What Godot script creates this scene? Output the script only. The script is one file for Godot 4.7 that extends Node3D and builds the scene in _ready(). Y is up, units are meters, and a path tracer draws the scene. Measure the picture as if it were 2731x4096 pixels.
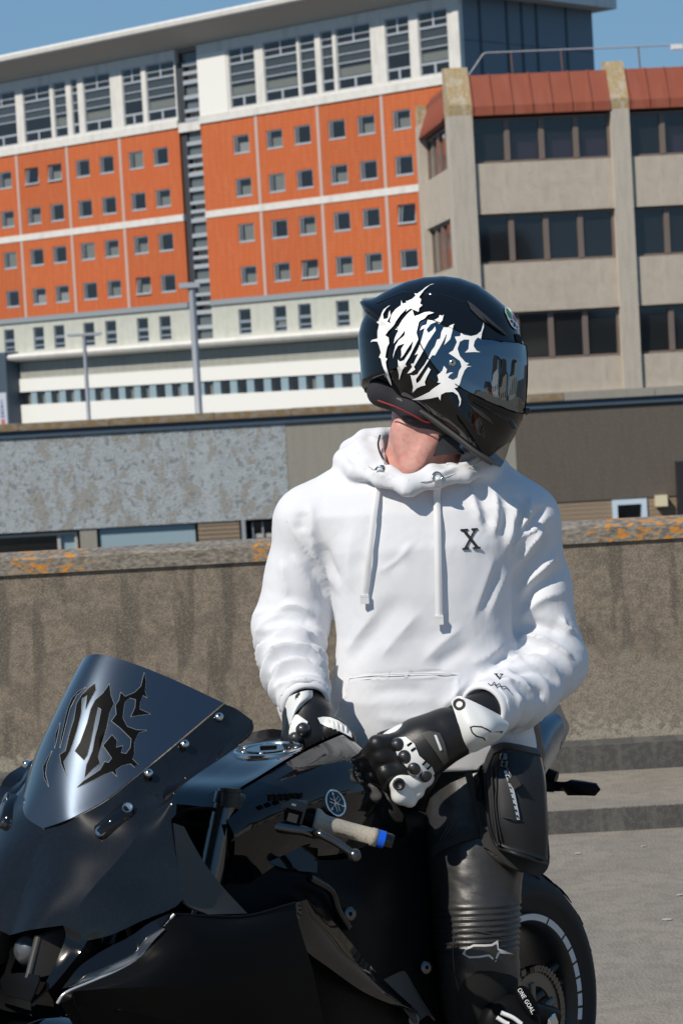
extends Node3D
# A rider standing astride a black sports motorcycle on a roof car park, buildings behind.
# Photo pixels (2731 x 4096) give directions; distances come from ground, wall and bike planes.

const FOC := 9671.0
const EYE := Vector3(0, 1.66, 0)
const PITCH := 3.07
const ROLL := 3.2
const BIKE_AT := Vector3(0.304, 0, -5.077)
const BIKE_TURN := 37.6
var cam_b: Basis
var bike_t: Transform3D
var K := {}          # materials
var boxes := {}      # shared box meshes
var rng := RandomNumberGenerator.new()
var used := {}

func ray(x: float, y: float) -> Vector3:
	return -cam_b.z + cam_b.x * ((x - 1365.5) / FOC) - cam_b.y * ((y - 2048.0) / FOC)

func on_z(x: float, y: float, z: float) -> Vector3:      # the point of that pixel on the plane z
	var d := ray(x, y)
	return EYE + d * (z / d.z)

func dz(x: float, y: float, z: float) -> Vector3:        # the same from coordinates of the 1568-wide picture
	return on_z(x * 1.74171, y * 1.74171, z)

func bk(x: float, y: float, v: float) -> Vector3:        # pixel on the bike's lengthwise plane v metres left of its middle, in bike axes
	var inv := bike_t.affine_inverse()
	var o := inv * EYE
	var d := inv.basis * ray(x, y)
	return o + d * ((v - o.x) / d.x)

# ------------------------------------------------------------------ nodes
func numbered(called: String) -> String:
	if not used.has(called):
		used[called] = 0
		return called
	used[called] += 1
	return "%s_%03d" % [called, used[called]]

func tag(o: Node3D, label: String, category: String, group := "") -> Node3D:
	o.set_meta("label", label)
	o.set_meta("category", category)
	if group != "":
		o.set_meta("group", group)
	return o

func thing(called: String, label: String, category: String, t := Transform3D.IDENTITY, group := "") -> Node3D:
	var o := Node3D.new()
	o.name = numbered(called)
	add_child(o)
	o.transform = t
	return tag(o, label, category, group)

func part(called: String, mesh: Mesh, m: Material, parent: Node, t := Transform3D.IDENTITY) -> MeshInstance3D:
	var o := MeshInstance3D.new()
	o.name = called if parent != self else numbered(called)
	o.mesh = mesh
	o.material_override = m
	o.transform = t
	o.cast_shadow = GeometryInstance3D.SHADOW_CASTING_SETTING_ON
	parent.add_child(o, true)
	return o

func struct(called: String, mesh: Mesh, m: Material, t := Transform3D.IDENTITY) -> MeshInstance3D:
	var o := part(called, mesh, m, self, t)
	o.set_meta("kind", "structure")
	return o

func at(p: Vector3) -> Transform3D:
	return Transform3D(Basis.IDENTITY, p)

func box(s: Vector3) -> Mesh:
	var key := "%.4f %.4f %.4f" % [s.x, s.y, s.z]
	if not boxes.has(key):
		var b := BoxMesh.new()
		b.size = s
		boxes[key] = b
	return boxes[key]

func box_part(called: String, a: Vector3, b: Vector3, m: Material, parent: Node) -> MeshInstance3D:   # box between two corners
	return part(called, box((b - a).abs()), m, parent, at((a + b) * 0.5))

# ------------------------------------------------------------------ shapes
func st_new() -> SurfaceTool:
	var s := SurfaceTool.new()
	s.begin(Mesh.PRIMITIVE_TRIANGLES)
	return s

func quad(s: SurfaceTool, a: Vector3, b: Vector3, c: Vector3, d: Vector3, smooth := -1) -> void:   # clockwise seen from the front
	s.set_smooth_group(smooth)
	for p in [a, b, c, a, c, d]:
		s.add_vertex(p)

func tri(s: SurfaceTool, a: Vector3, b: Vector3, c: Vector3, smooth := -1) -> void:
	s.set_smooth_group(smooth)
	for p in [a, b, c]:
		s.add_vertex(p)

func done(s: SurfaceTool) -> ArrayMesh:
	s.generate_normals()
	return s.commit()

func st_box(s: SurfaceTool, a: Vector3, b: Vector3) -> void:
	var x0 := minf(a.x, b.x); var x1 := maxf(a.x, b.x)
	var y0 := minf(a.y, b.y); var y1 := maxf(a.y, b.y)
	var z0 := minf(a.z, b.z); var z1 := maxf(a.z, b.z)
	var p := [Vector3(x0, y0, z1), Vector3(x1, y0, z1), Vector3(x1, y1, z1), Vector3(x0, y1, z1), Vector3(x0, y0, z0), Vector3(x1, y0, z0), Vector3(x1, y1, z0), Vector3(x0, y1, z0)]
	for f in [[0, 3, 2, 1], [5, 6, 7, 4], [4, 7, 3, 0], [1, 2, 6, 5], [3, 7, 6, 2], [4, 0, 1, 5]]:
		quad(s, p[f[0]], p[f[1]], p[f[2]], p[f[3]])

# a slab x0..x1, y0..y1, front at z, with rectangular holes [x0,x1,y0,y1]; reveals go back by depth
func slab_with_holes(x0: float, x1: float, y0: float, y1: float, z: float, depth: float, holes: Array) -> ArrayMesh:
	var s := st_new()
	var xs := [x0, x1]
	var ys := [y0, y1]
	for h in holes:
		xs.append_array([h[0], h[1]])
		ys.append_array([h[2], h[3]])
	xs.sort()
	ys.sort()
	for i in xs.size() - 1:
		for j in ys.size() - 1:
			if xs[i + 1] - xs[i] < 0.001 or ys[j + 1] - ys[j] < 0.001:
				continue
			var cx: float = (xs[i] + xs[i + 1]) * 0.5
			var cy: float = (ys[j] + ys[j + 1]) * 0.5
			var open := false
			for h in holes:
				if cx > h[0] and cx < h[1] and cy > h[2] and cy < h[3]:
					open = true
			if not open:
				quad(s, Vector3(xs[i], ys[j], z), Vector3(xs[i], ys[j + 1], z), Vector3(xs[i + 1], ys[j + 1], z), Vector3(xs[i + 1], ys[j], z))
	var zb := z - depth
	for h in holes:
		var a := Vector3(h[0], h[2], z); var b := Vector3(h[1], h[2], z); var c := Vector3(h[1], h[3], z); var d := Vector3(h[0], h[3], z)
		var k := Vector3(0, 0, zb - z)
		quad(s, a, b, b + k, a + k)
		quad(s, b, c, c + k, b + k)
		quad(s, c, d, d + k, c + k)
		quad(s, d, a, a + k, d + k)
	var e := [Vector3(x0, y0, z), Vector3(x0, y1, z), Vector3(x1, y1, z), Vector3(x1, y0, z)]
	var kk := Vector3(0, 0, zb - z)
	for i in 4:
		quad(s, e[i], e[i] + kk, e[(i + 1) % 4] + kk, e[(i + 1) % 4])
	return done(s)

# rectangular frame x0..x1, y0..y1 of bar width w, between z0 and z1
func st_frame(s: SurfaceTool, x0: float, x1: float, y0: float, y1: float, w: float, z0: float, z1: float) -> void:
	st_box(s, Vector3(x0, y0, z0), Vector3(x1, y0 + w, z1))
	st_box(s, Vector3(x0, y1 - w, z0), Vector3(x1, y1, z1))
	st_box(s, Vector3(x0, y0 + w, z0), Vector3(x0 + w, y1 - w, z1))
	st_box(s, Vector3(x1 - w, y0 + w, z0), Vector3(x1, y1 - w, z1))

# tube along points with radii; sections round
func st_tube(s: SurfaceTool, pts: Array, radii, sides := 12, caps := true, smooth := 1) -> void:
	var n := pts.size()
	var rings := []
	var t0: Vector3 = (pts[1] - pts[0]).normalized()
	var up := Vector3.UP if absf(t0.y) < 0.9 else Vector3.RIGHT
	var nx := t0.cross(up).normalized()
	for i in n:
		var t: Vector3
		if i == 0: t = pts[1] - pts[0]
		elif i == n - 1: t = pts[n - 1] - pts[n - 2]
		else: t = (pts[i + 1] - pts[i]).normalized() + (pts[i] - pts[i - 1]).normalized()
		t = t.normalized()
		nx = (nx - t * nx.dot(t)).normalized()
		var ny := t.cross(nx)
		var r: float = radii[i] if radii is Array else radii
		var ring := []
		for k in sides:
			var a := TAU * k / sides
			ring.append(pts[i] + (nx * cos(a) + ny * sin(a)) * r)
		rings.append(ring)
	for i in n - 1:
		for k in sides:
			var k2 := (k + 1) % sides
			quad(s, rings[i][k], rings[i][k2], rings[i + 1][k2], rings[i + 1][k], smooth)
	if caps:
		for k in sides:
			var k2 := (k + 1) % sides
			tri(s, pts[0], rings[0][k2], rings[0][k], -1)
			tri(s, pts[n - 1], rings[n - 1][k], rings[n - 1][k2], -1)

func tube(pts: Array, radii, sides := 12) -> ArrayMesh:
	var s := st_new()
	st_tube(s, pts, radii, sides)
	return done(s)

# surface of revolution about axis from a along dir; profile of Vector2(distance along, radius)
func st_lathe(s: SurfaceTool, a: Vector3, dir: Vector3, profile: Array, sides := 32, creases := true) -> void:
	var t := dir.normalized()
	var up := Vector3.UP if absf(t.y) < 0.9 else Vector3.RIGHT
	var nx := t.cross(up).normalized()
	var ny := t.cross(nx)
	for i in profile.size() - 1:
		var p: Vector2 = profile[i]
		var q: Vector2 = profile[i + 1]
		for k in sides:
			var e0 := nx * cos(TAU * k / sides) + ny * sin(TAU * k / sides)
			var e1 := nx * cos(TAU * (k + 1) / sides) + ny * sin(TAU * (k + 1) / sides)
			quad(s, a + t * p.x + e0 * p.y, a + t * p.x + e1 * p.y, a + t * q.x + e1 * q.y, a + t * q.x + e0 * q.y, (i + 2) if creases else 1)

func lathe(a: Vector3, dir: Vector3, profile: Array, sides := 32, creases := true) -> ArrayMesh:
	var s := st_new()
	st_lathe(s, a, dir, profile, sides, creases)
	return done(s)

# flat polygon (points in the plane of o, ex, ey) given thickness th along ex x ey
func st_prism(s: SurfaceTool, o: Vector3, ex: Vector3, ey: Vector3, poly: PackedVector2Array, th: float) -> void:
	if Geometry2D.is_polygon_clockwise(poly):
		poly.reverse()
	var idx := Geometry2D.triangulate_polygon(poly)
	var n := ex.cross(ey).normalized() * th
	for i in range(0, idx.size(), 3):
		var a := o + ex * poly[idx[i]].x + ey * poly[idx[i]].y
		var b := o + ex * poly[idx[i + 1]].x + ey * poly[idx[i + 1]].y
		var c := o + ex * poly[idx[i + 2]].x + ey * poly[idx[i + 2]].y
		if (b - a).cross(c - a).dot(n) > 0:
			var tmp := b
			b = c
			c = tmp
		tri(s, a + n, b + n, c + n)
		tri(s, a, c, b)
	for i in poly.size():
		var a := o + ex * poly[i].x + ey * poly[i].y
		var j := (i + 1) % poly.size()
		var b := o + ex * poly[j].x + ey * poly[j].y
		quad(s, a, a + n, b + n, b)

func cr(a, b, c, d, t: float):
	return 0.5 * ((2.0 * b) + (c - a) * t + (2.0 * a - 5.0 * b + 4.0 * c - d) * t * t + (3.0 * b - a - 3.0 * c + d) * t * t * t)

func spline(pts: Array, n: int) -> Array:        # Catmull-Rom through pts, n steps per piece
	var out := []
	var m := pts.size()
	for i in m - 1:
		var a = pts[i - 1] if i > 0 else pts[0] * 2.0 - pts[1]
		var d = pts[i + 2] if i + 2 < m else pts[m - 1] * 2.0 - pts[m - 2]
		for k in n:
			out.append(cr(a, pts[i], pts[i + 1], d, float(k) / n))
	out.append(pts[m - 1])
	return out

# smooth sheet through rows of control points; th > 0 gives it thickness away from its front
func sheet(rows: Array, nu := 6, nv := 6, th := 0.0, flip := false) -> ArrayMesh:
	var s := st_new()
	st_sheet(s, rows, nu, nv, th, flip)
	return done(s)

func sheet_grid(rows: Array, nu: int, nv: int) -> Array:
	var fine := []
	for r in rows:
		fine.append(spline(r, nu))
	var grid := []
	for k in fine[0].size():
		var col := []
		for r in fine:
			col.append(r[k])
		var sc := spline(col, nv)
		for j in sc.size():
			if k == 0:
				grid.append([])
			grid[j].append(sc[j])
	return grid

func st_sheet(s: SurfaceTool, rows: Array, nu := 6, nv := 6, th := 0.0, flip := false) -> void:
	var g := sheet_grid(rows, nu, nv)
	st_grid(s, g, th, flip)

func st_grid(s: SurfaceTool, g: Array, th := 0.0, flip := false) -> void:
	var m := g.size()
	var n: int = g[0].size()
	for j in m - 1:
		for i in n - 1:
			if flip: quad(s, g[j][i], g[j][i + 1], g[j + 1][i + 1], g[j + 1][i], 1)
			else: quad(s, g[j][i], g[j + 1][i], g[j + 1][i + 1], g[j][i + 1], 1)
	if th > 0.0:
		var b := []
		for j in m:
			var row := []
			for i in n:
				var du: Vector3 = g[j][mini(i + 1, n - 1)] - g[j][maxi(i - 1, 0)]
				var dv: Vector3 = g[mini(j + 1, m - 1)][i] - g[maxi(j - 1, 0)][i]
				var nn := du.cross(dv).normalized()
				row.append(g[j][i] + nn * th * (1.0 if flip else -1.0))
			b.append(row)
		for j in m - 1:
			for i in n - 1:
				if flip: quad(s, b[j][i], b[j + 1][i], b[j + 1][i + 1], b[j][i + 1], 2)
				else: quad(s, b[j][i], b[j][i + 1], b[j + 1][i + 1], b[j + 1][i], 2)
		for i in n - 1:
			for j in [0, m - 1]:
				quad(s, g[j][i], g[j][i + 1], b[j][i + 1], b[j][i], -1)
		for j in m - 1:
			for i in [0, n - 1]:
				quad(s, g[j][i], g[j + 1][i], b[j + 1][i], b[j][i], -1)

func mir(a: Array) -> Array:       # the same points on the bike's other side
	var out := []
	for p in a:
		if p is Array: out.append(mir(p))
		else: out.append(Vector3(-p.x, p.y, p.z))
	return out

# ------------------------------------------------------------------ materials
func mat(called: String, c: Color, rough := 0.8, metal := 0.0, more := {}) -> StandardMaterial3D:      # c holds linear values
	var m := StandardMaterial3D.new()
	m.resource_name = called
	m.albedo_color = c.linear_to_srgb()
	m.roughness = rough
	m.metallic = metal
	for k in more:
		m.set(k, more[k])
	K[called] = m
	return m

func noise_map(seed_: int, freq: float, octaves: int, w: int, h: int, stretch_y := 1, cell := false) -> PackedByteArray:
	var f := FastNoiseLite.new()
	f.seed = seed_
	f.frequency = freq
	f.noise_type = FastNoiseLite.TYPE_CELLULAR if cell else FastNoiseLite.TYPE_SIMPLEX_SMOOTH
	f.fractal_octaves = octaves
	var im := f.get_seamless_image(w, h / stretch_y)
	im.convert(Image.FORMAT_L8)
	if stretch_y > 1:
		im.resize(w, h, Image.INTERPOLATE_CUBIC)
	return im.get_data()

# layers: [map, from, to, amount, colour]; where the map runs from..to the colour is mixed in. Colours linear.
func paint(w: int, h: int, base: Color, layers: Array) -> Image:
	var n := w * h
	var red := PackedFloat32Array(); red.resize(n); red.fill(base.r)
	var grn := PackedFloat32Array(); grn.resize(n); grn.fill(base.g)
	var blu := PackedFloat32Array(); blu.resize(n); blu.fill(base.b)
	for l in layers:
		var lut := PackedFloat32Array()
		lut.resize(256)
		for i in 256:
			lut[i] = smoothstep(l[1], l[2], i / 255.0) * l[3]
		var map: PackedByteArray = l[0]
		var c: Color = l[4]
		var cr_ := c.r
		var cg := c.g
		var cb := c.b
		for i in n:
			var t := lut[map[i]]
			if t > 0.004:
				red[i] += (cr_ - red[i]) * t
				grn[i] += (cg - grn[i]) * t
				blu[i] += (cb - blu[i]) * t
	var srgb := PackedByteArray()
	srgb.resize(2049)
	for i in 2049:
		srgb[i] = clampi(int(Color(i / 2048.0, 0, 0).linear_to_srgb().r * 255.0 + 0.5), 0, 255)
	var data := PackedByteArray()
	data.resize(n * 3)
	var o := 0
	for i in n:
		data[o] = srgb[int(red[i] * 2048.0)]
		data[o + 1] = srgb[int(grn[i] * 2048.0)]
		data[o + 2] = srgb[int(blu[i] * 2048.0)]
		o += 3
	return Image.create_from_data(w, h, false, Image.FORMAT_RGB8, data)

func bump(map: PackedByteArray, w: int, h: int, strength: float) -> ImageTexture:
	var im := Image.create_from_data(w, h, false, Image.FORMAT_L8, map)
	im.convert(Image.FORMAT_RGBA8)
	im.bump_map_to_normal_map(strength)
	return ImageTexture.create_from_image(im)

func tiled(m: StandardMaterial3D, metres: float, world := false) -> StandardMaterial3D:
	m.uv1_triplanar = true
	m.uv1_world_triplanar = world
	m.uv1_scale = Vector3.ONE / metres
	return m

func make_materials() -> void:
	# --- concrete and ground
	var w := 512
	var n1 := noise_map(1, 0.012, 5, w, w)
	var n2 := noise_map(2, 0.05, 4, w, w)
	var n3 := noise_map(3, 0.38, 3, w, w)
	var n4 := noise_map(4, 0.02, 4, w, w, 8)
	var sp := noise_map(5, 0.09, 2, w, w, 1, true)
	var deck := mat("deck asphalt", Color(1, 1, 1), 0.92)
	deck.albedo_texture = ImageTexture.create_from_image(paint(w, w, Color(0.225, 0.2, 0.165), [[n1, 0.35, 0.7, 0.5, Color(0.285, 0.25, 0.2)], [n2, 0.48, 0.7, 0.45, Color(0.17, 0.15, 0.125)], [n3, 0.58, 0.85, 0.22, Color(0.15, 0.14, 0.125)], [n3, 0.42, 0.2, 0.16, Color(0.38, 0.345, 0.3)]]))
	deck.normal_enabled = true
	deck.normal_texture = bump(n3, w, w, 1.0)
	tiled(deck, 2.2, true)
	var kerb := mat("dark step face", Color(1, 1, 1), 0.85)  # riser and ledge, a darker grey than the deck
	kerb.albedo_texture = ImageTexture.create_from_image(paint(w, w, Color(0.075, 0.072, 0.068), [[n2, 0.4, 0.7, 0.6, Color(0.12, 0.115, 0.105)], [n3, 0.5, 0.8, 0.6, Color(0.03, 0.03, 0.03)], [n4, 0.55, 0.8, 0.4, Color(0.16, 0.15, 0.13)]]))
	kerb.normal_enabled = true
	kerb.normal_texture = bump(n3, w, w, 1.5)
	tiled(kerb, 0.9, true)
	# --- parapet face: brown weathering that ends in a ragged edge, laid out over 8 m x 0.8 m
	var pw := 2048
	var ph := 256
	var q1 := noise_map(11, 0.02, 5, pw, ph)
	var q2 := noise_map(12, 0.075, 4, pw, ph)
	var q3 := noise_map(13, 0.42, 3, pw, ph)
	var q5 := noise_map(15, 0.13, 3, pw, ph)
	var q4 := noise_map(14, 0.035, 4, pw, ph, 8)
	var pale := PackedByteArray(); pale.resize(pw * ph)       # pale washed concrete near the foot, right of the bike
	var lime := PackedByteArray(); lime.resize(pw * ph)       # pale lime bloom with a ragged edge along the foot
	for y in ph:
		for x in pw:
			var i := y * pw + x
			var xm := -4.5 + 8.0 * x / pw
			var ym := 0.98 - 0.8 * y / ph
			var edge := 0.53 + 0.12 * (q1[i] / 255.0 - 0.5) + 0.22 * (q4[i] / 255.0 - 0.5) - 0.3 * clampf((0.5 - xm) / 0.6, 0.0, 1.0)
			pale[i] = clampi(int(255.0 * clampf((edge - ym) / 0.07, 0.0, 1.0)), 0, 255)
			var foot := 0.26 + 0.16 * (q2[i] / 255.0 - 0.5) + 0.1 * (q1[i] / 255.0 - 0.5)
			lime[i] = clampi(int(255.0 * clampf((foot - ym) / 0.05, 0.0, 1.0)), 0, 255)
	var para := mat("parapet concrete", Color(1, 1, 1), 0.93)
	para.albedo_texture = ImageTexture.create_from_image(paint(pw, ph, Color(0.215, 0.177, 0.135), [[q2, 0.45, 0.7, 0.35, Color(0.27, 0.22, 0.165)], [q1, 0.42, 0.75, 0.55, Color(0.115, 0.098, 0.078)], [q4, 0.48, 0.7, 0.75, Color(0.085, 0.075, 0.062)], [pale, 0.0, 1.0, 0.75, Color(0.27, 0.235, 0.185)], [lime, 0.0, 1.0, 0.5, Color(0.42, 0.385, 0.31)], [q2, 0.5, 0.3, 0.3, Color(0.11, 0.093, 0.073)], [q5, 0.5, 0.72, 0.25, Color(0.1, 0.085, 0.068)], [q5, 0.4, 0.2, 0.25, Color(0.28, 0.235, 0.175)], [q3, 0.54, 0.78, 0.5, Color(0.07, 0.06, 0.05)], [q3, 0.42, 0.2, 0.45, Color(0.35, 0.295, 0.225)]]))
	para.normal_enabled = true
	para.normal_texture = bump(q3, pw, ph, 0.5)
	# --- coping with lichen where the photo shows it
	var cw := 2048
	var ch := 64
	var c1 := noise_map(21, 0.03, 4, cw, ch)
	var c2 := noise_map(22, 0.11, 3, cw, ch)
	var c3_ := noise_map(23, 0.07, 4, cw, ch)
	var lich := PackedByteArray(); lich.resize(cw * ch)
	for y in ch:
		for x in cw:
			var i := y * cw + x
			var xm := -4.5 + 8.0 * x / cw
			var d := 3.0
			for c in [[-1.22, 0.06], [-1.08, 0.04], [-0.33, 0.025], [0.82, 0.02], [1.1, 0.07], [1.27, 0.08], [1.4, 0.05], [-2.3, 0.2], [2.6, 0.2]]:
				d = minf(d, absf(xm - c[0]) / c[1])
			lich[i] = clampi(int(255.0 * clampf(0.5 + (c3_[i] / 255.0 - 0.5) * 2.6 + 0.1 - 0.36 * d, 0.0, 1.0)), 0, 255)
	var cop := mat("coping concrete", Color(1, 1, 1), 0.93)
	cop.albedo_texture = ImageTexture.create_from_image(paint(cw, ch, Color(0.225, 0.2, 0.165), [[c1, 0.42, 0.7, 0.6, Color(0.14, 0.122, 0.1)], [c2, 0.55, 0.8, 0.6, Color(0.075, 0.068, 0.06)], [c2, 0.42, 0.25, 0.4, Color(0.36, 0.32, 0.26)], [lich, 0.5, 0.75, 0.85, Color(0.55, 0.22, 0.025)]]))
	cop.normal_enabled = true
	cop.normal_texture = bump(c2, cw, ch, 0.7)
	# --- render of the concrete building
	var cast := mat("roughcast render", Color(1, 1, 1), 0.95)
	cast.albedo_texture = ImageTexture.create_from_image(paint(w, w, Color(0.64, 0.555, 0.45), [[n1, 0.4, 0.7, 0.5, Color(0.57, 0.49, 0.4)], [n4, 0.55, 0.85, 0.3, Color(0.48, 0.42, 0.345)], [n3, 0.58, 0.85, 0.3, Color(0.46, 0.395, 0.315)], [n3, 0.4, 0.2, 0.35, Color(0.72, 0.635, 0.52)]]))
	cast.normal_enabled = true
	cast.normal_texture = bump(n3, w, w, 6.0)
	tiled(cast, 3.0)
	var pil := mat("pilaster concrete", Color(1, 1, 1), 0.95)
	pil.albedo_texture = ImageTexture.create_from_image(paint(w, w, Color(0.6, 0.535, 0.445), [[n4, 0.45, 0.75, 0.4, Color(0.47, 0.42, 0.355)], [n2, 0.5, 0.75, 0.4, Color(0.48, 0.43, 0.36)], [n3, 0.42, 0.2, 0.3, Color(0.68, 0.61, 0.52)]]))
	pil.normal_enabled = true
	pil.normal_texture = bump(n3, w, w, 4.0)
	tiled(pil, 2.3)
	var plich := mat("lichen covered concrete", Color(1, 1, 1), 0.95)
	plich.albedo_texture = ImageTexture.create_from_image(paint(w, w, Color(0.42, 0.37, 0.27), [[n2, 0.42, 0.6, 0.85, Color(0.45, 0.25, 0.03)], [n3, 0.5, 0.75, 0.6, Color(0.22, 0.19, 0.14)], [n1, 0.55, 0.7, 0.7, Color(0.5, 0.46, 0.37)]]))
	tiled(plich, 3.0)
	var roof := mat("red brown roof metal", Color(1, 1, 1), 0.6)
	roof.albedo_texture = ImageTexture.create_from_image(paint(w, w, Color(0.29, 0.072, 0.035), [[n1, 0.4, 0.7, 0.5, Color(0.24, 0.06, 0.032)], [n4, 0.55, 0.8, 0.4, Color(0.34, 0.11, 0.065)]]))
	tiled(roof, 4.0)
	# --- orange facade tiles: joints too fine and far to build, 0.6 x 0.3 m
	var tw := 512
	var joint := PackedByteArray(); joint.resize(tw * tw)
	var tone := PackedByteArray(); tone.resize(tw * tw)
	for y in tw:
		for x in tw:
			var i := y * tw + x
			joint[i] = 255 if (x % 64 < 4 or y % 32 < 3) else 0
			tone[i] = hash(Vector2i(x / 64, y / 32)) % 256
	var tile := mat("orange terracotta tile", Color(1, 1, 1), 0.7)
	tile.albedo_texture = ImageTexture.create_from_image(paint(tw, tw, Color(0.54, 0.128, 0.034), [[tone, 0.3, 1.0, 0.3, Color(0.48, 0.11, 0.03)], [n4, 0.55, 0.8, 0.25, Color(0.57, 0.21, 0.1)], [n1, 0.5, 0.8, 0.3, Color(0.48, 0.115, 0.034)], [joint, 0.0, 1.0, 0.5, Color(0.32, 0.075, 0.025)]]))
	tiled(tile, 4.8)
	for k in 3:                      # batches of tile differ slightly
		var tv: StandardMaterial3D = tile.duplicate()
		tv.resource_name = "orange terracotta tile batch"
		tv.albedo_color = [Color(1, 1, 1), Color(0.965, 0.955, 0.95), Color(1.0, 0.985, 0.99)][k]
		K["tile batch %d" % k] = tv
	var white := mat("white render", Color(1, 1, 1), 0.75)
	white.albedo_texture = ImageTexture.create_from_image(paint(w, w, Color(0.7, 0.69, 0.65), [[n1, 0.4, 0.75, 0.5, Color(0.62, 0.61, 0.57)], [n4, 0.55, 0.85, 0.4, Color(0.52, 0.51, 0.47)]]))
	tiled(white, 7.0)
	var pale_grey := mat("pale grey green cladding", Color(1, 1, 1), 0.7)
	pale_grey.albedo_texture = ImageTexture.create_from_image(paint(w, w, Color(0.5, 0.51, 0.45), [[n1, 0.4, 0.75, 0.5, Color(0.44, 0.45, 0.4)], [n4, 0.55, 0.85, 0.4, Color(0.4, 0.41, 0.37)]]))
	tiled(pale_grey, 6.0)
	mat("pink grey strip", Color(0.5, 0.4, 0.37), 0.8)
	mat("light metal frame", Color(0.5, 0.53, 0.56), 0.4, 0.3)
	mat("blue grey metal frame", Color(0.3, 0.35, 0.4), 0.4, 0.3)
	mat("brown window frame", Color(0.19, 0.145, 0.12), 0.5)
	mat("room wall", Color(0.28, 0.27, 0.25), 0.9)
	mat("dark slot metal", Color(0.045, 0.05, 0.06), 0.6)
	mat("grey louvre glass", Color(0.13, 0.15, 0.155), 0.25)
	mat("pale blind", Color(0.52, 0.55, 0.48), 0.85)
	mat("bright blind", Color(0.8, 0.8, 0.76), 0.85)
	mat("purple curtain", Color(0.06, 0.035, 0.075), 0.9)
	mat("soffit", Color(0.42, 0.415, 0.39), 0.8)
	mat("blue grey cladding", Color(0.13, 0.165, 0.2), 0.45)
	mat("dark cladding joint", Color(0.03, 0.045, 0.06), 0.5)
	mat("grey gutter", Color(0.28, 0.31, 0.33), 0.5)
	mat("window glass", Color(0.035, 0.035, 0.035), 0.05, 0.0, {"metallic_specular": 0.5, "transparency": BaseMaterial3D.TRANSPARENCY_ALPHA})
	K["window glass"].albedo_color.a = 0.25
	mat("galvanised steel", Color(0.42, 0.45, 0.47), 0.5, 0.4)
	mat("grey paint steel", Color(0.35, 0.37, 0.4), 0.5, 0.2)
	mat("rusty steel", Color(0.17, 0.1, 0.075), 0.8)
	mat("pale blue paint", Color(0.27, 0.37, 0.42), 0.6)
	mat("dark blue paint", Color(0.06, 0.09, 0.125), 0.6)
	mat("light blue paint", Color(0.55, 0.66, 0.75), 0.5)
	mat("yellowed plastic", Color(0.7, 0.62, 0.42), 0.5)
	mat("black plastic box", Color(0.02, 0.02, 0.022), 0.5)
	mat("sign paper", Color(0.5, 0.53, 0.6), 0.6)
	mat("sign ink", Color(0.1, 0.14, 0.28), 0.6)
	mat("sign red", Color(0.5, 0.12, 0.1), 0.6)
	# --- peeling paint on the low wall, 8 m x 2.5 m
	var bw := 1024
	var bh := 320
	var b1 := noise_map(31, 0.02, 5, bw, bh)
	var b2 := noise_map(32, 0.03, 5, bw, bh)
	var b3 := noise_map(33, 0.15, 3, bw, bh)
	var b4 := noise_map(34, 0.016, 5, bw, bh, 2)
	var peel := PackedByteArray(); peel.resize(bw * bh)
	for y in bh:
		for x in bw:
			var i := y * bw + x
			var lo := 0.5 - 0.3 * absf(y - bh * 0.4) / bh + 0.14 * (1.0 - float(x) / bw)
			peel[i] = clampi(int(255.0 * clampf(0.5 + (0.45 * b2[i] / 255.0 + 0.55 * b4[i] / 255.0 - 0.87 + lo * 0.62) * 4.0, 0.0, 1.0)), 0, 255)
	var peeled := mat("peeling pale blue paint", Color(1, 1, 1), 0.85)
	peeled.albedo_texture = ImageTexture.create_from_image(paint(bw, bh, Color(0.4, 0.445, 0.47), [[b1, 0.4, 0.75, 0.5, Color(0.33, 0.345, 0.35)], [peel, 0.35, 0.75, 0.8, Color(0.3, 0.285, 0.25)], [b3, 0.55, 0.8, 0.45, Color(0.14, 0.13, 0.115)], [b2, 0.36, 0.25, 0.5, Color(0.1, 0.095, 0.085)]]))
	peeled.normal_enabled = true
	peeled.normal_texture = bump(b3, bw, bh, 3.0)
	tiled(peeled, 8.0)
	peeled.uv1_scale = Vector3(1.0 / 8.0, 1.0 / 2.5, 1.0 / 8.0)
	var bare := mat("bare grey concrete", Color(1, 1, 1), 0.92)
	bare.albedo_texture = ImageTexture.create_from_image(paint(w, w, Color(0.3, 0.285, 0.24), [[n4, 0.45, 0.75, 0.25, Color(0.24, 0.225, 0.19)], [n2, 0.5, 0.75, 0.4, Color(0.25, 0.235, 0.2)], [n3, 0.58, 0.85, 0.35, Color(0.18, 0.165, 0.14)]]))
	tiled(bare, 2.5)
	var brown := mat("dark brown concrete", Color(1, 1, 1), 0.92)  # darker and browner than the bare wall beside it
	brown.albedo_texture = ImageTexture.create_from_image(paint(w, w, Color(0.115, 0.098, 0.08), [[n4, 0.45, 0.75, 0.25, Color(0.085, 0.075, 0.062)], [n2, 0.5, 0.75, 0.4, Color(0.15, 0.13, 0.1)], [n3, 0.55, 0.8, 0.4, Color(0.07, 0.06, 0.05)]]))
	tiled(brown, 2.5)
	var fcop := mat("lichened coping", Color(1, 1, 1), 0.92)
	fcop.albedo_texture = ImageTexture.create_from_image(paint(w, w, Color(0.2, 0.165, 0.12), [[n2, 0.46, 0.62, 0.85, Color(0.33, 0.17, 0.025)], [n1, 0.5, 0.7, 0.6, Color(0.3, 0.27, 0.22)], [n3, 0.5, 0.75, 0.6, Color(0.08, 0.07, 0.055)]]))
	tiled(fcop, 2.0)
	var plank := mat("tan brick", Color(0.31, 0.235, 0.165), 0.9)
	plank.normal_enabled = true
	plank.normal_texture = bump(n3, w, w, 3.0)
	tiled(plank, 2.0)
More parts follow.
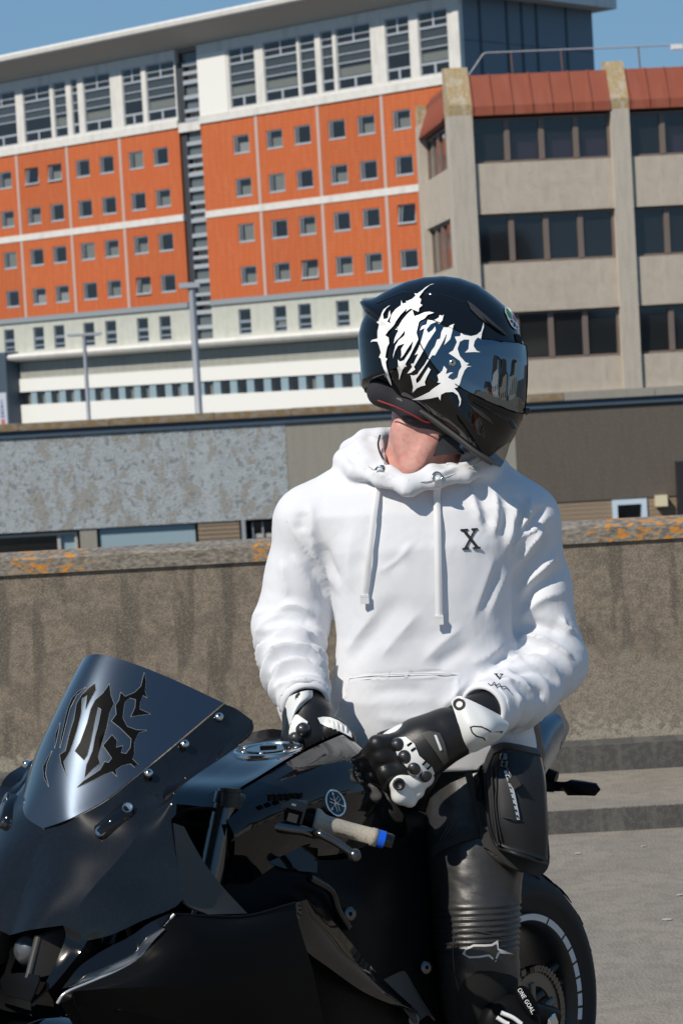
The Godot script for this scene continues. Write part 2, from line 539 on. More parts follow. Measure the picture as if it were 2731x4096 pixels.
	var street := mat("street asphalt", Color(1, 1, 1), 0.9)
	street.albedo_texture = ImageTexture.create_from_image(paint(w, w, Color(0.06, 0.06, 0.058), [[n1, 0.4, 0.7, 0.5, Color(0.09, 0.088, 0.082)], [n3, 0.5, 0.8, 0.5, Color(0.03, 0.03, 0.03)]]))
	tiled(street, 6.0, true)

func flat_uv(x0: float, x1: float, y0: float, y1: float, z: float, u0: float, u1: float) -> ArrayMesh:   # upright panel facing +z, uv over u0..u1
	var s := st_new()
	var u_a := (x0 - u0) / (u1 - u0)
	var u_b := (x1 - u0) / (u1 - u0)
	var p := [Vector3(x0, y0, z), Vector3(x0, y1, z), Vector3(x1, y1, z), Vector3(x1, y0, z)]
	var t := [Vector2(u_a, 1), Vector2(u_a, 0), Vector2(u_b, 0), Vector2(u_b, 1)]
	for k in [0, 1, 2, 0, 2, 3]:
		s.set_uv(t[k])
		s.set_smooth_group(-1)
		s.add_vertex(p[k])
	s.generate_normals()
	s.generate_tangents()
	return s.commit()

func make_ground() -> void:
	var g := PlaneMesh.new()
	g.size = Vector2(3000, 3000)
	struct("ground", g, K["street asphalt"], at(Vector3(0, -9.0, -200)))
	# the roof deck of the car park
	var deck := struct("car_park_deck", box(Vector3(60, 0.5, 70)), K["deck asphalt"], at(Vector3(0, -0.25, 26.4)))
	# two low steps in front of the parapet
	var step := struct("deck_step", box(Vector3(60, 0.582, 0.78)), K["deck asphalt"], at(Vector3(0, 0.086 - 0.291, -9.0 + 0.01)))
	box_part("riser", Vector3(-30, -0.291 - 0.0, 0.391), Vector3(30, 0.288, 0.397), K["dark step face"], step)
	# pale flecks of paint and litter on the deck
	var fr := RandomNumberGenerator.new()
	fr.seed = 11
	for i in 16:
		var fs := st_new()
		var poly := PackedVector2Array()
		var rr := fr.randf_range(0.004, 0.011)
		for k in 7:
			var a := TAU * k / 7.0
			poly.append(Vector2(cos(a) * 1.8, sin(a)) * rr * fr.randf_range(0.5, 1.1))
		st_prism(fs, Vector3(fr.randf_range(0.2, 1.5), 0.2525, fr.randf_range(-8.4, -6.1) - 26.4), Vector3(1, 0, 0), Vector3(0, 0, -1), poly, 0.002)
		part("fleck", done(fs), K["soffit" if i % 4 > 0 else "tan brick"], deck)
	var ledge := struct("parapet_ledge", box(Vector3(60, 0.7, 0.3)), K["dark step face"], at(Vector3(0, 0.19 - 0.35, -9.53)))
	ledge.set_meta("kind", "structure")
	# parapet
	var t := thing("parapet_wall", "weathered brown concrete parapet wall behind the motorcycle with lichen on its coping", "wall")
	box_part("core", Vector3(-30, -3, -9.72), Vector3(30, 0.975, -9.545), K["bare grey concrete"], t)
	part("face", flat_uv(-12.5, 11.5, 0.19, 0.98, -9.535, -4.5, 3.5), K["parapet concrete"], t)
	# coping: each cast length is a piece
	var x := -12.5
	var lens := [2.6, 2.45, 2.5, 2.4, 2.55]
	var k := 0
	while x < 11.0:
		var l: float = lens[k % 5]
		var cs := st_new()
		var a := x + 0.004
		var b := x + l - 0.004
		var prof := [Vector2(-9.522, 0.972), Vector2(-9.52, 1.03), Vector2(-9.53, 1.042), Vector2(-9.74, 1.05), Vector2(-9.755, 1.035), Vector2(-9.755, 0.972)]
		for i in prof.size():
			var p: Vector2 = prof[i]
			var q: Vector2 = prof[(i + 1) % prof.size()]
			var vv := [0.98, 0.55, 0.45, 0.15, 0.05, 0.0]
			var corners := [Vector3(a, p.y, p.x), Vector3(a, q.y, q.x), Vector3(b, q.y, q.x), Vector3(b, p.y, p.x)]
			var ua := (a + 4.5) / 8.0
			var ub := (b + 4.5) / 8.0
			var uvs := [Vector2(ua, vv[i]), Vector2(ua, vv[(i + 1) % 6]), Vector2(ub, vv[(i + 1) % 6]), Vector2(ub, vv[i])]
			for c in [0, 1, 2, 0, 2, 3]:
				cs.set_smooth_group(-1)
				cs.set_uv(uvs[c])
				cs.add_vertex(corners[c])
		cs.generate_normals()
		cs.generate_tangents()
		part("coping_stone", cs.commit(), K["coping concrete"], t)
		x += l
		k += 1

# walls, back and floors of a hollow building; the front is built separately
func hollow(parent: Node, a: Vector3, b: Vector3, floors: Array, m: Material) -> void:
	box_part("back_wall", Vector3(a.x, a.y, a.z), Vector3(b.x, b.y, a.z + 0.25), m, parent)
	box_part("side_wall", Vector3(a.x, a.y, a.z + 0.25), Vector3(a.x + 0.25, b.y, b.z), m, parent)
	box_part("side_wall", Vector3(b.x - 0.25, a.y, a.z + 0.25), Vector3(b.x, b.y, b.z), m, parent)
	box_part("ceiling", Vector3(a.x + 0.25, b.y - 0.25, a.z + 0.25), Vector3(b.x - 0.25, b.y, b.z), m, parent)
	for y in floors:
		box_part("floor_slab", Vector3(a.x + 0.25, y - 0.15, a.z + 0.25), Vector3(b.x - 0.25, y + 0.15, b.z), m, parent)

func facade_window(parent: Node, cx: float, cy: float, w: float, h: float, z: float, blind: int, tilt := 0.0) -> void:
	# metal frame with a narrow light on the left, a pane and sometimes a blind behind it
	var key := "fw %.2f %.2f" % [w, h]
	if not boxes.has(key):
		var s := st_new()
		st_frame(s, -w / 2, w / 2, -h / 2, h / 2, 0.085, -0.06, 0.03)
		st_box(s, Vector3(-w / 2 + 0.28, -h / 2 + 0.085, -0.05), Vector3(-w / 2 + 0.34, h / 2 - 0.085, 0.02))
		st_box(s, Vector3(-w / 2 - 0.04, -h / 2 - 0.06, -0.06), Vector3(w / 2 + 0.04, -h / 2, 0.12))
		boxes[key] = done(s)
	var o := part("window", boxes[key], K["light metal frame"], parent, Transform3D(Basis(Vector3.RIGHT, tilt), Vector3(cx, cy, z)))
	part("pane", box(Vector3(w - 0.17, h - 0.17, 0.012)), K["window glass"], o, at(Vector3(0, 0, -0.02)))
	if blind > 0:
		var bh := h * (0.5 if blind < 3 else 0.85)
		part("blind", box(Vector3(w * 0.62, bh, 0.02)), K["bright blind" if blind == 2 else "pale blind"], o, at(Vector3(w * 0.14, -h / 2 + 0.09 + bh / 2, -0.05)))

func make_red_building() -> void:
	var a := deg_to_rad(47.0)
	var dir := Vector3(sin(a), 0, cos(a))
	var nrm := Vector3(-cos(a), 0, sin(a))
	var t := thing("orange_office_block", "tall office block clad in orange tiles with white bands and a metal roof", "building", Transform3D(Basis(dir, Vector3.UP, nrm), Vector3(-12.451, 0, -190.0)))
	var L := -32.0
	var R := 30.7
	# body behind the facade
	hollow(t, Vector3(L, -9, -15.4), Vector3(R - 0.3, 28.0, -0.43), [0.4, 4.9, 8.3, 11.75, 15.07, 18.4, 22.3], K["room wall"])
	# orange cladding panels between white strips and bands
	var strips := [-30.2, -23.85, -17.5, -11.15, -4.75, 2.1, 4.55, 10.5, 16.85, 23.15, 29.5]
	var rows := [[15.33, 22.05], [8.52, 14.81]]
	var rowy := [[20.03, 16.78], [13.35, 10.14]]
	for i in strips.size() - 1:
		if i == 5:
			continue
		var x0: float = strips[i] + (0.14 if i != 6 else 0.0)
		var x1: float = strips[i + 1] - (0.14 if i != 4 else 0.0)
		for r in 2:
			var holes := []
			var cxs := []
			if i == 6: cxs = [8.82]
			elif i == 4: cxs = [-2.95, -0.1]
			else: cxs = [strips[i] + 1.83, strips[i] + 4.72]
			for cx in cxs:
				for cy in rowy[r]:
					if cx < x1:
						holes.append([cx - 0.84, cx + 0.84, cy - 0.68, cy + 0.68])
			part("tile_panel", slab_with_holes(x0, x1, rows[r][0], rows[r][1], 0.0, 0.42, holes), K["tile batch %d" % ((i * 2 + r * 5) % 3)], t)
			for h in holes:
				var q := rng.randf()
				var tilt := -0.14 if rng.randf() < 0.06 else 0.0
				facade_window(t, (h[0] + h[1]) / 2, (h[2] + h[3]) / 2, 1.66, 1.34, -0.1, 0 if q < 0.36 else (1 if q < 0.82 else (3 if q < 0.93 else 2)), tilt)
	for i in strips.size():
		if i == 5 or i == 6:
			continue
		box_part("white_strip", Vector3(strips[i] - 0.139, 8.4, -0.3), Vector3(strips[i] + 0.139, 22.1, 0.03), K["pink grey strip"], t)
	for seg in [[L, 2.1], [4.55, R]]:
		box_part("white_band", Vector3(seg[0], 14.812, -0.3), Vector3(seg[1], 15.328, 0.06), K["white render"], t)
		box_part("white_band", Vector3(seg[0], 22.0, -0.4), Vector3(seg[1], 22.58, 0.12), K["white render"], t)
		box_part("grey_gutter", Vector3(seg[0], 8.1, -0.3), Vector3(seg[1], 8.5, 0.14), K["grey gutter"], t)
		# pale storey below
		var holes := []
		var cxs := [-29.0, -26.4, -22.6, -19.9, -16.1, -13.5, -9.8, -7.15, -3.37, -0.77] if seg[0] < 0 else [8.1, 11.85, 14.4, 18.25, 20.9, 24.6, 27.2]
		for cx in cxs:
			holes.append([cx - 0.66, cx + 0.66, 5.72, 7.62])
		part("pale_wall", slab_with_holes(seg[0], seg[1], 5.3, 8.1, -0.02, 0.4, holes), K["pale grey green cladding"], t)
		for h in holes:
			var s := st_new()
			st_frame(s, -0.65, 0.65, -0.94, 0.94, 0.09, -0.06, 0.03)
			st_box(s, Vector3(-0.56, -0.1, -0.05), Vector3(0.56, 0.12, 0.04))
			st_box(s, Vector3(-0.56, -0.62, -0.05), Vector3(0.56, -0.5, 0.02))
			var o := part("window", done(s), K["blue grey metal frame"], t, at(Vector3((h[0] + h[1]) / 2, 6.67, -0.14)))
			part("pane", box(Vector3(1.13, 1.7, 0.012)), K["window glass"], o, at(Vector3(0, 0, -0.02)))
			if rng.randf() < 0.35:
				part("blind", box(Vector3(0.9, 0.7, 0.02)), K["pale blind"], o, at(Vector3(0.05, -0.4, -0.1)))
	# dark stair slot with louvres
	box_part("slot_back", Vector3(2.1, -1, -1.2), Vector3(4.55, 28, -0.8), K["room wall"], t)
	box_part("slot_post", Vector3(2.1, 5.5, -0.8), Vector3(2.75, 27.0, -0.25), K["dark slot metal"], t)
	var y := 5.6
	var pat := [[0.75, 1], [0.3, 0], [0.85, 1], [0.32, 0], [0.4, 2], [0.26, 0], [0.42, 2], [0.24, 0]]
	var k := 0
	while y < 27.0:
		var p = pat[k % 8]
		if p[1] == 0: box_part("louvre", Vector3(2.78, y, -0.8), Vector3(4.5, y + p[0], -0.12), K["light metal frame"], t)
		elif p[1] == 1: box_part("slot_glass", Vector3(2.8, y, -0.8), Vector3(4.5, y + p[0], -0.4), K["grey louvre glass"], t)
		y += p[0]
		k += 1
	box_part("slot_cap", Vector3(2.1, 21.6, -0.8), Vector3(4.5, 22.3, 0.02), K["white render"], t)
	# glazed top storeys
	var groups := [[-31.0, -28.6], [-27.6, -24.2], [-23.6, -21.9], [-21.0, -17.2], [-16.24, -12.85], [-12.4, -10.85], [-10.2, -9.42], [-8.7, -5.5], [-4.06, -1.83], [-1.3, 1.95], [7.95, 10.7], [11.64, 15.1], [15.35, 16.95], [17.5, 18.7], [19.05, 22.4], [23.83, 26.08], [26.95, 29.64]]
	for sgm in [[L, 2.1], [4.55, R]]:
		var holes := []
		for g in groups:
			if g[0] > sgm[0] and g[1] < sgm[1]:
				holes.append([g[0], g[1], 22.8, 27.25])
		part("upper_wall", slab_with_holes(sgm[0], sgm[1], 22.58, 28.0, 0.0, 0.42, holes), K["white render"], t)
	for g in groups:
		var w: float = g[1] - g[0]
		var s := st_new()
		var hw := w / 2
		st_frame(s, -hw, hw, -2.22, 2.22, 0.09, -0.08, 0.03)
		st_box(s, Vector3(-hw, 1.02, -0.07), Vector3(hw, 1.16, 0.04))        # under the small lights
		st_box(s, Vector3(-hw, -1.5, -0.07), Vector3(hw, -1.34, 0.04))       # above the hoppers
		st_box(s, Vector3(-hw, 0.28, -0.05), Vector3(hw, 0.36, 0.02))
		st_box(s, Vector3(-hw, -0.36, -0.05), Vector3(hw, -0.28, 0.02))
		st_box(s, Vector3(-hw, 1.56, -0.05), Vector3(hw, 1.63, 0.02))
		if w > 1.8:
			st_box(s, Vector3(-0.08, 1.16, -0.06), Vector3(0.08, 2.13, 0.03))
			st_box(s, Vector3(-0.1, -2.13, -0.06), Vector3(0.1, -1.5, 0.04))
		var o := part("glazing", done(s), K["light metal frame"], t, at(Vector3((g[0] + g[1]) / 2, 25.02, -0.12)))
		part("pane", box(Vector3(w - 0.1, 4.3, 0.012)), K["window glass"], o, at(Vector3(0, 0, -0.03)))
		part("louvre_panel", box(Vector3(w - 0.12, 1.3, 0.03)), K["grey louvre glass"], o, at(Vector3(0, 0.36, -0.1)))
		if rng.randf() < 0.6:
			part("blind", box(Vector3(w - 0.2, 0.6, 0.02)), K["pale blind"], o, at(Vector3(0, -0.95, -0.12)))
	box_part("upper_panel", Vector3(4.6, 22.6, 0.0), Vector3(7.7, 27.2, 0.06), K["bright blind"], t)
	# roof with a deep overhang
	var sf := st_new()
	st_prism(sf, Vector3(L - 1, 0, 0), Vector3(0, 0, 1), Vector3(0, 1, 0), PackedVector2Array([Vector2(-0.2, 27.95), Vector2(2.3, 29.12), Vector2(2.3, 29.17), Vector2(-0.2, 28.0)]), -(R + 2.4 - L))
	part("roof_soffit", done(sf), K["soffit"], t)
	var s2 := st_new()
	var prof := PackedVector2Array([Vector2(-16.6, 28.01), Vector2(-0.2, 28.01), Vector2(2.3, 29.18), Vector2(2.55, 29.3), Vector2(2.6, 29.6), Vector2(2.35, 29.8), Vector2(-15.5, 31.4), Vector2(-16.6, 30.0)])
	st_prism(s2, Vector3(L - 1, 0, 0), Vector3(0, 0, 1), Vector3(0, 1, 0), prof, -(R + 2.4 - L))
	part("roof", done(s2), K["white render"], t)
	# base: canopy, louvres, white bands, strip window
	var s3 := st_new()
	var cp := PackedVector2Array([Vector2(-0.4, 5.6), Vector2(1.1, 5.45), Vector2(1.25, 5.25), Vector2(1.15, 5.05), Vector2(0.9, 4.98), Vector2(-0.4, 4.75)])
	st_prism(s3, Vector3(-19.4, 0, 0), Vector3(0, 0, 1), Vector3(0, 1, 0), cp, -(R + 19.4))
	part("canopy", done(s3), K["white render"], t)
	for i in 9:
		box_part("louvre", Vector3(-18.7, 3.42 + i * 0.145, -0.3), Vector3(R, 3.42 + i * 0.145 + 0.1, 0.02), K["pale grey green cladding"], t)
	box_part("plant_wall", Vector3(-18.7, 3.4, -0.44), Vector3(R, 4.8, -0.302), K["pale grey green cladding"], t)
	box_part("white_band", Vector3(-18.8, 2.32, -0.4), Vector3(R, 3.4, 0.1), K["bright blind"], t)
	box_part("white_band", Vector3(-18.8, -9, -0.4), Vector3(R, 1.24, 0.1), K["bright blind"], t)
	var x := -18.6
	while x < 22.0:
		box_part("mullion", Vector3(x + 1.05, 1.242, -0.4), Vector3(x + 1.82, 2.318, 0.0), K["pale blue paint"], t)
		var o := box_part("pane", Vector3(x, 1.242, -0.12), Vector3(x + 1.05, 2.318, -0.1), K["window glass"], t)
		if rng.randf() < 0.6:
			part("blind", box(Vector3(0.55, 0.8, 0.02)), K["pale blind"], o, at(Vector3(0.2, -0.13, -0.15)))
		x += 1.82
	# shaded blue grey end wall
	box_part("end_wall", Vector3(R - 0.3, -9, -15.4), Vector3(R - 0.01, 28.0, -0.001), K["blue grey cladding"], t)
	for d in [2.3, 5.3, 7.0, 8.7, 12.2]:
		box_part("cladding_joint", Vector3(R - 0.05, -9, -d - 0.12), Vector3(R + 0.03, 28.0, -d + 0.12), K["dark cladding joint"], t)
	for hh in 7:
		box_part("cladding_joint", Vector3(R - 0.05, 24.9 - hh * 3.4, -15.38), Vector3(R + 0.012, 24.94 - hh * 3.4, -0.05), K["dark cladding joint"], t)
	box_part("corner_post", Vector3(R - 0.55, 22.58, -0.3), Vector3(R + 0.02, 27.3, 0.05), K["white render"], t)

func make_concrete_building() -> void:
	var a := deg_to_rad(96.0)
	var dir := Vector3(sin(a), 0, cos(a))
	var nrm := Vector3(-cos(a), 0, sin(a))
	var t := thing("concrete_office", "pebble rendered concrete office with brown window strips and a red metal mansard roof", "building", Transform3D(Basis(dir, Vector3.UP, nrm), Vector3(5.49, 0, -80.0)))
	hollow(t, Vector3(-0.88, -9, -7.5), Vector3(24, 10.6, -0.62), [1.2, 4.4, 7.6], K["room wall"])
	var piers := [[-1.28, -0.5], [4.12, 4.73], [9.35, 9.95], [14.55, 15.15], [19.75, 20.35]]
	var storeys := [[8.56, 10.05], [5.26, 6.91], [2.03, 3.65], [-1.2, 0.4]]
	for i in piers.size():
		var p = piers[i]
		box_part("pier", Vector3(p[0], -9, -0.75), Vector3(p[1], 10.15, 0.1), K["pilaster concrete"], t)
		# lichen on its sloped head
		var s := st_new()
		var prof := PackedVector2Array([Vector2(0.1, 10.15), Vector2(0.1, 10.5), Vector2(-0.45, 11.78), Vector2(-0.95, 11.82), Vector2(-0.95, 10.15)])
		st_prism(s, Vector3(p[0] + 0.004, 0, 0), Vector3(0, 0, 1), Vector3(0, 1, 0), prof, -(p[1] - p[0] - 0.008))
		part("pier_head", done(s), K["lichen covered concrete"], t)
		if i + 1 == piers.size():
			continue
		var x0: float = p[1]
		var x1: float = piers[i + 1][0]
		for k in storeys.size():
			var st = storeys[k]
			var top: float = storeys[k + 1][1] if k + 1 < storeys.size() else -9.0
			box_part("spandrel", Vector3(x0, top, -0.6), Vector3(x1, st[0], -0.02), K["roughcast render"], t)
			var f := st_new()
			st_frame(f, x0, x1, st[0], st[1], 0.09, -0.32, -0.2)
			var w4 := (x1 - x0) / 4.0
			for m in [1, 2, 3]:
				st_box(f, Vector3(x0 + w4 * m - 0.09, st[0] + 0.09, -0.33), Vector3(x0 + w4 * m + 0.09, st[1] - 0.09, -0.18))
			var o := part("window_strip", done(f), K["brown window frame"], t)
			for m in 4:
				part("pane", box(Vector3(w4 - 0.14, st[1] - st[0] - 0.16, 0.012)), K["window glass"], o, at(Vector3(x0 + w4 * (m + 0.5), (st[0] + st[1]) / 2, -0.26)))
			if k == 0:
				for m in 3:
					part("curtain", box(Vector3(w4 * 0.6, 0.8, 0.02)), K["purple curtain"], o, at(Vector3(x0 + w4 * (m + 1.6), st[0] + 0.5, -0.45)))
		# roof bay: flat pans with standing seams, a short fascia below
		var e0 := Vector3(x0, 10.42, 0.12)
		var dy := Vector3(0, 1.08, -0.5)
		var n := 7
		for m in n:
			var u0 := x0 + (x1 - x0) * m / n
			var u1 := x0 + (x1 - x0) * (m + 1) / n
			var rp := st_new()
			quad(rp, Vector3(u0, 10.42, 0.12), Vector3(u0, 11.5, -0.38), Vector3(u1, 11.5, -0.38), Vector3(u1, 10.42, 0.12))
			quad(rp, Vector3(u0, 10.12, 0.14), Vector3(u0, 10.42, 0.12), Vector3(u1, 10.42, 0.12), Vector3(u1, 10.12, 0.14))
			quad(rp, Vector3(u0, 10.12, -0.3), Vector3(u0, 10.12, 0.14), Vector3(u1, 10.12, 0.14), Vector3(u1, 10.12, -0.3))
			quad(rp, Vector3(u0, 11.5, -0.38), Vector3(u0, 11.5, -0.9), Vector3(u1, 11.5, -0.9), Vector3(u1, 11.5, -0.38))
			part("roof_pan", done(rp), K["red brown roof metal"], t)
			var sm := st_new()
			st_box(sm, Vector3(-0.02, 0, 0), Vector3(0.02, 1.22, 0.05))
			part("roof_seam", done(sm), K["red brown roof metal"], t, Transform3D(Basis(Vector3.RIGHT, -0.434), Vector3(u0 + 0.02, 10.4, 0.125)))
			box_part("fascia_seam", Vector3(u0, 10.12, 0.13), Vector3(u0 + 0.04, 10.42, 0.165), K["red brown roof metal"], t)
	box_part("roof_deck", Vector3(-1.0, 10.6, -7.4), Vector3(24, 11.3, -0.92), K["red brown roof metal"], t)
	# plinth band at the foot
	box_part("foot_band", Vector3(-1.3, 0.5, -0.6), Vector3(24, 0.92, 0.14), K["bare grey concrete"], t)
	# the sunlit left flank
	for k in storeys.size():
		var st = storeys[k]
		var top: float = storeys[k + 1][1] if k + 1 < storeys.size() else -9.0
		box_part("flank_spandrel", Vector3(-1.2, top, -6.6), Vector3(-0.9, st[0], -0.8), K["roughcast render"], t)
		var f := st_new()
		for m in 5:
			st_box(f, Vector3(-1.06, st[0], -0.8 - 5.8 * m / 4.0 - 0.08), Vector3(-0.94, st[1], -0.8 - 5.8 * m / 4.0 + 0.08))
		st_box(f, Vector3(-1.05, st[0], -6.6), Vector3(-0.95, st[0] + 0.09, -0.8))
		st_box(f, Vector3(-1.05, st[1] - 0.09, -6.6), Vector3(-0.95, st[1], -0.8))
		var o := part("window_strip", done(f), K["brown window frame"], t)
		part("pane", box(Vector3(0.012, st[1] - st[0], 5.7)), K["window glass"], o, at(Vector3(-1.0, (st[0] + st[1]) / 2, -3.7)))
	box_part("flank_pier", Vector3(-1.32, -9, -7.4), Vector3(-0.9, 10.6, -6.6), K["pilaster concrete"], t)
	box_part("flank_pier_head", Vector3(-1.3, 10.6, -7.3), Vector3(-0.9, 11.3, -6.7), K["lichen covered concrete"], t)
	for m in 11:
		var z0 := -0.95 - 5.65 * m / 11.0
		var z1 := -0.95 - 5.65 * (m + 1) / 11.0
		var rp := st_new()
		quad(rp, Vector3(-1.36, 10.1, z1), Vector3(-0.85, 11.5, z1), Vector3(-0.85, 11.5, z0), Vector3(-1.36, 10.1, z0))
		quad(rp, Vector3(-0.9, 10.1, z0), Vector3(-0.9, 10.1, z1), Vector3(-1.36, 10.1, z1), Vector3(-1.36, 10.1, z0))
		part("roof_pan", done(rp), K["red brown roof metal"], t)
		var sm := st_new()
		st_tube(sm, [Vector3(-1.37, 10.1, z0), Vector3(-0.86, 11.5, z0)], 0.03, 4)
		part("roof_seam", done(sm), K["red brown roof metal"], t)
	# roof railing
	var r := thing("roof_railing", "rusty tube railing along the edge of the red metal roof", "railing", t.transform)
	part("rail", tube([Vector3(-0.3, 11.6, -1.6), Vector3(0.25, 12.33, -1.6), Vector3(0.35, 12.38, -1.6), Vector3(24, 12.38, -1.6)], 0.028, 6), K["grey paint steel"], r)
	for x in [1.25, 2.95, 5.6, 8.3, 11.0, 14.0]:
		part("post", tube([Vector3(x, 11.25, -1.6), Vector3(x - 0.05, 12.38, -1.6)], 0.026, 6), K["rusty steel"], r)
	var l := thing("roof_lamp", "small white floodlight fixed to the roof railing against the sky", "lamp", t.transform * at(Vector3(6.85, 12.3, -1.5)))
	part("housing", box(Vector3(0.36, 0.16, 0.2)), K["bright blind"], l)
	part("bracket", tube([Vector3(0, 0.05, -0.1), Vector3(0, 0.12, -0.16)], 0.03, 6), K["grey paint steel"], l)

func make_low_building() -> void:
	var t := thing("low_wall_building", "low flat roofed building with peeling pale blue paint and lichen along its coping", "building", at(Vector3(0, 0, -60.0)))
	# x of the photo's left edge is -8.5 here
	hollow(t, Vector3(-30, -9, -8), Vector3(40, 0.7, -0.5), [-3.2], K["room wall"])
	box_part("painted_wall", Vector3(-30, -1.62, -0.5), Vector3(-1.28, 0.9, 0.0), K["peeling pale blue paint"], t)
	box_part("bare_wall", Vector3(-1.278, -1.62, -0.5), Vector3(4.4, 0.9, -0.01), K["bare grey concrete"], t)
	box_part("brown_wall", Vector3(4.402, -1.62, -0.5), Vector3(40, 0.9, -0.02), K["dark brown concrete"], t)
	box_part("felt_strip", Vector3(-30, 0.73, 0.0), Vector3(40, 0.9, 0.06), K["dark blue paint"], t)
	var x := -30.0
	var k := 0
	while x < 40.0:
		var l := 1.9 + 0.35 * ((k * 7) % 3)
		box_part("coping_stone", Vector3(x, 0.9, -0.7), Vector3(x + l - 0.012, 1.075 + 0.008 * (k % 2), 0.14), K["lichened coping" if x < 5.0 else "bare grey concrete"], t)
		x += l
		k += 1
	# window strip below the wall, x measured from the plane at -4.0 + s
	var y0 := -2.6
	var y1 := -1.62
	box_part("brick_strip", Vector3(-30, -9, -0.5), Vector3(40, y0, -0.1), K["tan brick"], t)
	box_part("shop_window", Vector3(-9.6, y0, -0.25), Vector3(-7.1, -1.68, -0.23), K["window glass"], t)
	var f := st_new()
	st_frame(f, -9.6, -6.6, y0 + 0.3, -1.68, 0.07, -0.3, -0.15)
	st_box(f, Vector3(-7.1, y0 + 0.3, -0.3), Vector3(-7.02, -1.68, -0.16))
	part("window_frame", done(f), K["soffit"], t)
	box_part("frosted_pane", Vector3(-7.02, y0 + 0.37, -0.28), Vector3(-6.67, -1.75, -0.25), K["pale blue paint"], t)
	box_part("pier", Vector3(-6.52, y0, -0.5), Vector3(-6.1, y1, -0.04), K["bare grey concrete"], t)
	var d := box_part("blue_panel", Vector3(-6.05, y0, -0.5), Vector3(-3.66, y1 - 0.03, -0.14), K["pale blue paint"], t)
	box_part("brick_strip", Vector3(-3.58, y0, -0.5), Vector3(-2.55, y1, -0.06), K["tan brick"], t)
	for i in 9:
		box_part("brick_course", Vector3(-3.58, y0 + 0.02 + i * 0.108, -0.06), Vector3(-2.55, y0 + 0.1 + i * 0.108, -0.04), K["tan brick"], t)
	box_part("post", Vector3(-2.5, y0, -0.5), Vector3(-2.4, y1, 0.02), K["grey paint steel"], t)
	box_part("barred_window", Vector3(-2.25, y0, -0.31), Vector3(0.8, y1 - 0.08, -0.3), K["window glass"], t)
	for i in 12:
		box_part("window_bar", Vector3(-2.25 + i * 0.25, y0, -0.2), Vector3(-2.21 + i * 0.25, y1 - 0.08, -0.16), K["grey paint steel"], t)
	box_part("window_rail", Vector3(-2.25, -2.1, -0.28), Vector3(0.8, -2.0, -0.22), K["soffit"], t)
	# right of the rider
	for i in 9:
		box_part("brick_course", Vector3(4.4, y0 + i * 0.108, -0.5), Vector3(6.72, y0 + 0.1 + i * 0.108, -0.05 - 0.004 * (i % 2)), K["tan brick"], t)
		box_part("brick_course", Vector3(7.6, y0 + i * 0.108, -0.5), Vector3(20, y0 + 0.1 + i * 0.108, -0.05 - 0.004 * (i % 2)), K["tan brick"], t)
	var wf := st_new()
	st_frame(wf, 6.72, 7.58, y0 + 0.33, y1 - 0.02, 0.13, -0.3, 0.0)
	part("window_frame", done(wf), K["light blue paint"], t)
	box_part("pane", Vector3(6.8, y0 + 0.4, -0.25), Vector3(7.5, y1 - 0.1, -0.22), K["window glass"], t)
	box_part("wall_lamp_box", Vector3(7.78, -1.85, -0.05), Vector3(8.07, -1.58, 0.2), K["yellowed plastic"], t)
	box_part("meter_cabinet", Vector3(8.32, -3.0, -0.05), Vector3(9.2, -0.76, 0.35), K["black plastic box"], t)

func lamp_post(called_label: String, x: float, z: float, top: float, r: float, heads: Array) -> void:
	var t := thing("lamp_post", called_label, "lamp post", at(Vector3(x, -9, z)), "")
	part("pole", tube([Vector3(0, 0, 0), Vector3(0, 3, 0), Vector3(0, 3.05, 0), Vector3(0, top + 9.0, 0)], [r * 1.5, r * 1.5, r, r * 0.85], 12), K["grey paint steel"], t)
	for h in heads:
		var o := part("lantern", box(Vector3(h[1], h[2], h[3])), K["light metal frame"], t, at(Vector3(h[0], top + 9.0, 0)))
		part("lens", box(Vector3(h[1] * 0.8, 0.03, h[3] * 0.8)), K["pale blind"], o, at(Vector3(0, -h[2] * 0.5 - 0.015, 0)))

func make_street_things() -> void:
	# lamp posts stand in the street between the low building and the office block
	var p := dz(440, 655, -120.0)
	lamp_post("thick grey lamp post with a single flat lantern before the dark stair slot", p.x, -120.0, p.y, 0.2, [[-0.1, 1.0, 0.25, 0.5]])
	p = dz(193, 768, -130.0)
	lamp_post("thin grey lamp post with two small lanterns before the white canopy", p.x, -130.0, p.y, 0.12, [[-0.5, 0.8, 0.12, 0.3], [0.5, 0.9, 0.14, 0.3]])
	# blue entrance tower at the left end of the office block's base
	var a := deg_to_rad(47.0)
	var b := Basis(Vector3(sin(a), 0, cos(a)), Vector3.UP, Vector3(-cos(a), 0, sin(a)))
	var t := thing("entrance_tower", "blue entrance tower with a pale fin beside the white office base", "tower", Transform3D(b, Vector3(-12.451, 0, -190.0)))
	box_part("shaft", Vector3(-20.6, -9, -1.0), Vector3(-18.85, 5.7, 1.4), K["dark blue paint"], t)
	box_part("fin", Vector3(-21.6, -9, 0.5), Vector3(-20.65, 5.5, 2.4), K["light blue paint"], t)
	var s := thing("tower_sign", "upright pale notice with blue lettering on the blue entrance tower", "sign", t.transform)
	box_part("board", Vector3(-20.3, -0.6, 1.4), Vector3(-19.0, 2.35, 1.46), K["sign paper"], s)
	var yy := 0.3
	for g in [[0.16, 0.5], [0.2, 0.42], [0.13, 0.46], [0.2, 0.36], [0.14, 0.3], [0.12, 0.22]]:       # blurred upright lettering, not readable
		box_part("lettering", Vector3(-19.6 - g[1] / 2, yy, 1.461), Vector3(-19.6 + g[1] / 2, yy + g[0], 1.475), K["sign ink"], s)
		yy += g[0] + 0.1
	box_part("red_mark", Vector3(-19.8, -0.35, 1.46), Vector3(-19.35, 0.15, 1.475), K["sign red"], s)

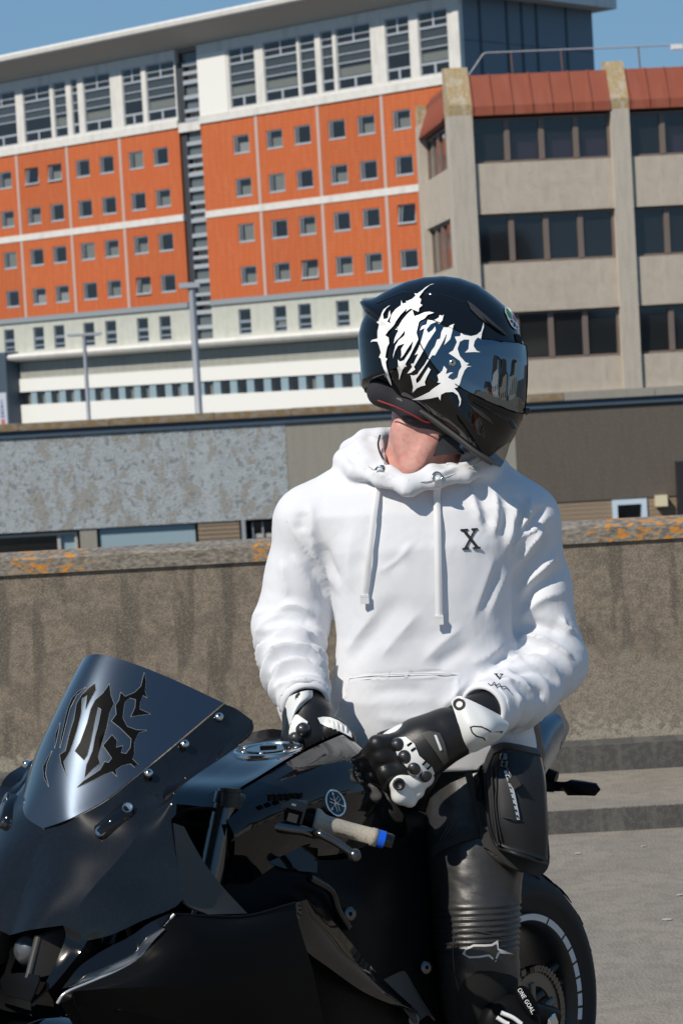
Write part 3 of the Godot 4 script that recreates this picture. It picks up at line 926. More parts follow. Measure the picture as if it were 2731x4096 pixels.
# ------------------------------------------------------------------ the other side of the street, out of the frame: mirrored in visor and paint
func street_house(label: String, at_: Vector3, turn: float, w: float, h: float, d: float, gable: float, wall: String) -> void:
	var t := thing("street_house", label, "house", Transform3D(Basis(Vector3.UP, turn), at_), "houses mirrored in the visor")
	var holes := []
	var y := 1.2
	while y < h - 1.6:
		var x := -w / 2 + 0.9
		while x < w / 2 - 1.6:
			holes.append([x, x + 1.0, y, y + 1.5])
			x += 2.3
		y += 3.0
	part("wall", slab_with_holes(-w / 2, w / 2, 0, h, d / 2, 0.3, holes), K[wall], t)
	box_part("core", Vector3(-w / 2, 0, -d / 2), Vector3(w / 2, h, d / 2 - 0.28), K[wall], t)
	for q in holes:
		var o := box_part("window", Vector3(q[0], q[2], d / 2 - 0.27), Vector3(q[1], q[3], d / 2 - 0.2), K["light metal frame"], t)
		part("pane", box(Vector3(0.85, 1.35, 0.02)), K["dark slot metal"], o, at(Vector3(0, 0, 0.05)))
	var s := st_new()
	st_prism(s, Vector3(0, h, -d / 2 - 0.3), Vector3(1, 0, 0), Vector3(0, 1, 0), PackedVector2Array([Vector2(-w / 2 - 0.3, 0.02), Vector2(w / 2 + 0.3, 0.02), Vector2(0, gable)]), d + 0.6)
	part("roof", done(s), K["dark slot metal"], t)

func make_mirrored_street() -> void:
	var p := struct("side_parapet", box(Vector3(0.25, 1.05, 30)), K["bare grey concrete"], at(Vector3(13.0, 0.525, 6.3)))
	street_house("white gabled house across the street with a dark slate roof", Vector3(30, -9, 14), -PI / 2, 8, 17, 9, 4.0, "bright blind")
	street_house("cream terraced house beside the white gabled one", Vector3(31, -9, 5), -PI / 2, 8, 14, 9, 2.5, "roughcast render")
	street_house("grey rendered block at the street's far end", Vector3(33, -9, -7), -PI / 2, 10, 13, 9, 1.0, "pale grey green cladding")
	street_house("orange brick house between two pale houses", Vector3(31, -9, 24), -PI / 2, 9, 14, 9, 3.0, "orange terracotta tile")
	street_house("tall pale house beside the orange brick one", Vector3(34, -9, 35), -PI / 2, 10, 18, 9, 3.0, "pilaster concrete")

func b1(x: float, y: float, v: float) -> Vector3: return bk(x * 0.70153, 2500 + y * 0.70153, v)
func b2(x: float, y: float, v: float) -> Vector3: return bk(900 + x * 0.70153, 2600 + y * 0.70153, v)
func b3(x: float, y: float, v: float) -> Vector3: return bk(1100 + x * 0.44643, 3300 + y * 0.44643, v)
func b4(x: float, y: float, v: float) -> Vector3: return bk(600 + x * 0.44643, 2850 + y * 0.44643, v)
func b5(x: float, y: float, v: float) -> Vector3: return bk(x * 0.44643, 3400 + y * 0.44643, v)
func b6(x: float, y: float, v: float) -> Vector3: return bk(2000 + x * 0.55272, 2300 + y * 0.55272, v)
func uvw(u: float, v: float, w: float) -> Vector3: return Vector3(v, w, u)

func bike_materials() -> void:
	mat("gloss black paint", Color(0.004, 0.004, 0.0048), 0.12, 0.0, {"metallic_specular": 0.1, "clearcoat_enabled": true, "clearcoat": 1.0, "clearcoat_roughness": 0.03})
	var w := 512
	var f1 := noise_map(41, 0.45, 2, w, w)
	var f2 := noise_map(42, 0.03, 3, w, w)
	mat("scratched gloss paint", Color(1, 1, 1), 0.26, 0.0, {"metallic_specular": 0.16, "clearcoat_enabled": true, "clearcoat": 1.0, "clearcoat_roughness": 0.05})
	K["scratched gloss paint"].albedo_texture = ImageTexture.create_from_image(paint(w, w, Color(0.005, 0.005, 0.0055), [[f1, 0.76, 0.86, 0.5, Color(0.08, 0.08, 0.09)], [f2, 0.6, 0.8, 0.25, Color(0.012, 0.012, 0.013)]]))
	tiled(K["scratched gloss paint"], 0.35)
	mat("matte black plastic", Color(0.006, 0.0062, 0.0068), 0.4, 0.0, {"metallic_specular": 0.16})
	mat("satin black paint", Color(0.007, 0.007, 0.0075), 0.35, 0.0, {"metallic_specular": 0.18})
	mat("black textured plastic", Color(0.045, 0.043, 0.04), 0.5, 0.0, {"metallic_specular": 0.35})
	mat("deep black", Color(0.003, 0.003, 0.003), 0.6, 0.0, {"metallic_specular": 0.2})
	mat("tinted screen", Color(0.05, 0.066, 0.09), 0.36, 0.8, {"clearcoat_enabled": true, "clearcoat": 1.0, "clearcoat_roughness": 0.04})
	mat("screen decal", Color(0.006, 0.006, 0.006), 0.4, 0.0, {"metallic_specular": 0.15})
	mat("screen outline", Color(0.2, 0.22, 0.24), 0.5)
	mat("silver edge", Color(0.55, 0.56, 0.56), 0.35, 0.6)
	mat("polished steel", Color(0.62, 0.62, 0.6), 0.18, 1.0)
	mat("dark steel", Color(0.12, 0.12, 0.12), 0.25, 0.9)
	mat("lens glass", Color(0.1, 0.105, 0.115), 0.08, 0.5, {"clearcoat_enabled": true, "clearcoat": 1.0})
	mat("clear strip lens", Color(0.45, 0.47, 0.5), 0.12, 0.4, {"clearcoat_enabled": true, "clearcoat": 1.0})
	mat("grip rubber", Color(0.3, 0.27, 0.225), 0.8)
	var g1 := noise_map(43, 0.05, 4, 256, 256)
	var g2 := noise_map(44, 0.3, 2, 256, 256)
	K["grip rubber"].albedo_color = Color(1, 1, 1)
	K["grip rubber"].albedo_texture = ImageTexture.create_from_image(paint(256, 256, Color(0.33, 0.3, 0.25), [[g1, 0.5, 0.7, 0.6, Color(0.2, 0.185, 0.16)], [g2, 0.6, 0.8, 0.5, Color(0.12, 0.11, 0.1)]]))
	tiled(K["grip rubber"], 0.08)
	mat("switch housing", Color(0.06, 0.055, 0.05), 0.5)
	mat("blue anodised", Color(0.01, 0.12, 0.75), 0.3, 0.3)
	mat("tyre rubber", Color(0.012, 0.012, 0.012), 0.75)
	mat("rim black", Color(0.012, 0.012, 0.013), 0.35)
	mat("reflective tape", Color(0.62, 0.64, 0.66), 0.5)
	mat("sprocket alloy", Color(0.16, 0.145, 0.12), 0.4, 0.6)
	mat("tail blue black", Color(0.03, 0.075, 0.12), 0.2, 0.0, {"clearcoat_enabled": true, "clearcoat": 1.0})
	mat("red trim", Color(0.45, 0.02, 0.02), 0.5)
	mat("seat vinyl", Color(0.012, 0.012, 0.012), 0.6)
	mat("white print", Color(0.7, 0.7, 0.7), 0.5)

# ---- casting a photo ray onto a built surface (grid of points), for print that lies on it
func cast(grid: Array, o: Vector3, d: Vector3):
	var best := 1e9
	var out = null
	for j in grid.size() - 1:
		for i in grid[0].size() - 1:
			var a: Vector3 = grid[j][i]
			var b: Vector3 = grid[j][i + 1]
			var c: Vector3 = grid[j + 1][i + 1]
			var e: Vector3 = grid[j + 1][i]
			for tr in [[a, b, c], [a, c, e]]:
				var hit = Geometry3D.ray_intersects_triangle(o, d, tr[0], tr[1], tr[2])
				if hit != null:
					var q: float = o.distance_squared_to(hit)
					if q < best:
						best = q
						var n: Vector3 = (tr[1] - tr[0]).cross(tr[2] - tr[0]).normalized()
						if n.dot(d) > 0: n = -n
						out = [hit, n]
	return out

# polygons in photo pixels laid onto a grid surface; the pieces are cut small so that they bend with it
func st_decal(s: SurfaceTool, polys: Array, grid: Array, inv: Transform3D, lift: float, cell := 36.0) -> void:
	var o := inv * EYE
	var memo := {}
	for poly in polys:
		var pv := PackedVector2Array(poly)
		var r := Rect2(pv[0], Vector2.ZERO)
		for p in pv: r = r.expand(p)
		var x := floorf(r.position.x / cell) * cell
		while x < r.end.x:
			var y := floorf(r.position.y / cell) * cell
			while y < r.end.y:
				var sq := PackedVector2Array([Vector2(x, y), Vector2(x + cell, y), Vector2(x + cell, y + cell), Vector2(x, y + cell)])
				for piece in Geometry2D.intersect_polygons(pv, sq):
					var idx := Geometry2D.triangulate_polygon(piece)
					var pts := []
					var ok := true
					for p in piece:
						var key := "%.1f %.1f" % [p.x, p.y]
						if not memo.has(key):
							memo[key] = cast(grid, o, (inv.basis * ray(p.x, p.y)).normalized())
						var h = memo[key]
						if h == null:
							ok = false
							break
						pts.append(h[0] + h[1] * lift)
					if ok:
						for k in range(0, idx.size(), 3):
							var a: Vector3 = pts[idx[k]]
							var b: Vector3 = pts[idx[k + 1]]
							var c: Vector3 = pts[idx[k + 2]]
							if (b - a).cross(c - a).dot(a - o) < 0: tri(s, a, c, b, 1)
							else: tri(s, a, b, c, 1)
				y += cell
			x += cell

func px(list: Array, ox: float, oy: float, sc: float) -> Array:
	var out := []
	for i in range(0, list.size(), 2):
		out.append(Vector2(ox + list[i] * sc, oy + list[i + 1] * sc))
	return out

func screw(parent: Node, p: Vector3, n: Vector3, r: float, m: String, called := "screw") -> Node3D:
	var o := part(called, lathe(Vector3.ZERO, n, [Vector2(-0.004, r), Vector2(0.001, r), Vector2(0.003, r * 0.75), Vector2(0.0042, r * 0.45), Vector2(0.0045, 0.0001)], 16, false), K[m], parent, at(p))
	part("socket", lathe(Vector3.ZERO, n, [Vector2(0.0043, r * 0.32), Vector2(0.0052, r * 0.3), Vector2(0.005, 0.0001)], 6), K["deep black"], o)
	return o

func outward(g: Array) -> bool:      # whether a grid must be flipped to face away from the bike's middle
	var sum := 0.0
	for j in g.size() - 1:
		for i in g[0].size() - 1:
			var p: Vector3 = g[j][i]
			var n: Vector3 = (g[j][i + 1] - p).cross(g[j + 1][i] - p)
			sum += n.dot(p - Vector3(0, 0.62, clampf(p.z, 0.1, 1.15)))
	return sum < 0.0

func shell(rows: Array, nu: int, nv: int, th: float) -> ArrayMesh:
	var g := sheet_grid(rows, nu, nv)
	var s := st_new()
	st_grid(s, g, th, outward(g))
	return done(s)

# a panel and its mirror image: one mesh where they meet in the middle, else two parts
func sym(called: String, rows: Array, nu: int, nv: int, th: float, m: Material, parent: Node) -> MeshInstance3D:
	var meet := false
	for r in rows:
		for p in r:
			if absf(p.x) < 0.0005: meet = true
	if meet:
		var s := st_new()
		for rr in [rows, mir(rows)]:
			var g := sheet_grid(rr, nu, nv)
			st_grid(s, g, th, outward(g))
		return part(called, done(s), m, parent)
	var o := part(called, shell(rows, nu, nv, th), m, parent)
	part(called, shell(mir(rows), nu, nv, th), m, parent)
	return o

func make_bike() -> void:
	var t := thing("motorcycle", "black sports motorcycle with dark tinted screen parked before the parapet", "motorcycle", bike_t)
	# ---------------- windscreen
	var edge := spline([b1(245, 1160, 0.0), b1(340, 1128, 0.035), b1(430, 1090, 0.06), b1(600, 1000, 0.095), b1(750, 880, 0.12), b1(900, 760, 0.137), b1(1080, 610, 0.152), b1(1275, 445, 0.165)], 4)
	var mid := []
	var c0: Vector3 = b1(245, 1160, 0.0)
	var c2 := uvw(1.205, 0, 1.219)
	var c1 := uvw(1.312, 0, 1.095)
	var ne := edge.size()
	for i in ne:
		var q := float(i) / (ne - 1)
		mid.append(c0 * (1 - q) * (1 - q) + c1 * 2 * q * (1 - q) + c2 * q * q)
	var wgrid := []
	for i in ne:
		var row := []
		var e: Vector3 = edge[i]
		var c: Vector3 = mid[i]
		for k in range(-14, 15):
			var q := absf(k) / 14.0
			var bow := pow(q, 1.72)
			row.append(Vector3(e.x * k / 14.0, lerpf(c.y, e.y, bow), lerpf(c.z, e.z, bow)))
		wgrid.append(row)
	var ws := st_new()
	st_grid(ws, wgrid, 0.004, outward(wgrid))
	var wsn := part("windscreen", done(ws), K["tinted screen"], t)
	# print on the screen: black spiked letters with pale outlines
	var letters := [
		[823, 275, 832, 320, 826, 380, 838, 415, 815, 400, 800, 440, 795, 480, 855, 508, 790, 515, 748, 523, 772, 470, 775, 425, 740, 415, 712, 440, 705, 480, 700, 530, 725, 580, 780, 600, 835, 602, 790, 615, 765, 670, 765, 735, 755, 765, 800, 810, 808, 850, 800, 873, 790, 830, 745, 790, 700, 800, 660, 825, 667, 862, 640, 835, 590, 855, 520, 890, 443, 925, 480, 890, 540, 850, 610, 800, 640, 760, 590, 688, 640, 628, 668, 660, 662, 700, 700, 690, 690, 730, 720, 735, 745, 700, 750, 650, 690, 590, 638, 548, 665, 510, 660, 460, 680, 430, 690, 385, 715, 410, 770, 385, 805, 350],
		[625, 338, 633, 400, 650, 450, 625, 500, 610, 580, 590, 650, 560, 750, 570, 790, 530, 820, 485, 868, 495, 800, 530, 720, 545, 640, 565, 560, 580, 480, 560, 470, 540, 560, 520, 660, 500, 740, 480, 770, 430, 720, 460, 670, 500, 560, 520, 480, 545, 430, 590, 390],
		[543, 335, 548, 370, 520, 420, 490, 480, 500, 400, 470, 420, 465, 500, 440, 600, 415, 680, 400, 720, 370, 760, 382, 700, 400, 620, 425, 540, 440, 450, 470, 400, 510, 360],
		[490, 358, 440, 400, 420, 440, 400, 480, 385, 540, 370, 600, 355, 660, 345, 700, 352, 640, 370, 560, 390, 480, 415, 420, 450, 380],
		[410, 690, 390, 740, 365, 780, 380, 855, 352, 790, 345, 740, 375, 720],
		[300, 720, 270, 790, 262, 850, 280, 920, 255, 870, 250, 810, 275, 760],
		[345, 560, 330, 640, 315, 700, 322, 620],
		[650, 770, 625, 790, 600, 780, 560, 850, 585, 840, 620, 800]]
	var polys := []
	var wide := []
	for l in letters:
		var q := px(l, 0, 2500, 0.70153)
		polys.append(q)
		for e in Geometry2D.offset_polygon(PackedVector2Array(q), 2.0):
			wide.append(e)
	var winv := bike_t.affine_inverse()
	var ds := st_new()
	st_decal(ds, wide, wgrid, winv, 0.0006)
	part("lettering_outline", done(ds), K["screen outline"], wsn)
	ds = st_new()
	st_decal(ds, polys, wgrid, winv, 0.0012)
	part("lettering", done(ds), K["screen decal"], wsn)
	# ---------------- nose cowl
	var inner := [b1(1275, 445, 0.165), b1(1080, 610, 0.152), b1(900, 760, 0.137), b1(750, 880, 0.12), b1(600, 1000, 0.095), b1(430, 1090, 0.06), b1(245, 1160, 0.0), b1(180, 1370, 0.0), b1(112, 1570, 0.0), b1(51, 1763, 0.0)]
	var midc := [b1(1350, 480, 0.178), b1(1150, 690, 0.168), b1(975, 845, 0.16), b1(850, 960, 0.147), b1(720, 1070, 0.137), b1(590, 1190, 0.115), b1(420, 1300, 0.08), b1(330, 1450, 0.069), b1(250, 1600, 0.06), b1(180, 1738, 0.05)]
	var crease := [b1(1440, 545, 0.187), b1(1235, 740, 0.185), b1(1060, 880, 0.183), b1(950, 985, 0.18), b1(850, 1110, 0.174), b1(740, 1260, 0.165), b1(620, 1400, 0.15), b1(520, 1510, 0.135), b1(430, 1630, 0.117), b1(362, 1712, 0.1)]
	for i in inner.size():
		inner[i] = inner[i] - Vector3(0, 0.002, 0.002)
	var outer := [b1(1420, 640, 0.19), b1(1255, 765, 0.193), b1(1095, 865, 0.196), b1(1000, 945, 0.198), b1(976, 1090, 0.205), b1(1000, 1300, 0.22), b1(1045, 1562, 0.236), b1(800, 1690, 0.2), b1(640, 1765, 0.172), b1(500, 1800, 0.14)]
	var rows := [inner, midc, crease]
	var cw := sym("nose_cowl", rows, 5, 6, 0.0, K["scratched gloss paint"], t)
	var midside := []
	for i in crease.size():
		var p: Vector3 = (crease[i] + outer[i]) * 0.5
		midside.append(p + Vector3(0.006, 0.0, 0.0))
	sym("cowl_flank", [crease, midside, outer], 5, 6, 0.0, K["scratched gloss paint"], cw)
	# thickness behind the rear edge
	var under := []
	for i in outer.size():
		under.append(outer[i] - Vector3(0.03, 0.004, 0.004))
	sym("cowl_return", [outer, under], 4, 1, 0.0, K["gloss black paint"], cw)
	# cheek beside the intake, ending in a pointed chin
	var cheek := [[b1(362, 1712, 0.1), b1(430, 1745, 0.12), b1(500, 1800, 0.14)], [b1(376, 1775, 0.102), b1(420, 1810, 0.117), b1(470, 1850, 0.134)], [b1(335, 1890, 0.1), b1(375, 1910, 0.113), b1(412, 1925, 0.126)], [b1(245, 2070, 0.092), b1(275, 2065, 0.102), b1(305, 2055, 0.11)], [b1(176, 2168, 0.086), b1(182, 2166, 0.088), b1(190, 2160, 0.09)]]
	sym("cheek", cheek, 4, 4, 0.004, K["gloss black paint"], cw)
	var cheek2 := []
	for r in cheek:
		cheek2.append([r[2], r[2] + Vector3(0.012, -0.012, -0.035), r[2] + Vector3(0.004, -0.03, -0.08)])
	sym("cheek_underside", cheek2, 3, 3, 0.0, K["gloss black paint"], cw)
	# ---------------- intake with the single headlamp
	var rec := sym("intake_recess", [[uvw(1.40, 0, 0.80), uvw(1.385, 0.06, 0.80), uvw(1.37, 0.12, 0.805)], [uvw(1.37, 0, 0.72), uvw(1.37, 0.06, 0.72), uvw(1.36, 0.12, 0.72)], [uvw(1.43, 0, 0.65), uvw(1.43, 0.05, 0.65), uvw(1.42, 0.1, 0.66)]], 3, 3, 0.0, K["deep black"], t)
	for sd in [-1.0, 1.0]:
		var fin := st_new()
		var fa: Vector3 = b5(325, 770, 0.04)
		var fb: Vector3 = b5(236, 1150, 0.048)
		fa.x *= sd
		fb.x *= sd
		var dx := Vector3(0.012 * sd, 0, 0)
		var pts := [fa, fb, fb + Vector3(0.02 * sd, 0.0, -0.07), fa + Vector3(0.02 * sd, 0.01, -0.07)]
		quad(fin, pts[0], pts[1], pts[2], pts[3])
		quad(fin, pts[0] + dx, pts[3] + dx, pts[2] + dx, pts[1] + dx)
		quad(fin, pts[0], pts[0] + dx, pts[1] + dx, pts[1])
		quad(fin, pts[1], pts[1] + dx, pts[2] + dx, pts[2])
		st_tube(fin, [pts[0] + dx * 0.5, pts[1] + dx * 0.5], 0.0068, 8)
		part("intake_fin", done(fin), K["black textured plastic"], rec)
	var lp: Vector3 = b5(232, 905, 0.0)
	var lens := part("headlight", lathe(lp, Vector3(0, 0.05, 1), [Vector2(-0.02, 0.03), Vector2(-0.004, 0.03), Vector2(-0.002, 0.026), Vector2(-0.006, 0.025)], 28), K["deep black"], t)
	part("lens", lathe(lp, Vector3(0, 0.05, 1), [Vector2(-0.005, 0.0255), Vector2(0.004, 0.023), Vector2(0.01, 0.018), Vector2(0.0145, 0.01), Vector2(0.016, 0.0001)], 28, false), K["lens glass"], lens)
	var lip := [[b5(0, 1300, -0.06), b5(140, 1320, 0.02), b5(276, 1358, 0.085)], [b5(0, 1180, -0.045), b5(170, 1170, 0.03), b5(345, 1190, 0.098)], [b5(30, 1120, -0.03), b5(190, 1100, 0.03), b5(350, 1120, 0.09)]]
	part("intake_lip", shell(lip, 4, 4, 0.003), K["matte black plastic"], t)
	var chin := [[b5(0, 1305, -0.06), b5(140, 1325, 0.02), b5(276, 1362, 0.085)], [b5(0, 1360, -0.05), b5(150, 1400, 0.02), b5(280, 1440, 0.08)]]
	part("chin_panel", shell(chin, 4, 3, 0.003), K["matte black plastic"], t)
	# ---------------- light strip under the cowl
	for sd in [1, -1]:
		var led := [b5(655, 1212, 0.157), b5(760, 1118, 0.172), b5(860, 1080, 0.18), b5(1010, 1012, 0.193), b5(1180, 930, 0.206), b5(1240, 870, 0.212), b5(1320, 770, 0.222), b5(1450, 690, 0.232)]
		var led2 := [b5(690, 1225, 0.157), b5(830, 1155, 0.174), b5(900, 1120, 0.182), b5(1040, 1058, 0.195), b5(1215, 975, 0.208), b5(1290, 900, 0.214), b5(1370, 800, 0.224), b5(1470, 700, 0.233)]
		var back := [b5(560, 1240, 0.15), b5(700, 1060, 0.165), b5(830, 960, 0.172), b5(960, 880, 0.182), b5(1120, 800, 0.195), b5(1220, 740, 0.203), b5(1330, 660, 0.212), b5(1530, 560, 0.226)]
		for k in led.size():
			led[k] += Vector3(0.006, 0.0, 0.004)
			led2[k] += Vector3(0.006, 0.0, 0.004)
		if sd < 0:
			led = mir(led); led2 = mir(led2); back = mir(back)
		var o := part("light_strip", shell([led, led2], 4, 2, 0.006), K["clear strip lens"], t)
		var rim := st_new()
		st_tube(rim, spline(led, 3), 0.0011, 6)
		part("strip_rim", done(rim), K["dark steel"], o)
		part("strip_housing", shell([back, led], 4, 3, 0.002), K["gloss black paint"], o)
	# ---------------- side fairings
	var f0 := [b5(517, 1372, 0.15), b5(590, 1280, 0.16), b5(820, 1180, 0.18), b5(1060, 1075, 0.2), b5(1250, 955, 0.214), b5(1400, 760, 0.228), b5(1560, 575, 0.242), b1(1200, 1660, 0.25), b2(130, 1516, 0.254), b2(400, 1441, 0.253)]
	var f1 := [b5(535, 1378, 0.152), b5(640, 1310, 0.17), b5(860, 1250, 0.2), b5(1100, 1170, 0.222), b1(830, 1960, 0.235), b1(950, 1870, 0.25), b1(1110, 1790, 0.262), b1(1250, 1790, 0.268), b2(160, 1600, 0.27), b2(420, 1560, 0.262)]
	var f2 := [b5(545, 1380, 0.153), b5(660, 1275, 0.174), b1(420, 2092, 0.2), b1(540, 2078, 0.225), b1(680, 2070, 0.247), b1(850, 2064, 0.262), b1(1050, 2062, 0.273), b1(1250, 2060, 0.28), b2(200, 1830, 0.282), b2(500, 1820, 0.272)]
	for k in [1]: f2[k] = b5(640, 1330, 0.172)
	var f3 := [b5(550, 1384, 0.152), b5(700, 1392, 0.165), b1(430, 2165, 0.18), b1(560, 2180, 0.2), b1(720, 2200, 0.215), b1(900, 2240, 0.228), b1(1090, 2290, 0.236), b1(1290, 2360, 0.243), b2(330, 2440, 0.25), b2(640, 2500, 0.245)]
	var sf := sym("fairing", [f0, f1, f2], 4, 5, 0.0, K["matte black plastic"], t)
	sym("fairing_skirt", [f2, f3], 4, 5, 0.0, K["matte black plastic"], sf)
	for sd in [1, -1]:
		var e := f0 if sd > 0 else mir(f0)
		part("silver_edge", tube(spline(e.slice(0, 7), 4), 0.0027, 6), K["silver edge"], sf)
		part("fairing_edge", tube(spline(e.slice(6), 4), 0.0025, 6), K["matte black plastic"], sf)
	var gl := [b2(402, 1440, 0.253), b2(420, 1590, 0.262), b2(455, 1705, 0.264), b2(590, 1810, 0.258), b2(790, 1950, 0.243), b2(965, 2026, 0.228), b2(1060, 2060, 0.215)]
	var gr := [b2(482, 1405, 0.244), b2(600, 1530, 0.243), b2(715, 1665, 0.24), b2(810, 1780, 0.235), b2(930, 1905, 0.224), b2(1045, 2012, 0.214), b2(1100, 2060, 0.206)]
	var gm := []
	for i in gl.size(): gm.append((gl[i] + gr[i]) * 0.5 + Vector3(0.007, 0, 0))
	sym("gloss_panel", [gl, gm, gr], 5, 5, 0.003, K["gloss black paint"], sf)
	var gi := []
	for p in gr: gi.append(p + Vector3(-0.05, 0.0, -0.03))
	sym("panel_return", [gr, gi], 4, 2, 0.0, K["gloss black paint"], sf)
	# lower belly, dark and mostly out of the frame
	var belly := [f3, []]
	for p in f3: belly[1].append(Vector3(p.x * 0.55, 0.30, clampf(p.z, 0.55, 1.2)))
	sym("belly_pan", belly, 3, 4, 0.0, K["matte black plastic"], sf)
	# inner panel between cowl and tank
	var ip0 := [b1(988, 1128, 0.2), b1(1005, 1300, 0.214), b1(1030, 1450, 0.226), b1(1055, 1585, 0.236), b1(1190, 1650, 0.246)]
	var ip1 := [b1(1050, 1150, 0.195), b1(1120, 1280, 0.204), b1(1190, 1390, 0.214), b1(1290, 1515, 0.225), b1(1412, 1645, 0.236)]
	sym("inner_panel", [ip0, ip1], 4, 4, 0.004, K["black textured plastic"], t)
	# ---------------- fasteners on the cowl
	for q in [[1250, 520, 0.172], [1055, 675, 0.161], [850, 842, 0.144]]:
		var p: Vector3 = b1(q[0], q[1], q[2])
		screw(t, p, Vector3(0.55, 0.6, 0.55).normalized(), 0.0075, "polished steel")
		screw(t, Vector3(-p.x, p.y, p.z), Vector3(-0.55, 0.6, 0.55).normalized(), 0.0075, "polished steel")
	for sd in [1.0, -1.0]:
		var p0: Vector3 = b1(730, 1045, 0.141)
		var p1: Vector3 = b1(575, 1180, 0.1135)
		p0.x *= sd
		p1.x *= sd
		var nn := Vector3(0.5 * sd, 0.55, 0.65).normalized()
		var pl := st_new()
		st_tube(pl, [p0 + (p0 - p1) * 0.12 - nn * 0.014, p0 - nn * 0.0135, p1 - nn * 0.0135, p1 - (p0 - p1) * 0.12 - nn * 0.014], [0.009, 0.0185, 0.0185, 0.009], 14)
		var o := part("mirror_mount", done(pl), K["gloss black paint"], t)
		for p in [p0, p1]:
			part("bolt", lathe(p, nn, [Vector2(-0.006, 0.01), Vector2(0.002, 0.01), Vector2(0.004, 0.009), Vector2(0.004, 0.0075)], 20), K["dark steel"], o)
			part("bolt_cap", lathe(p, nn, [Vector2(0.004, 0.0078), Vector2(0.0028, 0.005), Vector2(0.0028, 0.0001)], 20), K["polished steel"], o)
	# ---------------- tank
	var sec := [
		[1.03, 0.93, 0.10, 0.925, 0.125, 0.90, 0.135, 0.87, 0.12, 0.80],
		[0.99, 0.953, 0.105, 0.95, 0.135, 0.925, 0.15, 0.88, 0.13, 0.79],
		[0.92, 0.962, 0.108, 0.968, 0.148, 0.942, 0.166, 0.892, 0.14, 0.785],
		[0.85, 0.976, 0.108, 0.984, 0.155, 0.955, 0.176, 0.893, 0.14, 0.775],
		[0.775, 0.981, 0.103, 0.996, 0.157, 0.962, 0.18, 0.89, 0.14, 0.765],
		[0.70, 0.983, 0.095, 1.003, 0.153, 0.963, 0.178, 0.885, 0.135, 0.75],
		[0.63, 0.975, 0.08, 1.0, 0.14, 0.95, 0.165, 0.87, 0.125, 0.74],
		[0.56, 0.945, 0.065, 0.962, 0.115, 0.905, 0.14, 0.84, 0.11, 0.73],
		[0.49, 0.885, 0.055, 0.89, 0.09, 0.85, 0.11, 0.80, 0.09, 0.72],
		[0.45, 0.83, 0.05, 0.83, 0.07, 0.80, 0.08, 0.77, 0.07, 0.72]]
	var top_rows := [[], [], []]
	var side_rows := [[], [], [], []]
	for q in sec:
		top_rows[0].append(uvw(q[0], 0, q[1]))
		top_rows[1].append(uvw(q[0], q[2] * 0.62, lerpf(q[1], q[3], 0.25)))
		top_rows[2].append(uvw(q[0], q[2], q[3]))
		side_rows[0].append(uvw(q[0], q[2] + 0.004, q[3] - 0.004))
		side_rows[1].append(uvw(q[0], q[4], q[5]))
		side_rows[2].append(uvw(q[0], q[6], q[7]))
		side_rows[3].append(uvw(q[0], q[8], q[9]))
	var tk := sym("tank_cover", top_rows, 5, 6, 0.0, K["gloss black paint"], t)
	sym("tank_side", side_rows, 5, 6, 0.0, K["gloss black paint"], tk)
	var fr := [[uvw(1.03, 0, 0.93), uvw(1.03, 0.06, 0.929), uvw(1.03, 0.10, 0.925), uvw(1.03, 0.125, 0.90), uvw(1.03, 0.135, 0.87), uvw(1.03, 0.12, 0.8)], [uvw(1.05, 0, 0.85), uvw(1.05, 0.05, 0.85), uvw(1.05, 0.08, 0.85), uvw(1.045, 0.1, 0.84), uvw(1.04, 0.1, 0.82), uvw(1.03, 0.1, 0.79)]]
	sym("tank_front", fr, 3, 4, 0.0, K["gloss black paint"], tk)
	# filler cap: ring, lid, bolts
	var cp: Vector3 = b2(250, 590, 0.0) + Vector3(0, 0.005, 0)
	var cn := Vector3(0, 1, 0.04).normalized()
	var cap := part("filler_cap", lathe(cp, cn, [Vector2(-0.01, 0.064), Vector2(0.001, 0.064), Vector2(0.003, 0.0625), Vector2(0.0035, 0.055), Vector2(0.002, 0.0535), Vector2(0.003, 0.047), Vector2(0.003, 0.0001)], 40), K["dark steel"], t)
	part("ring", lathe(cp, cn, [Vector2(-0.004, 0.067), Vector2(0.0042, 0.0665), Vector2(0.0055, 0.0645), Vector2(0.0055, 0.061), Vector2(0.002, 0.0595)], 40), K["polished steel"], cap)
	part("lid", lathe(cp, cn, [Vector2(0.003, 0.043), Vector2(0.0055, 0.042), Vector2(0.006, 0.038), Vector2(0.006, 0.0001)], 36), K["gloss black paint"], cap)
	for k in 7:
		var a := TAU * (k + 0.3) / 7.0
		part("bolt", lathe(cp + Vector3(cos(a), 0, sin(a)) * 0.051, cn, [Vector2(0.002, 0.004), Vector2(0.006, 0.0035), Vector2(0.0065, 0.0001)], 10, false), K["polished steel"], cap)
	part("keyhole_flap", box(Vector3(0.03, 0.004, 0.011)), K["deep black"], cap, Transform3D(Basis(Vector3.UP, 0.5), cp + cn * 0.0075))
	# maker's emblem on the tank side: ring with three crossed tuning forks
	var ep: Vector3 = b2(600, 885, 0.172)
	var en := Vector3(0.93, 0.36, 0.05).normalized()
	var ex := Vector3.UP.cross(en).normalized()
	var ey := en.cross(ex).normalized()
	ep += en * 0.013
	var em := part("tank_emblem", lathe(ep, en, [Vector2(-0.012, 0.0255), Vector2(0.0015, 0.0255), Vector2(0.0022, 0.0248), Vector2(0.0022, 0.0228), Vector2(0.0012, 0.022), Vector2(-0.002, 0.022)], 40), K["polished steel"], t)
	part("emblem_field", lathe(ep, en, [Vector2(0.0002, 0.0224), Vector2(0.0003, 0.0001)], 32), K["gloss black paint"], em)
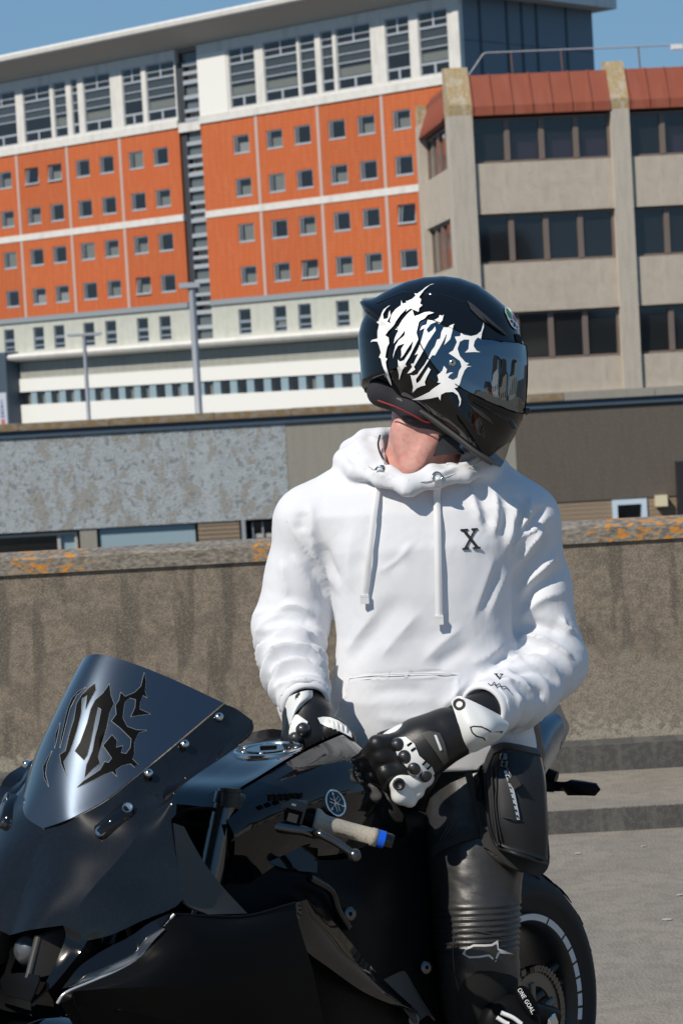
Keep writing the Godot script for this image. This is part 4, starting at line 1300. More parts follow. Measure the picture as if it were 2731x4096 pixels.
	for k in 3:
		var a := PI / 2 + TAU * k / 3.0
		var ux := ex * cos(a) + ey * sin(a)
		var uy := en.cross(ux)
		var fs := st_new()
		for off in [-0.0032, 0.0, 0.0032]:
			if off == 0.0: st_tube(fs, [ep - ux * 0.003 + en * 0.0014, ep + ux * 0.0195 + en * 0.0014], [0.0009, 0.0007], 6)
			else: st_tube(fs, [ep - ux * 0.016 + uy * off + en * 0.0014, ep - ux * 0.003 + uy * off + en * 0.0014, ep + en * 0.0014 - ux * 0.0005 + uy * off * 0.3], 0.0009, 6)
		st_prism(fs, ep + en * 0.0008, ux, uy, PackedVector2Array([Vector2(0.0155, -0.0026), Vector2(0.0225, 0), Vector2(0.0155, 0.0026)]), 0.0012)
		part("tuning_fork", done(fs), K["polished steel"], em)
	# cooling slots beside the tank top
	for k in 6:
		var v0: Vector3 = b4(1080 + k * 52, 760 - k * 2, 0.166)
		part("vent_slat", box(Vector3(0.004, 0.012, 0.012)), K["deep black"], t, at(v0))
	# ---------------- frame, engine, seat
	var hull := [[uvw(1.02, 0.10, 0.84), uvw(0.9, 0.15, 0.82), uvw(0.75, 0.16, 0.79), uvw(0.6, 0.135, 0.81), uvw(0.45, 0.1, 0.79), uvw(0.22, 0.1, 0.72)], [uvw(1.05, 0.12, 0.70), uvw(0.9, 0.19, 0.72), uvw(0.75, 0.2, 0.68), uvw(0.6, 0.17, 0.62), uvw(0.45, 0.14, 0.6), uvw(0.24, 0.13, 0.6)], [uvw(1.05, 0.12, 0.5), uvw(0.9, 0.19, 0.5), uvw(0.75, 0.19, 0.48), uvw(0.6, 0.17, 0.42), uvw(0.45, 0.14, 0.4), uvw(0.28, 0.13, 0.42)], [uvw(1.0, 0.1, 0.3), uvw(0.9, 0.12, 0.3), uvw(0.75, 0.12, 0.3), uvw(0.6, 0.1, 0.3), uvw(0.48, 0.1, 0.28), uvw(0.36, 0.1, 0.28)]]
	sym("frame_cover", hull, 4, 4, 0.0, K["satin black paint"], t)
	sym("frame_front", [[uvw(1.06, 0, 0.84), uvw(1.05, 0.05, 0.84), uvw(1.02, 0.1, 0.84)], [uvw(1.1, 0, 0.7), uvw(1.09, 0.06, 0.7), uvw(1.05, 0.12, 0.7)], [uvw(1.1, 0, 0.3), uvw(1.08, 0.06, 0.3), uvw(1.0, 0.1, 0.3)]], 3, 3, 0.0, K["deep black"], t)
	var fs2 := st_new()
	st_tube(fs2, spline([b2(480, 1300, 0.2), b2(600, 1370, 0.205), b2(640, 1480, 0.208), b2(700, 1580, 0.208)], 4), 0.008, 10)
	part("frame_tube", done(fs2), K["gloss black paint"], t)
	sym("tank_side_skirt", [[b2(200, 1040, 0.13), b2(360, 1100, 0.15), b2(530, 1130, 0.17)], [b2(210, 1200, 0.14), b2(360, 1250, 0.16), b2(525, 1270, 0.178)]], 4, 4, 0.003, K["gloss black paint"], t)
	for q in [[710, 1505, 0.21], [1145, 1810, 0.185], [1075, 2105, 0.2]]:
		screw(t, b2(q[0], q[1], q[2]), Vector3(0.85, 0.2, 0.5).normalized(), 0.013, "dark steel", "frame_bolt")
	screw(t, b1(1440, 1265, 0.13), Vector3(0.7, 0.3, 0.65).normalized(), 0.017, "polished steel", "frame_bolt")
	var heel := [[b2(900, 1880, 0.2), b2(1010, 1830, 0.185), b2(1040, 1850, 0.18)], [b2(1000, 2010, 0.21), b2(1080, 1960, 0.19), b2(1120, 1990, 0.18)], [b2(1090, 2130, 0.21), b2(1160, 2080, 0.19), b2(1200, 2110, 0.18)]]
	part("heel_plate", shell(heel, 4, 4, 0.004), K["switch housing"], t)
	var seat := [[uvw(0.46, 0, 0.82), uvw(0.3, 0, 0.805), uvw(0.12, 0, 0.83), uvw(0.05, 0, 0.87)], [uvw(0.46, 0.06, 0.815), uvw(0.3, 0.09, 0.80), uvw(0.12, 0.1, 0.825), uvw(0.05, 0.09, 0.865)], [uvw(0.46, 0.08, 0.77), uvw(0.3, 0.13, 0.76), uvw(0.12, 0.13, 0.785), uvw(0.05, 0.11, 0.82)], [uvw(0.46, 0.09, 0.7), uvw(0.3, 0.12, 0.69), uvw(0.12, 0.11, 0.72), uvw(0.05, 0.09, 0.77)]]
	sym("seat", seat, 4, 4, 0.0, K["seat vinyl"], t)
	var tail := [[uvw(0.05, 0, 0.895), uvw(-0.03, 0, 0.905), uvw(-0.1, 0, 0.92), uvw(-0.17, 0, 0.925)], [uvw(0.05, 0.07, 0.88), uvw(-0.03, 0.07, 0.895), uvw(-0.1, 0.06, 0.91), uvw(-0.17, 0.045, 0.918)], [uvw(0.05, 0.1, 0.84), uvw(-0.03, 0.095, 0.855), uvw(-0.1, 0.075, 0.87), uvw(-0.17, 0.055, 0.885)], [uvw(0.05, 0.08, 0.76), uvw(-0.03, 0.07, 0.78), uvw(-0.1, 0.055, 0.81), uvw(-0.17, 0.04, 0.84)]]
	sym("tail_cover", tail, 4, 4, 0.0, K["tail blue black"], t)
	# raised tail end seen beside the rider's hip
	var te := [[b6(432, 935, -0.02), b6(456, 1000, -0.03), b6(500, 1092, -0.04)], [b6(360, 985, 0.02), b6(400, 1060, 0.01), b6(488, 1150, -0.02)], [b6(272, 1040, 0.05), b6(330, 1120, 0.04), b6(430, 1248, 0.01)], [b6(255, 1100, 0.055), b6(290, 1135, 0.05), b6(395, 1185, 0.03)]]
	var tn := part("tail_hump", shell(te, 5, 5, 0.012), K["tail blue black"], t)
	var tgrid := sheet_grid(te, 5, 5)
	var tp := st_new()
	st_decal(tp, [px([285, 1045, 310, 1035, 345, 1045, 352, 1065, 325, 1085, 295, 1075], 2000, 2300, 0.55272), px([345, 1042, 375, 1042, 410, 1060, 440, 1090, 452, 1122, 430, 1120, 405, 1110, 412, 1095, 385, 1065, 350, 1052], 2000, 2300, 0.55272)], tgrid, winv, 0.001, 20.0)
	part("tail_mark", done(tp), K["light blue paint"], tn)
	part("tail_stay", tube([b6(425, 1200, 0.0), b6(415, 1240, 0.0), b6(360, 1310, 0.02), b6(300, 1365, 0.04)], 0.007, 8), K["satin black paint"], t)
	# rear indicator on its stalk
	var ig := part("indicator", tube([b6(330, 1530, 0.08), b6(420, 1530, 0.1), b6(470, 1530, 0.12), b6(500, 1537, 0.13), b6(600, 1543, 0.16), b6(690, 1552, 0.18), b6(720, 1552, 0.19)], [0.011, 0.011, 0.011, 0.018, 0.016, 0.014, 0.002], 6), K["satin black paint"], t)
	part("stalk_boss", tube([b6(335, 1450, 0.07), b6(405, 1475, 0.09)], 0.016, 8), K["satin black paint"], ig)
	part("stalk_boss", tube([b6(345, 1570, 0.07), b6(350, 1500, 0.07)], 0.013, 8), K["rusty steel"], ig)
	# ---------------- fork, clip-on, controls (steered to the left)
	var be: Vector3 = b3(1035, 150, 0.286)
	var bi: Vector3 = b4(1110, 870, 0.125)
	var bd := (be - bi).normalized()
	for sd in [1.0, -1.0]:
		var ft: Vector3 = b4(690, 760, 0.10)
		ft.x *= sd
		part("fork_leg", tube([ft, ft + Vector3(0, -0.25, 0.108), ft + Vector3(0, -0.3, 0.13), Vector3(0.1 * sd, 0.30, 1.385)], [0.0215, 0.0215, 0.027, 0.027], 16), K["dark steel"], t)
		part("fork_cap", lathe(ft + Vector3(0, 0.006, -0.002), Vector3(0, 1, -0.43), [Vector2(-0.02, 0.0225), Vector2(0.0, 0.0225), Vector2(0.002, 0.018), Vector2(0.007, 0.017), Vector2(0.007, 0.0001)], 20), K["dark steel"], t)
	part("yoke", box(Vector3(0.24, 0.02, 0.05)), K["satin black paint"], t, at(b4(690, 790, 0.10) * Vector3(0, 1, 1) + Vector3(0, -0.045, 0.01)))
	var bar := st_new()
	st_tube(bar, [bi - bd * 0.05, be - bd * 0.012], 0.011, 12)
	part("handlebar", done(bar), K["satin black paint"], t)
	var fk: Vector3 = b4(690, 790, 0.10)
	part("clip_on_clamp", tube([fk + Vector3(-0.01, -0.02, 0.0), fk + Vector3(0.012, -0.01, -0.01), bi - bd * 0.03, bi], [0.026, 0.02, 0.0145, 0.0135], 12), K["black textured plastic"], t)
	part("reservoir", lathe(b4(720, 740, 0.115), Vector3(0, 1, -0.2), [Vector2(-0.02, 0.0001), Vector2(-0.02, 0.017), Vector2(0.004, 0.017), Vector2(0.006, 0.0185), Vector2(0.012, 0.0185), Vector2(0.013, 0.0001)], 20), K["black textured plastic"], t)
	part("brake_hose", tube(spline([b4(760, 860, 0.115), b4(700, 960, 0.11), b4(640, 1100, 0.1), b4(600, 1300, 0.09)], 5), 0.005, 8), K["deep black"], t)
	part("switch_cable", tube(spline([b4(1110, 900, 0.13), b4(1060, 1010, 0.13), b4(980, 1120, 0.12), b4(900, 1260, 0.11)], 5), 0.0045, 8), K["deep black"], t)
	var gs: Vector3 = be - bd * 0.137
	var gp := part("grip", lathe(gs, bd, [Vector2(-0.006, 0.012), Vector2(-0.006, 0.0225), Vector2(-0.002, 0.0235), Vector2(0.003, 0.0225), Vector2(0.012, 0.0165), Vector2(0.02, 0.0153), Vector2(0.06, 0.0148), Vector2(0.1, 0.0153), Vector2(0.1, 0.0163), Vector2(0.112, 0.0165), Vector2(0.112, 0.0115)], 28, false), K["grip rubber"], t)
	var tx := TextMesh.new()
	tx.text = "domino"
	tx.font = SystemFont.new()
	tx.font.font_names = PackedStringArray(["Droid Sans Mono"])
	tx.font_size = 24
	tx.pixel_size = 0.00042
	tx.depth = 0.0004
	var gy := (EYE * 0.0 + bike_t.basis.inverse() * Vector3(0, 0.1, 1.0))
	var gz := (gy - bd * gy.dot(bd)).normalized()
	var gup := gz.cross(bd).normalized()
	part("grip_lettering", tx, K["deep black"], gp, Transform3D(Basis(bd, gup, gz), gs + bd * 0.055 + (gz * 0.86 - gup * 0.5).normalized() * 0.0149))
	var bn := part("bar_end", lathe(be - bd * 0.012, bd, [Vector2(-0.012, 0.012), Vector2(0.0, 0.0145), Vector2(0.012, 0.0145), Vector2(0.016, 0.0125), Vector2(0.0175, 0.0001)], 24), K["gloss black paint"], t)
	part("blue_ring", lathe(be - bd * 0.026, bd, [Vector2(0.0, 0.012), Vector2(0.0, 0.016), Vector2(0.0145, 0.0157), Vector2(0.0145, 0.012)], 24), K["blue anodised"], bn)
	# switch block
	var sx := bd
	var sy := (Vector3.UP - sx * Vector3.UP.dot(sx)).normalized()
	var sz := sx.cross(sy)
	var sbase: Vector3 = b4(1245, 885, 0.152)
	var sb := st_new()
	var prof := PackedVector2Array([Vector2(-0.024, -0.028), Vector2(0.014, -0.03), Vector2(0.026, -0.02), Vector2(0.028, 0.016), Vector2(0.02, 0.026), Vector2(-0.018, 0.026), Vector2(-0.026, 0.018)])
	st_prism(sb, sbase + sx * 0.027, sz, sy, prof, 0.058)
	var sw := part("switch_block", done(sb), K["switch housing"], t)
	var front := sz if sz.dot(bike_t.basis.inverse() * Vector3(0, 0, 1)) > 0 else -sz
	part("rocker", box(Vector3(0.018, 0.015, 0.008)), K["dark steel"], sw, Transform3D(Basis(sx, sy, sz), sbase + front * 0.029 + sx * 0.008 - sy * 0.004))
	part("rocker_recess", box(Vector3(0.03, 0.028, 0.006)), K["deep black"], sw, Transform3D(Basis(sx, sy, sz), sbase + front * 0.027 + sx * 0.008 - sy * 0.004))
	part("beam_mark", box(Vector3(0.008, 0.004, 0.002)), K["white print"], sw, Transform3D(Basis(sx, sy, sz), sbase + front * 0.0268 + sx * 0.004 + sy * 0.018))
	screw(sw, sbase + front * 0.026 - sx * 0.017 + sy * 0.008, front, 0.005, "dark steel")
	# clutch lever with ball end, perch, cable
	var lv := spline([b4(880, 940, 0.122), b4(960, 965, 0.132), b4(1080, 1010, 0.148), b4(1230, 1040, 0.168), b4(1360, 1055, 0.185), b4(1480, 1090, 0.2), b3(400, 80, 0.222), b3(520, 140, 0.238), b3(620, 205, 0.252), b3(700, 265, 0.266)], 4)
	var lr := []
	for i in lv.size(): lr.append(lerpf(0.0125, 0.0072, clampf(i / (lv.size() * 0.75), 0.0, 1.0)))
	var le := part("clutch_lever", tube(lv, lr, 12), K["dark steel"], t)
	var bs := SphereMesh.new()
	bs.radius = 0.0122
	bs.height = 0.0244
	part("ball_end", bs, K["dark steel"], le, at(b3(712, 272, 0.267)))
	var pc := st_new()
	st_tube(pc, [b4(740, 900, 0.108), b4(830, 925, 0.116), b4(930, 945, 0.126)], [0.012, 0.014, 0.015], 8)
	st_tube(pc, [b4(930, 760, 0.11), b4(935, 850, 0.118), b4(950, 930, 0.126)], [0.013, 0.015, 0.013], 10)
	st_tube(pc, [b4(860, 830, 0.112), b4(1040, 880, 0.128)], 0.016, 10)
	var pn := part("lever_perch", done(pc), K["black textured plastic"], t)
	screw(pn, b4(990, 885, 0.137), Vector3(0.4, 0.6, 0.6).normalized(), 0.009, "dark steel", "pivot_bolt")
	part("adjuster", tube([b4(620, 885, 0.098), b4(665, 892, 0.102), b4(670, 893, 0.102), b4(745, 905, 0.108)], [0.009, 0.009, 0.0125, 0.0125], 12), K["dark steel"], pn)
	part("clutch_cable", tube(spline([b4(195, 975, 0.06), b4(260, 915, 0.066), b4(340, 878, 0.074), b4(440, 862, 0.082), b4(540, 862, 0.09), b4(625, 882, 0.098)], 4), 0.0033, 8), K["deep black"], t)
	part("clamp_body", tube([b4(720, 800, 0.104), b4(850, 830, 0.112)], 0.02, 12), K["black textured plastic"], t)
	part("wiring_loom", tube(spline([b4(760, 1280, 0.1), b4(900, 1340, 0.12), b4(1010, 1280, 0.13), b4(1060, 1150, 0.13), b4(1000, 1060, 0.12)], 5), 0.009, 8), K["deep black"], t)
	part("dash_hood", shell([[b4(280, 640, -0.08), b4(420, 700, 0.0), b4(520, 745, 0.06)], [b4(250, 740, -0.05), b4(400, 800, 0.0), b4(560, 830, 0.06)]], 4, 4, 0.02), K["matte black plastic"], t)
	# ---------------- wheels
	make_wheel(t, "wheel", uvw(0.075, 0, 0.315), 0.315, 0.088, 0.216, true)
	make_wheel(t, "wheel", uvw(1.395, 0, 0.30), 0.30, 0.06, 0.216, false)
	# swingarm, chain, sprocket, axle
	for sd in [1.0, -1.0]:
		var sa := st_new()
		var a := [uvw(0.53, 0.10 * sd, 0.41), uvw(0.35, 0.125 * sd, 0.385), uvw(0.12, 0.128 * sd, 0.345), uvw(0.035, 0.125 * sd, 0.318)]
		st_tube(sa, a, [0.035, 0.03, 0.026, 0.02], 8)
		var so := part("swingarm", done(sa), K["satin black paint"], t)
		part("axle_nut", lathe(uvw(0.075, 0.14 * sd, 0.315), Vector3(sd, 0, 0), [Vector2(-0.01, 0.022), Vector2(0.008, 0.022), Vector2(0.012, 0.016), Vector2(0.012, 0.0001)], 6), K["polished steel"], so)
	var sp := st_new()
	st_lathe(sp, uvw(0.075, 0.098, 0.315), Vector3(1, 0, 0), [Vector2(-0.003, 0.072), Vector2(-0.003, 0.1), Vector2(0.003, 0.1), Vector2(0.003, 0.072), Vector2(-0.003, 0.072)], 44)
	for k in 42:
		var a := TAU * k / 42.0
		st_box(sp, uvw(0.075 + cos(a) * 0.104 - 0.003, 0.0955, 0.315 + sin(a) * 0.104 - 0.003), uvw(0.075 + cos(a) * 0.104 + 0.003, 0.1005, 0.315 + sin(a) * 0.104 + 0.003))
	for k in 5:
		var a := TAU * k / 5.0 + 0.3
		st_tube(sp, [uvw(0.075 + cos(a) * 0.04, 0.098, 0.315 + sin(a) * 0.04), uvw(0.075 + cos(a) * 0.08, 0.098, 0.315 + sin(a) * 0.08)], 0.011, 6)
	part("sprocket", done(sp), K["sprocket alloy"], t)
	var chs := st_new()
	for k in 60:
		var q0: Vector3
		if k < 28:
			var a := PI * 0.5 + PI * k / 27.0
			q0 = uvw(0.075 + cos(a) * 0.108, 0.098, 0.315 + sin(a) * 0.108)
		else:
			var q := (k - 28) / 31.0
			q0 = uvw(0.075 + q * 0.5, 0.098, lerpf(0.423, 0.445, q)) if k % 2 == 0 else uvw(0.075 + q * 0.5, 0.098, lerpf(0.207, 0.36, q))
		st_box(chs, q0 - Vector3(0.007, 0.006, 0.0085), q0 + Vector3(0.007, 0.006, 0.0085))
	part("chain", done(chs), K["dark steel"], t)
	part("footrest", tube([uvw(0.45, 0.16, 0.42), uvw(0.45, 0.25, 0.425)], 0.012, 10), K["dark steel"], t)
	part("kickstand", tube([uvw(0.62, 0.14, 0.28), uvw(0.55, 0.24, 0.03), uvw(0.53, 0.27, 0.012)], [0.014, 0.012, 0.018], 10), K["satin black paint"], t)
	part("engine_block", box(Vector3(0.26, 0.36, 0.42)), K["deep black"], t, at(uvw(0.75, 0, 0.48)))
	part("silencer", tube([uvw(0.55, -0.05, 0.25), uvw(0.3, -0.16, 0.27), uvw(0.1, -0.17, 0.33)], [0.05, 0.06, 0.055], 16), K["dark steel"], t)
	var mg := [[uvw(1.68, 0, 0.40), uvw(1.55, 0, 0.57), uvw(1.40, 0, 0.635), uvw(1.22, 0, 0.60)], [uvw(1.66, 0.06, 0.38), uvw(1.54, 0.075, 0.55), uvw(1.40, 0.08, 0.61), uvw(1.24, 0.075, 0.57)], [uvw(1.6, 0.075, 0.33), uvw(1.5, 0.09, 0.45), uvw(1.40, 0.1, 0.5), uvw(1.28, 0.085, 0.48)]]
	sym("mudguard", mg, 4, 4, 0.003, K["gloss black paint"], t)

func make_wheel(t: Node3D, called: String, c: Vector3, r: float, hw: float, rim: float, rear: bool) -> void:
	var ax := Vector3(1, 0, 0)
	var w := part(called, lathe(c, ax, [Vector2(-hw * 0.86, rim - 0.008), Vector2(-hw * 0.8, rim + 0.012), Vector2(-hw * 0.96, rim + 0.035), Vector2(-hw, r - 0.055), Vector2(-hw * 0.9, r - 0.03), Vector2(-hw * 0.6, r - 0.009), Vector2(-hw * 0.25, r - 0.001), Vector2(0, r), Vector2(hw * 0.25, r - 0.001), Vector2(hw * 0.6, r - 0.009), Vector2(hw * 0.9, r - 0.03), Vector2(hw, r - 0.055), Vector2(hw * 0.96, rim + 0.035), Vector2(hw * 0.8, rim + 0.012), Vector2(hw * 0.86, rim - 0.008)], 96, false), K["tyre rubber"], t)
	var grooves := st_new()
	for k in 26:
		var a0 := TAU * k / 26.0
		for sd in [1.0, -1.0]:
			var pts := []
			for j in 6:
				var q := j / 5.0
				var a := a0 + q * 0.2
				var v: float = hw * (0.3 + 0.55 * q) * sd
				var rr := r - 0.0005 - 0.032 * pow(maxf(0.0, absf(v) / hw - 0.25) / 0.7, 2.2)
				pts.append(c + Vector3(v, sin(a) * rr, cos(a) * rr))
			st_tube(grooves, pts, [0.001, 0.0022, 0.0026, 0.0026, 0.0022, 0.001], 5)
	part("tread_grooves", done(grooves), K["deep black"], w)
	part("rim", lathe(c, ax, [Vector2(hw * 0.84, rim - 0.012), Vector2(hw * 0.88, rim + 0.006), Vector2(hw * 0.93, rim + 0.004), Vector2(hw * 0.9, rim - 0.014), Vector2(hw * 0.5, rim - 0.03), Vector2(-hw * 0.5, rim - 0.03), Vector2(-hw * 0.9, rim - 0.014), Vector2(-hw * 0.93, rim + 0.004), Vector2(-hw * 0.88, rim + 0.006)], 72, false), K["rim black"], w)
	# rim tape: one long arc, then dashes
	if rear:
		var arcs := [[140.0, 62.0], [60.5, 42.0], [40.5, 31.5], [30.0, 21.5], [20.0, 12.0], [10.5, 3.0], [1.5, -5.5], [-7.0, -13.5]]
		for a in arcs:
			var s := st_new()
			var n := maxi(2, int((a[0] - a[1]) / 4.0))
			for k in n:
				var q0 := deg_to_rad(180.0 - lerpf(a[0], a[1], float(k) / n))
				var q1 := deg_to_rad(180.0 - lerpf(a[0], a[1], float(k + 1) / n))
				var pts := []
				for e in [[q0, rim - 0.01], [q0, rim + 0.003], [q1, rim + 0.003], [q1, rim - 0.01]]:
					pts.append(c + Vector3(hw * (0.905 if e[1] < rim else 0.935) + 0.0015, sin(e[0]) * e[1], cos(e[0]) * e[1]))
				quad(s, pts[0], pts[1], pts[2], pts[3], 1)
			part("rim_tape", done(s), K["reflective tape"], w)
	part("hub", lathe(c, ax, [Vector2(-hw * 0.8, 0.0001), Vector2(-hw * 0.8, 0.045), Vector2(hw * 0.8, 0.045), Vector2(hw * 0.8, 0.0001)], 24), K["rim black"], w)
	for k in 5:
		for off in [-0.13, 0.13]:
			var a := TAU * k / 5.0 + 0.35
			var s := st_new()
			st_tube(s, [c + Vector3(hw * 0.35, sin(a + off * 2.5) * 0.04, cos(a + off * 2.5) * 0.04), c + Vector3(hw * 0.4, sin(a + off) * 0.12, cos(a + off) * 0.12), c + Vector3(hw * 0.5, sin(a + off * 0.8) * (rim - 0.02), cos(a + off * 0.8) * (rim - 0.02))], [0.016, 0.0125, 0.014], 6)
			part("spoke", done(s), K["rim black"], w)

# ------------------------------------------------------------------ smooth bodies: distance fields meshed as surface nets
class Rig:
	var a := PackedVector3Array()
	var ab := PackedVector3Array()
	var inv := PackedFloat32Array()
	var ra := PackedFloat32Array()
	var dr := PackedFloat32Array()
	var k := PackedFloat32Array()
	var flat := PackedFloat32Array()      # > 0: the far end is cut off square
	func dist(p: Vector3, d0: float) -> float:
		var d := d0
		for i in a.size():
			var pa := p - a[i]
			var v := ab[i]
			var t0 := pa.dot(v) * inv[i]
			var t := clampf(t0, 0.0, 1.0)
			var q := (pa - v * t).length() - (ra[i] + dr[i] * t)
			if flat[i] > 0.0:
				q = maxf(q, (t0 - 1.0) * flat[i])
			var kk := k[i]
			var h := maxf(kk - absf(d - q), 0.0) / kk
			d = minf(d, q) - h * h * kk * 0.25
		return d

func rig(list: Array) -> Rig:
	var r := Rig.new()
	for c in list:
		r.a.append(c[0]); r.ab.append(c[1]); r.inv.append(c[2]); r.ra.append(c[3]); r.dr.append(c[4] - c[3]); r.k.append(c[5])
		r.flat.append(c[6] if c.size() > 6 else 0.0)
	return r

func bone(a: Vector3, b: Vector3, ra: float, rb: float, k := 0.02, cut := false) -> Array:
	var ab := b - a
	return [a, ab, 1.0 / maxf(ab.length_squared(), 1e-9), ra, rb, k, ab.length() if cut else 0.0]

func nets(field: Callable, lo: Vector3, hi: Vector3, cell: float) -> Array:      # [vertices, indices]
	var nx := int(ceil((hi.x - lo.x) / cell / 4.0)) * 4 + 1
	var ny := int(ceil((hi.y - lo.y) / cell / 4.0)) * 4 + 1
	var nz := int(ceil((hi.z - lo.z) / cell / 4.0)) * 4 + 1
	var val := PackedFloat32Array()
	val.resize(nx * ny * nz)
	val.fill(1e6)
	var act := []
	var reach := cell * 4.6
	for bz in (nz - 1) / 4:
		for by in (ny - 1) / 4:
			for bx in (nx - 1) / 4:
				var c := lo + Vector3(bx * 4 + 2, by * 4 + 2, bz * 4 + 2) * cell
				var d: float = field.call(c)
				if absf(d) > reach:
					continue
				act.append(Vector3i(bx * 4, by * 4, bz * 4))
				for k in 5:
					for j in 5:
						var row := ((bz * 4 + k) * ny + by * 4 + j) * nx + bx * 4
						for i in 5:
							if val[row + i] > 1e5:
								val[row + i] = field.call(lo + Vector3(bx * 4 + i, by * 4 + j, bz * 4 + k) * cell)
	var vid := {}
	var verts := PackedVector3Array()
	var sy := nx
	var sz := nx * ny
	var offs := [0, 1, sy, sy + 1, sz, sz + 1, sz + sy, sz + sy + 1]
	var eds := [[0, 1], [2, 3], [4, 5], [6, 7], [0, 2], [1, 3], [4, 6], [5, 7], [0, 4], [1, 5], [2, 6], [3, 7]]
	for b in act:
		for k in 4:
			for j in 4:
				for i in 4:
					var base: int = ((b.z + k) * ny + b.y + j) * nx + b.x + i
					var m := 0
					for q in 8:
						if val[base + offs[q]] < 0.0: m |= 1 << q
					if m == 0 or m == 255:
						continue
					var sum := Vector3.ZERO
					var n := 0
					for e in eds:
						var a: int = e[0]
						var c: int = e[1]
						if ((m >> a) & 1) != ((m >> c) & 1):
							var va := val[base + offs[a]]
							var vc := val[base + offs[c]]
							var t := va / (va - vc)
							var pa := Vector3(a & 1, (a >> 1) & 1, (a >> 2) & 1)
							var pc := Vector3(c & 1, (c >> 1) & 1, (c >> 2) & 1)
							sum += pa.lerp(pc, t)
							n += 1
					vid[base] = verts.size()
					verts.append(lo + (Vector3(b.x + i, b.y + j, b.z + k) + sum / n) * cell)
	var idx := PackedInt32Array()
	for base in vid:
		for ax in 3:
			var st: int = [1, sy, sz][ax]
			var u: int = [sy, sz, 1][ax]
			var v: int = [sz, 1, sy][ax]
			var s0: bool = val[base] < 0.0
			if val[base + st] > 1e5 or (val[base + st] < 0.0) == s0:
				continue
			var q := [base, base - u, base - u - v, base - v]
			if not (vid.has(q[1]) and vid.has(q[2]) and vid.has(q[3])):
				continue
			var w := [vid[q[0]], vid[q[1]], vid[q[2]], vid[q[3]]]
			if s0: idx.append_array(PackedInt32Array([w[0], w[1], w[2], w[0], w[2], w[3]]))
			else: idx.append_array(PackedInt32Array([w[0], w[2], w[1], w[0], w[3], w[2]]))
	return [verts, idx]

func mesh_of(v: PackedVector3Array, idx: PackedInt32Array) -> ArrayMesh:
	var n := PackedVector3Array()
	n.resize(v.size())
	for i in range(0, idx.size(), 3):
		var f := (v[idx[i + 2]] - v[idx[i]]).cross(v[idx[i + 1]] - v[idx[i]])
		n[idx[i]] += f
		n[idx[i + 1]] += f
		n[idx[i + 2]] += f
	for i in n.size(): n[i] = n[i].normalized()
	var arr := []
	arr.resize(Mesh.ARRAY_MAX)
	arr[Mesh.ARRAY_VERTEX] = v
	arr[Mesh.ARRAY_NORMAL] = n
	arr[Mesh.ARRAY_INDEX] = idx
	var m := ArrayMesh.new()
	m.add_surface_from_arrays(Mesh.PRIMITIVE_TRIANGLES, arr)
	return m

func body_mesh(field: Callable, lo: Vector3, hi: Vector3, cell: float) -> ArrayMesh:
	var r := nets(field, lo, hi, cell)
	return mesh_of(r[0], r[1])

func grad(field: Callable, p: Vector3) -> Vector3:
	var e := 0.004
	return Vector3(field.call(p + Vector3(e, 0, 0)) - field.call(p - Vector3(e, 0, 0)), field.call(p + Vector3(0, e, 0)) - field.call(p - Vector3(0, e, 0)), field.call(p + Vector3(0, 0, e)) - field.call(p - Vector3(0, 0, e))).normalized()

func trace(field: Callable, x: float, y: float):       # where a photo pixel's ray meets the field
	var d := ray(x, y).normalized()
	var t := 3.6
	for i in 90:
		var q: float = field.call(EYE + d * t)
		if q < 0.0006:
			return EYE + d * t
		t += q * 0.75
		if t > 6.0:
			return null
	return EYE + d * t

func hull_of(list: Array, pad: float) -> AABB:
	var b := AABB(list[0][0], Vector3.ZERO)
	for c in list:
		b = b.expand(c[0])
		b = b.expand(c[0] + c[1])
	return b.grow(pad)

func h4(x: float, y: float) -> Vector2: return Vector2(950 + x * 0.92475, 1650 + y * 0.92475)
func c3(x: float, y: float) -> Vector2: return Vector2(1350 + x * 0.54209, 1050 + y * 0.54209)
func g7(x: float, y: float, z: float) -> Vector3: return on_z(1000 + x * 0.44643, 2650 + y * 0.44643, z)
func g8(x: float, y: float, z: float) -> Vector3: return on_z(1500 + x * 0.5102, 2650 + y * 0.5102, z)
func l9(x: float, y: float, z: float) -> Vector3: return on_z(1500 + x * 0.78508, 2700 + y * 0.78508, z)

var tor := []
var tor_f := PackedFloat32Array()
var hood_bones := []
var arm_bones := []
var arm_rig: Rig
var hood_rig: Rig
var neck_rig: Rig
var hem_y := 0.0
var collar_y := 0.0

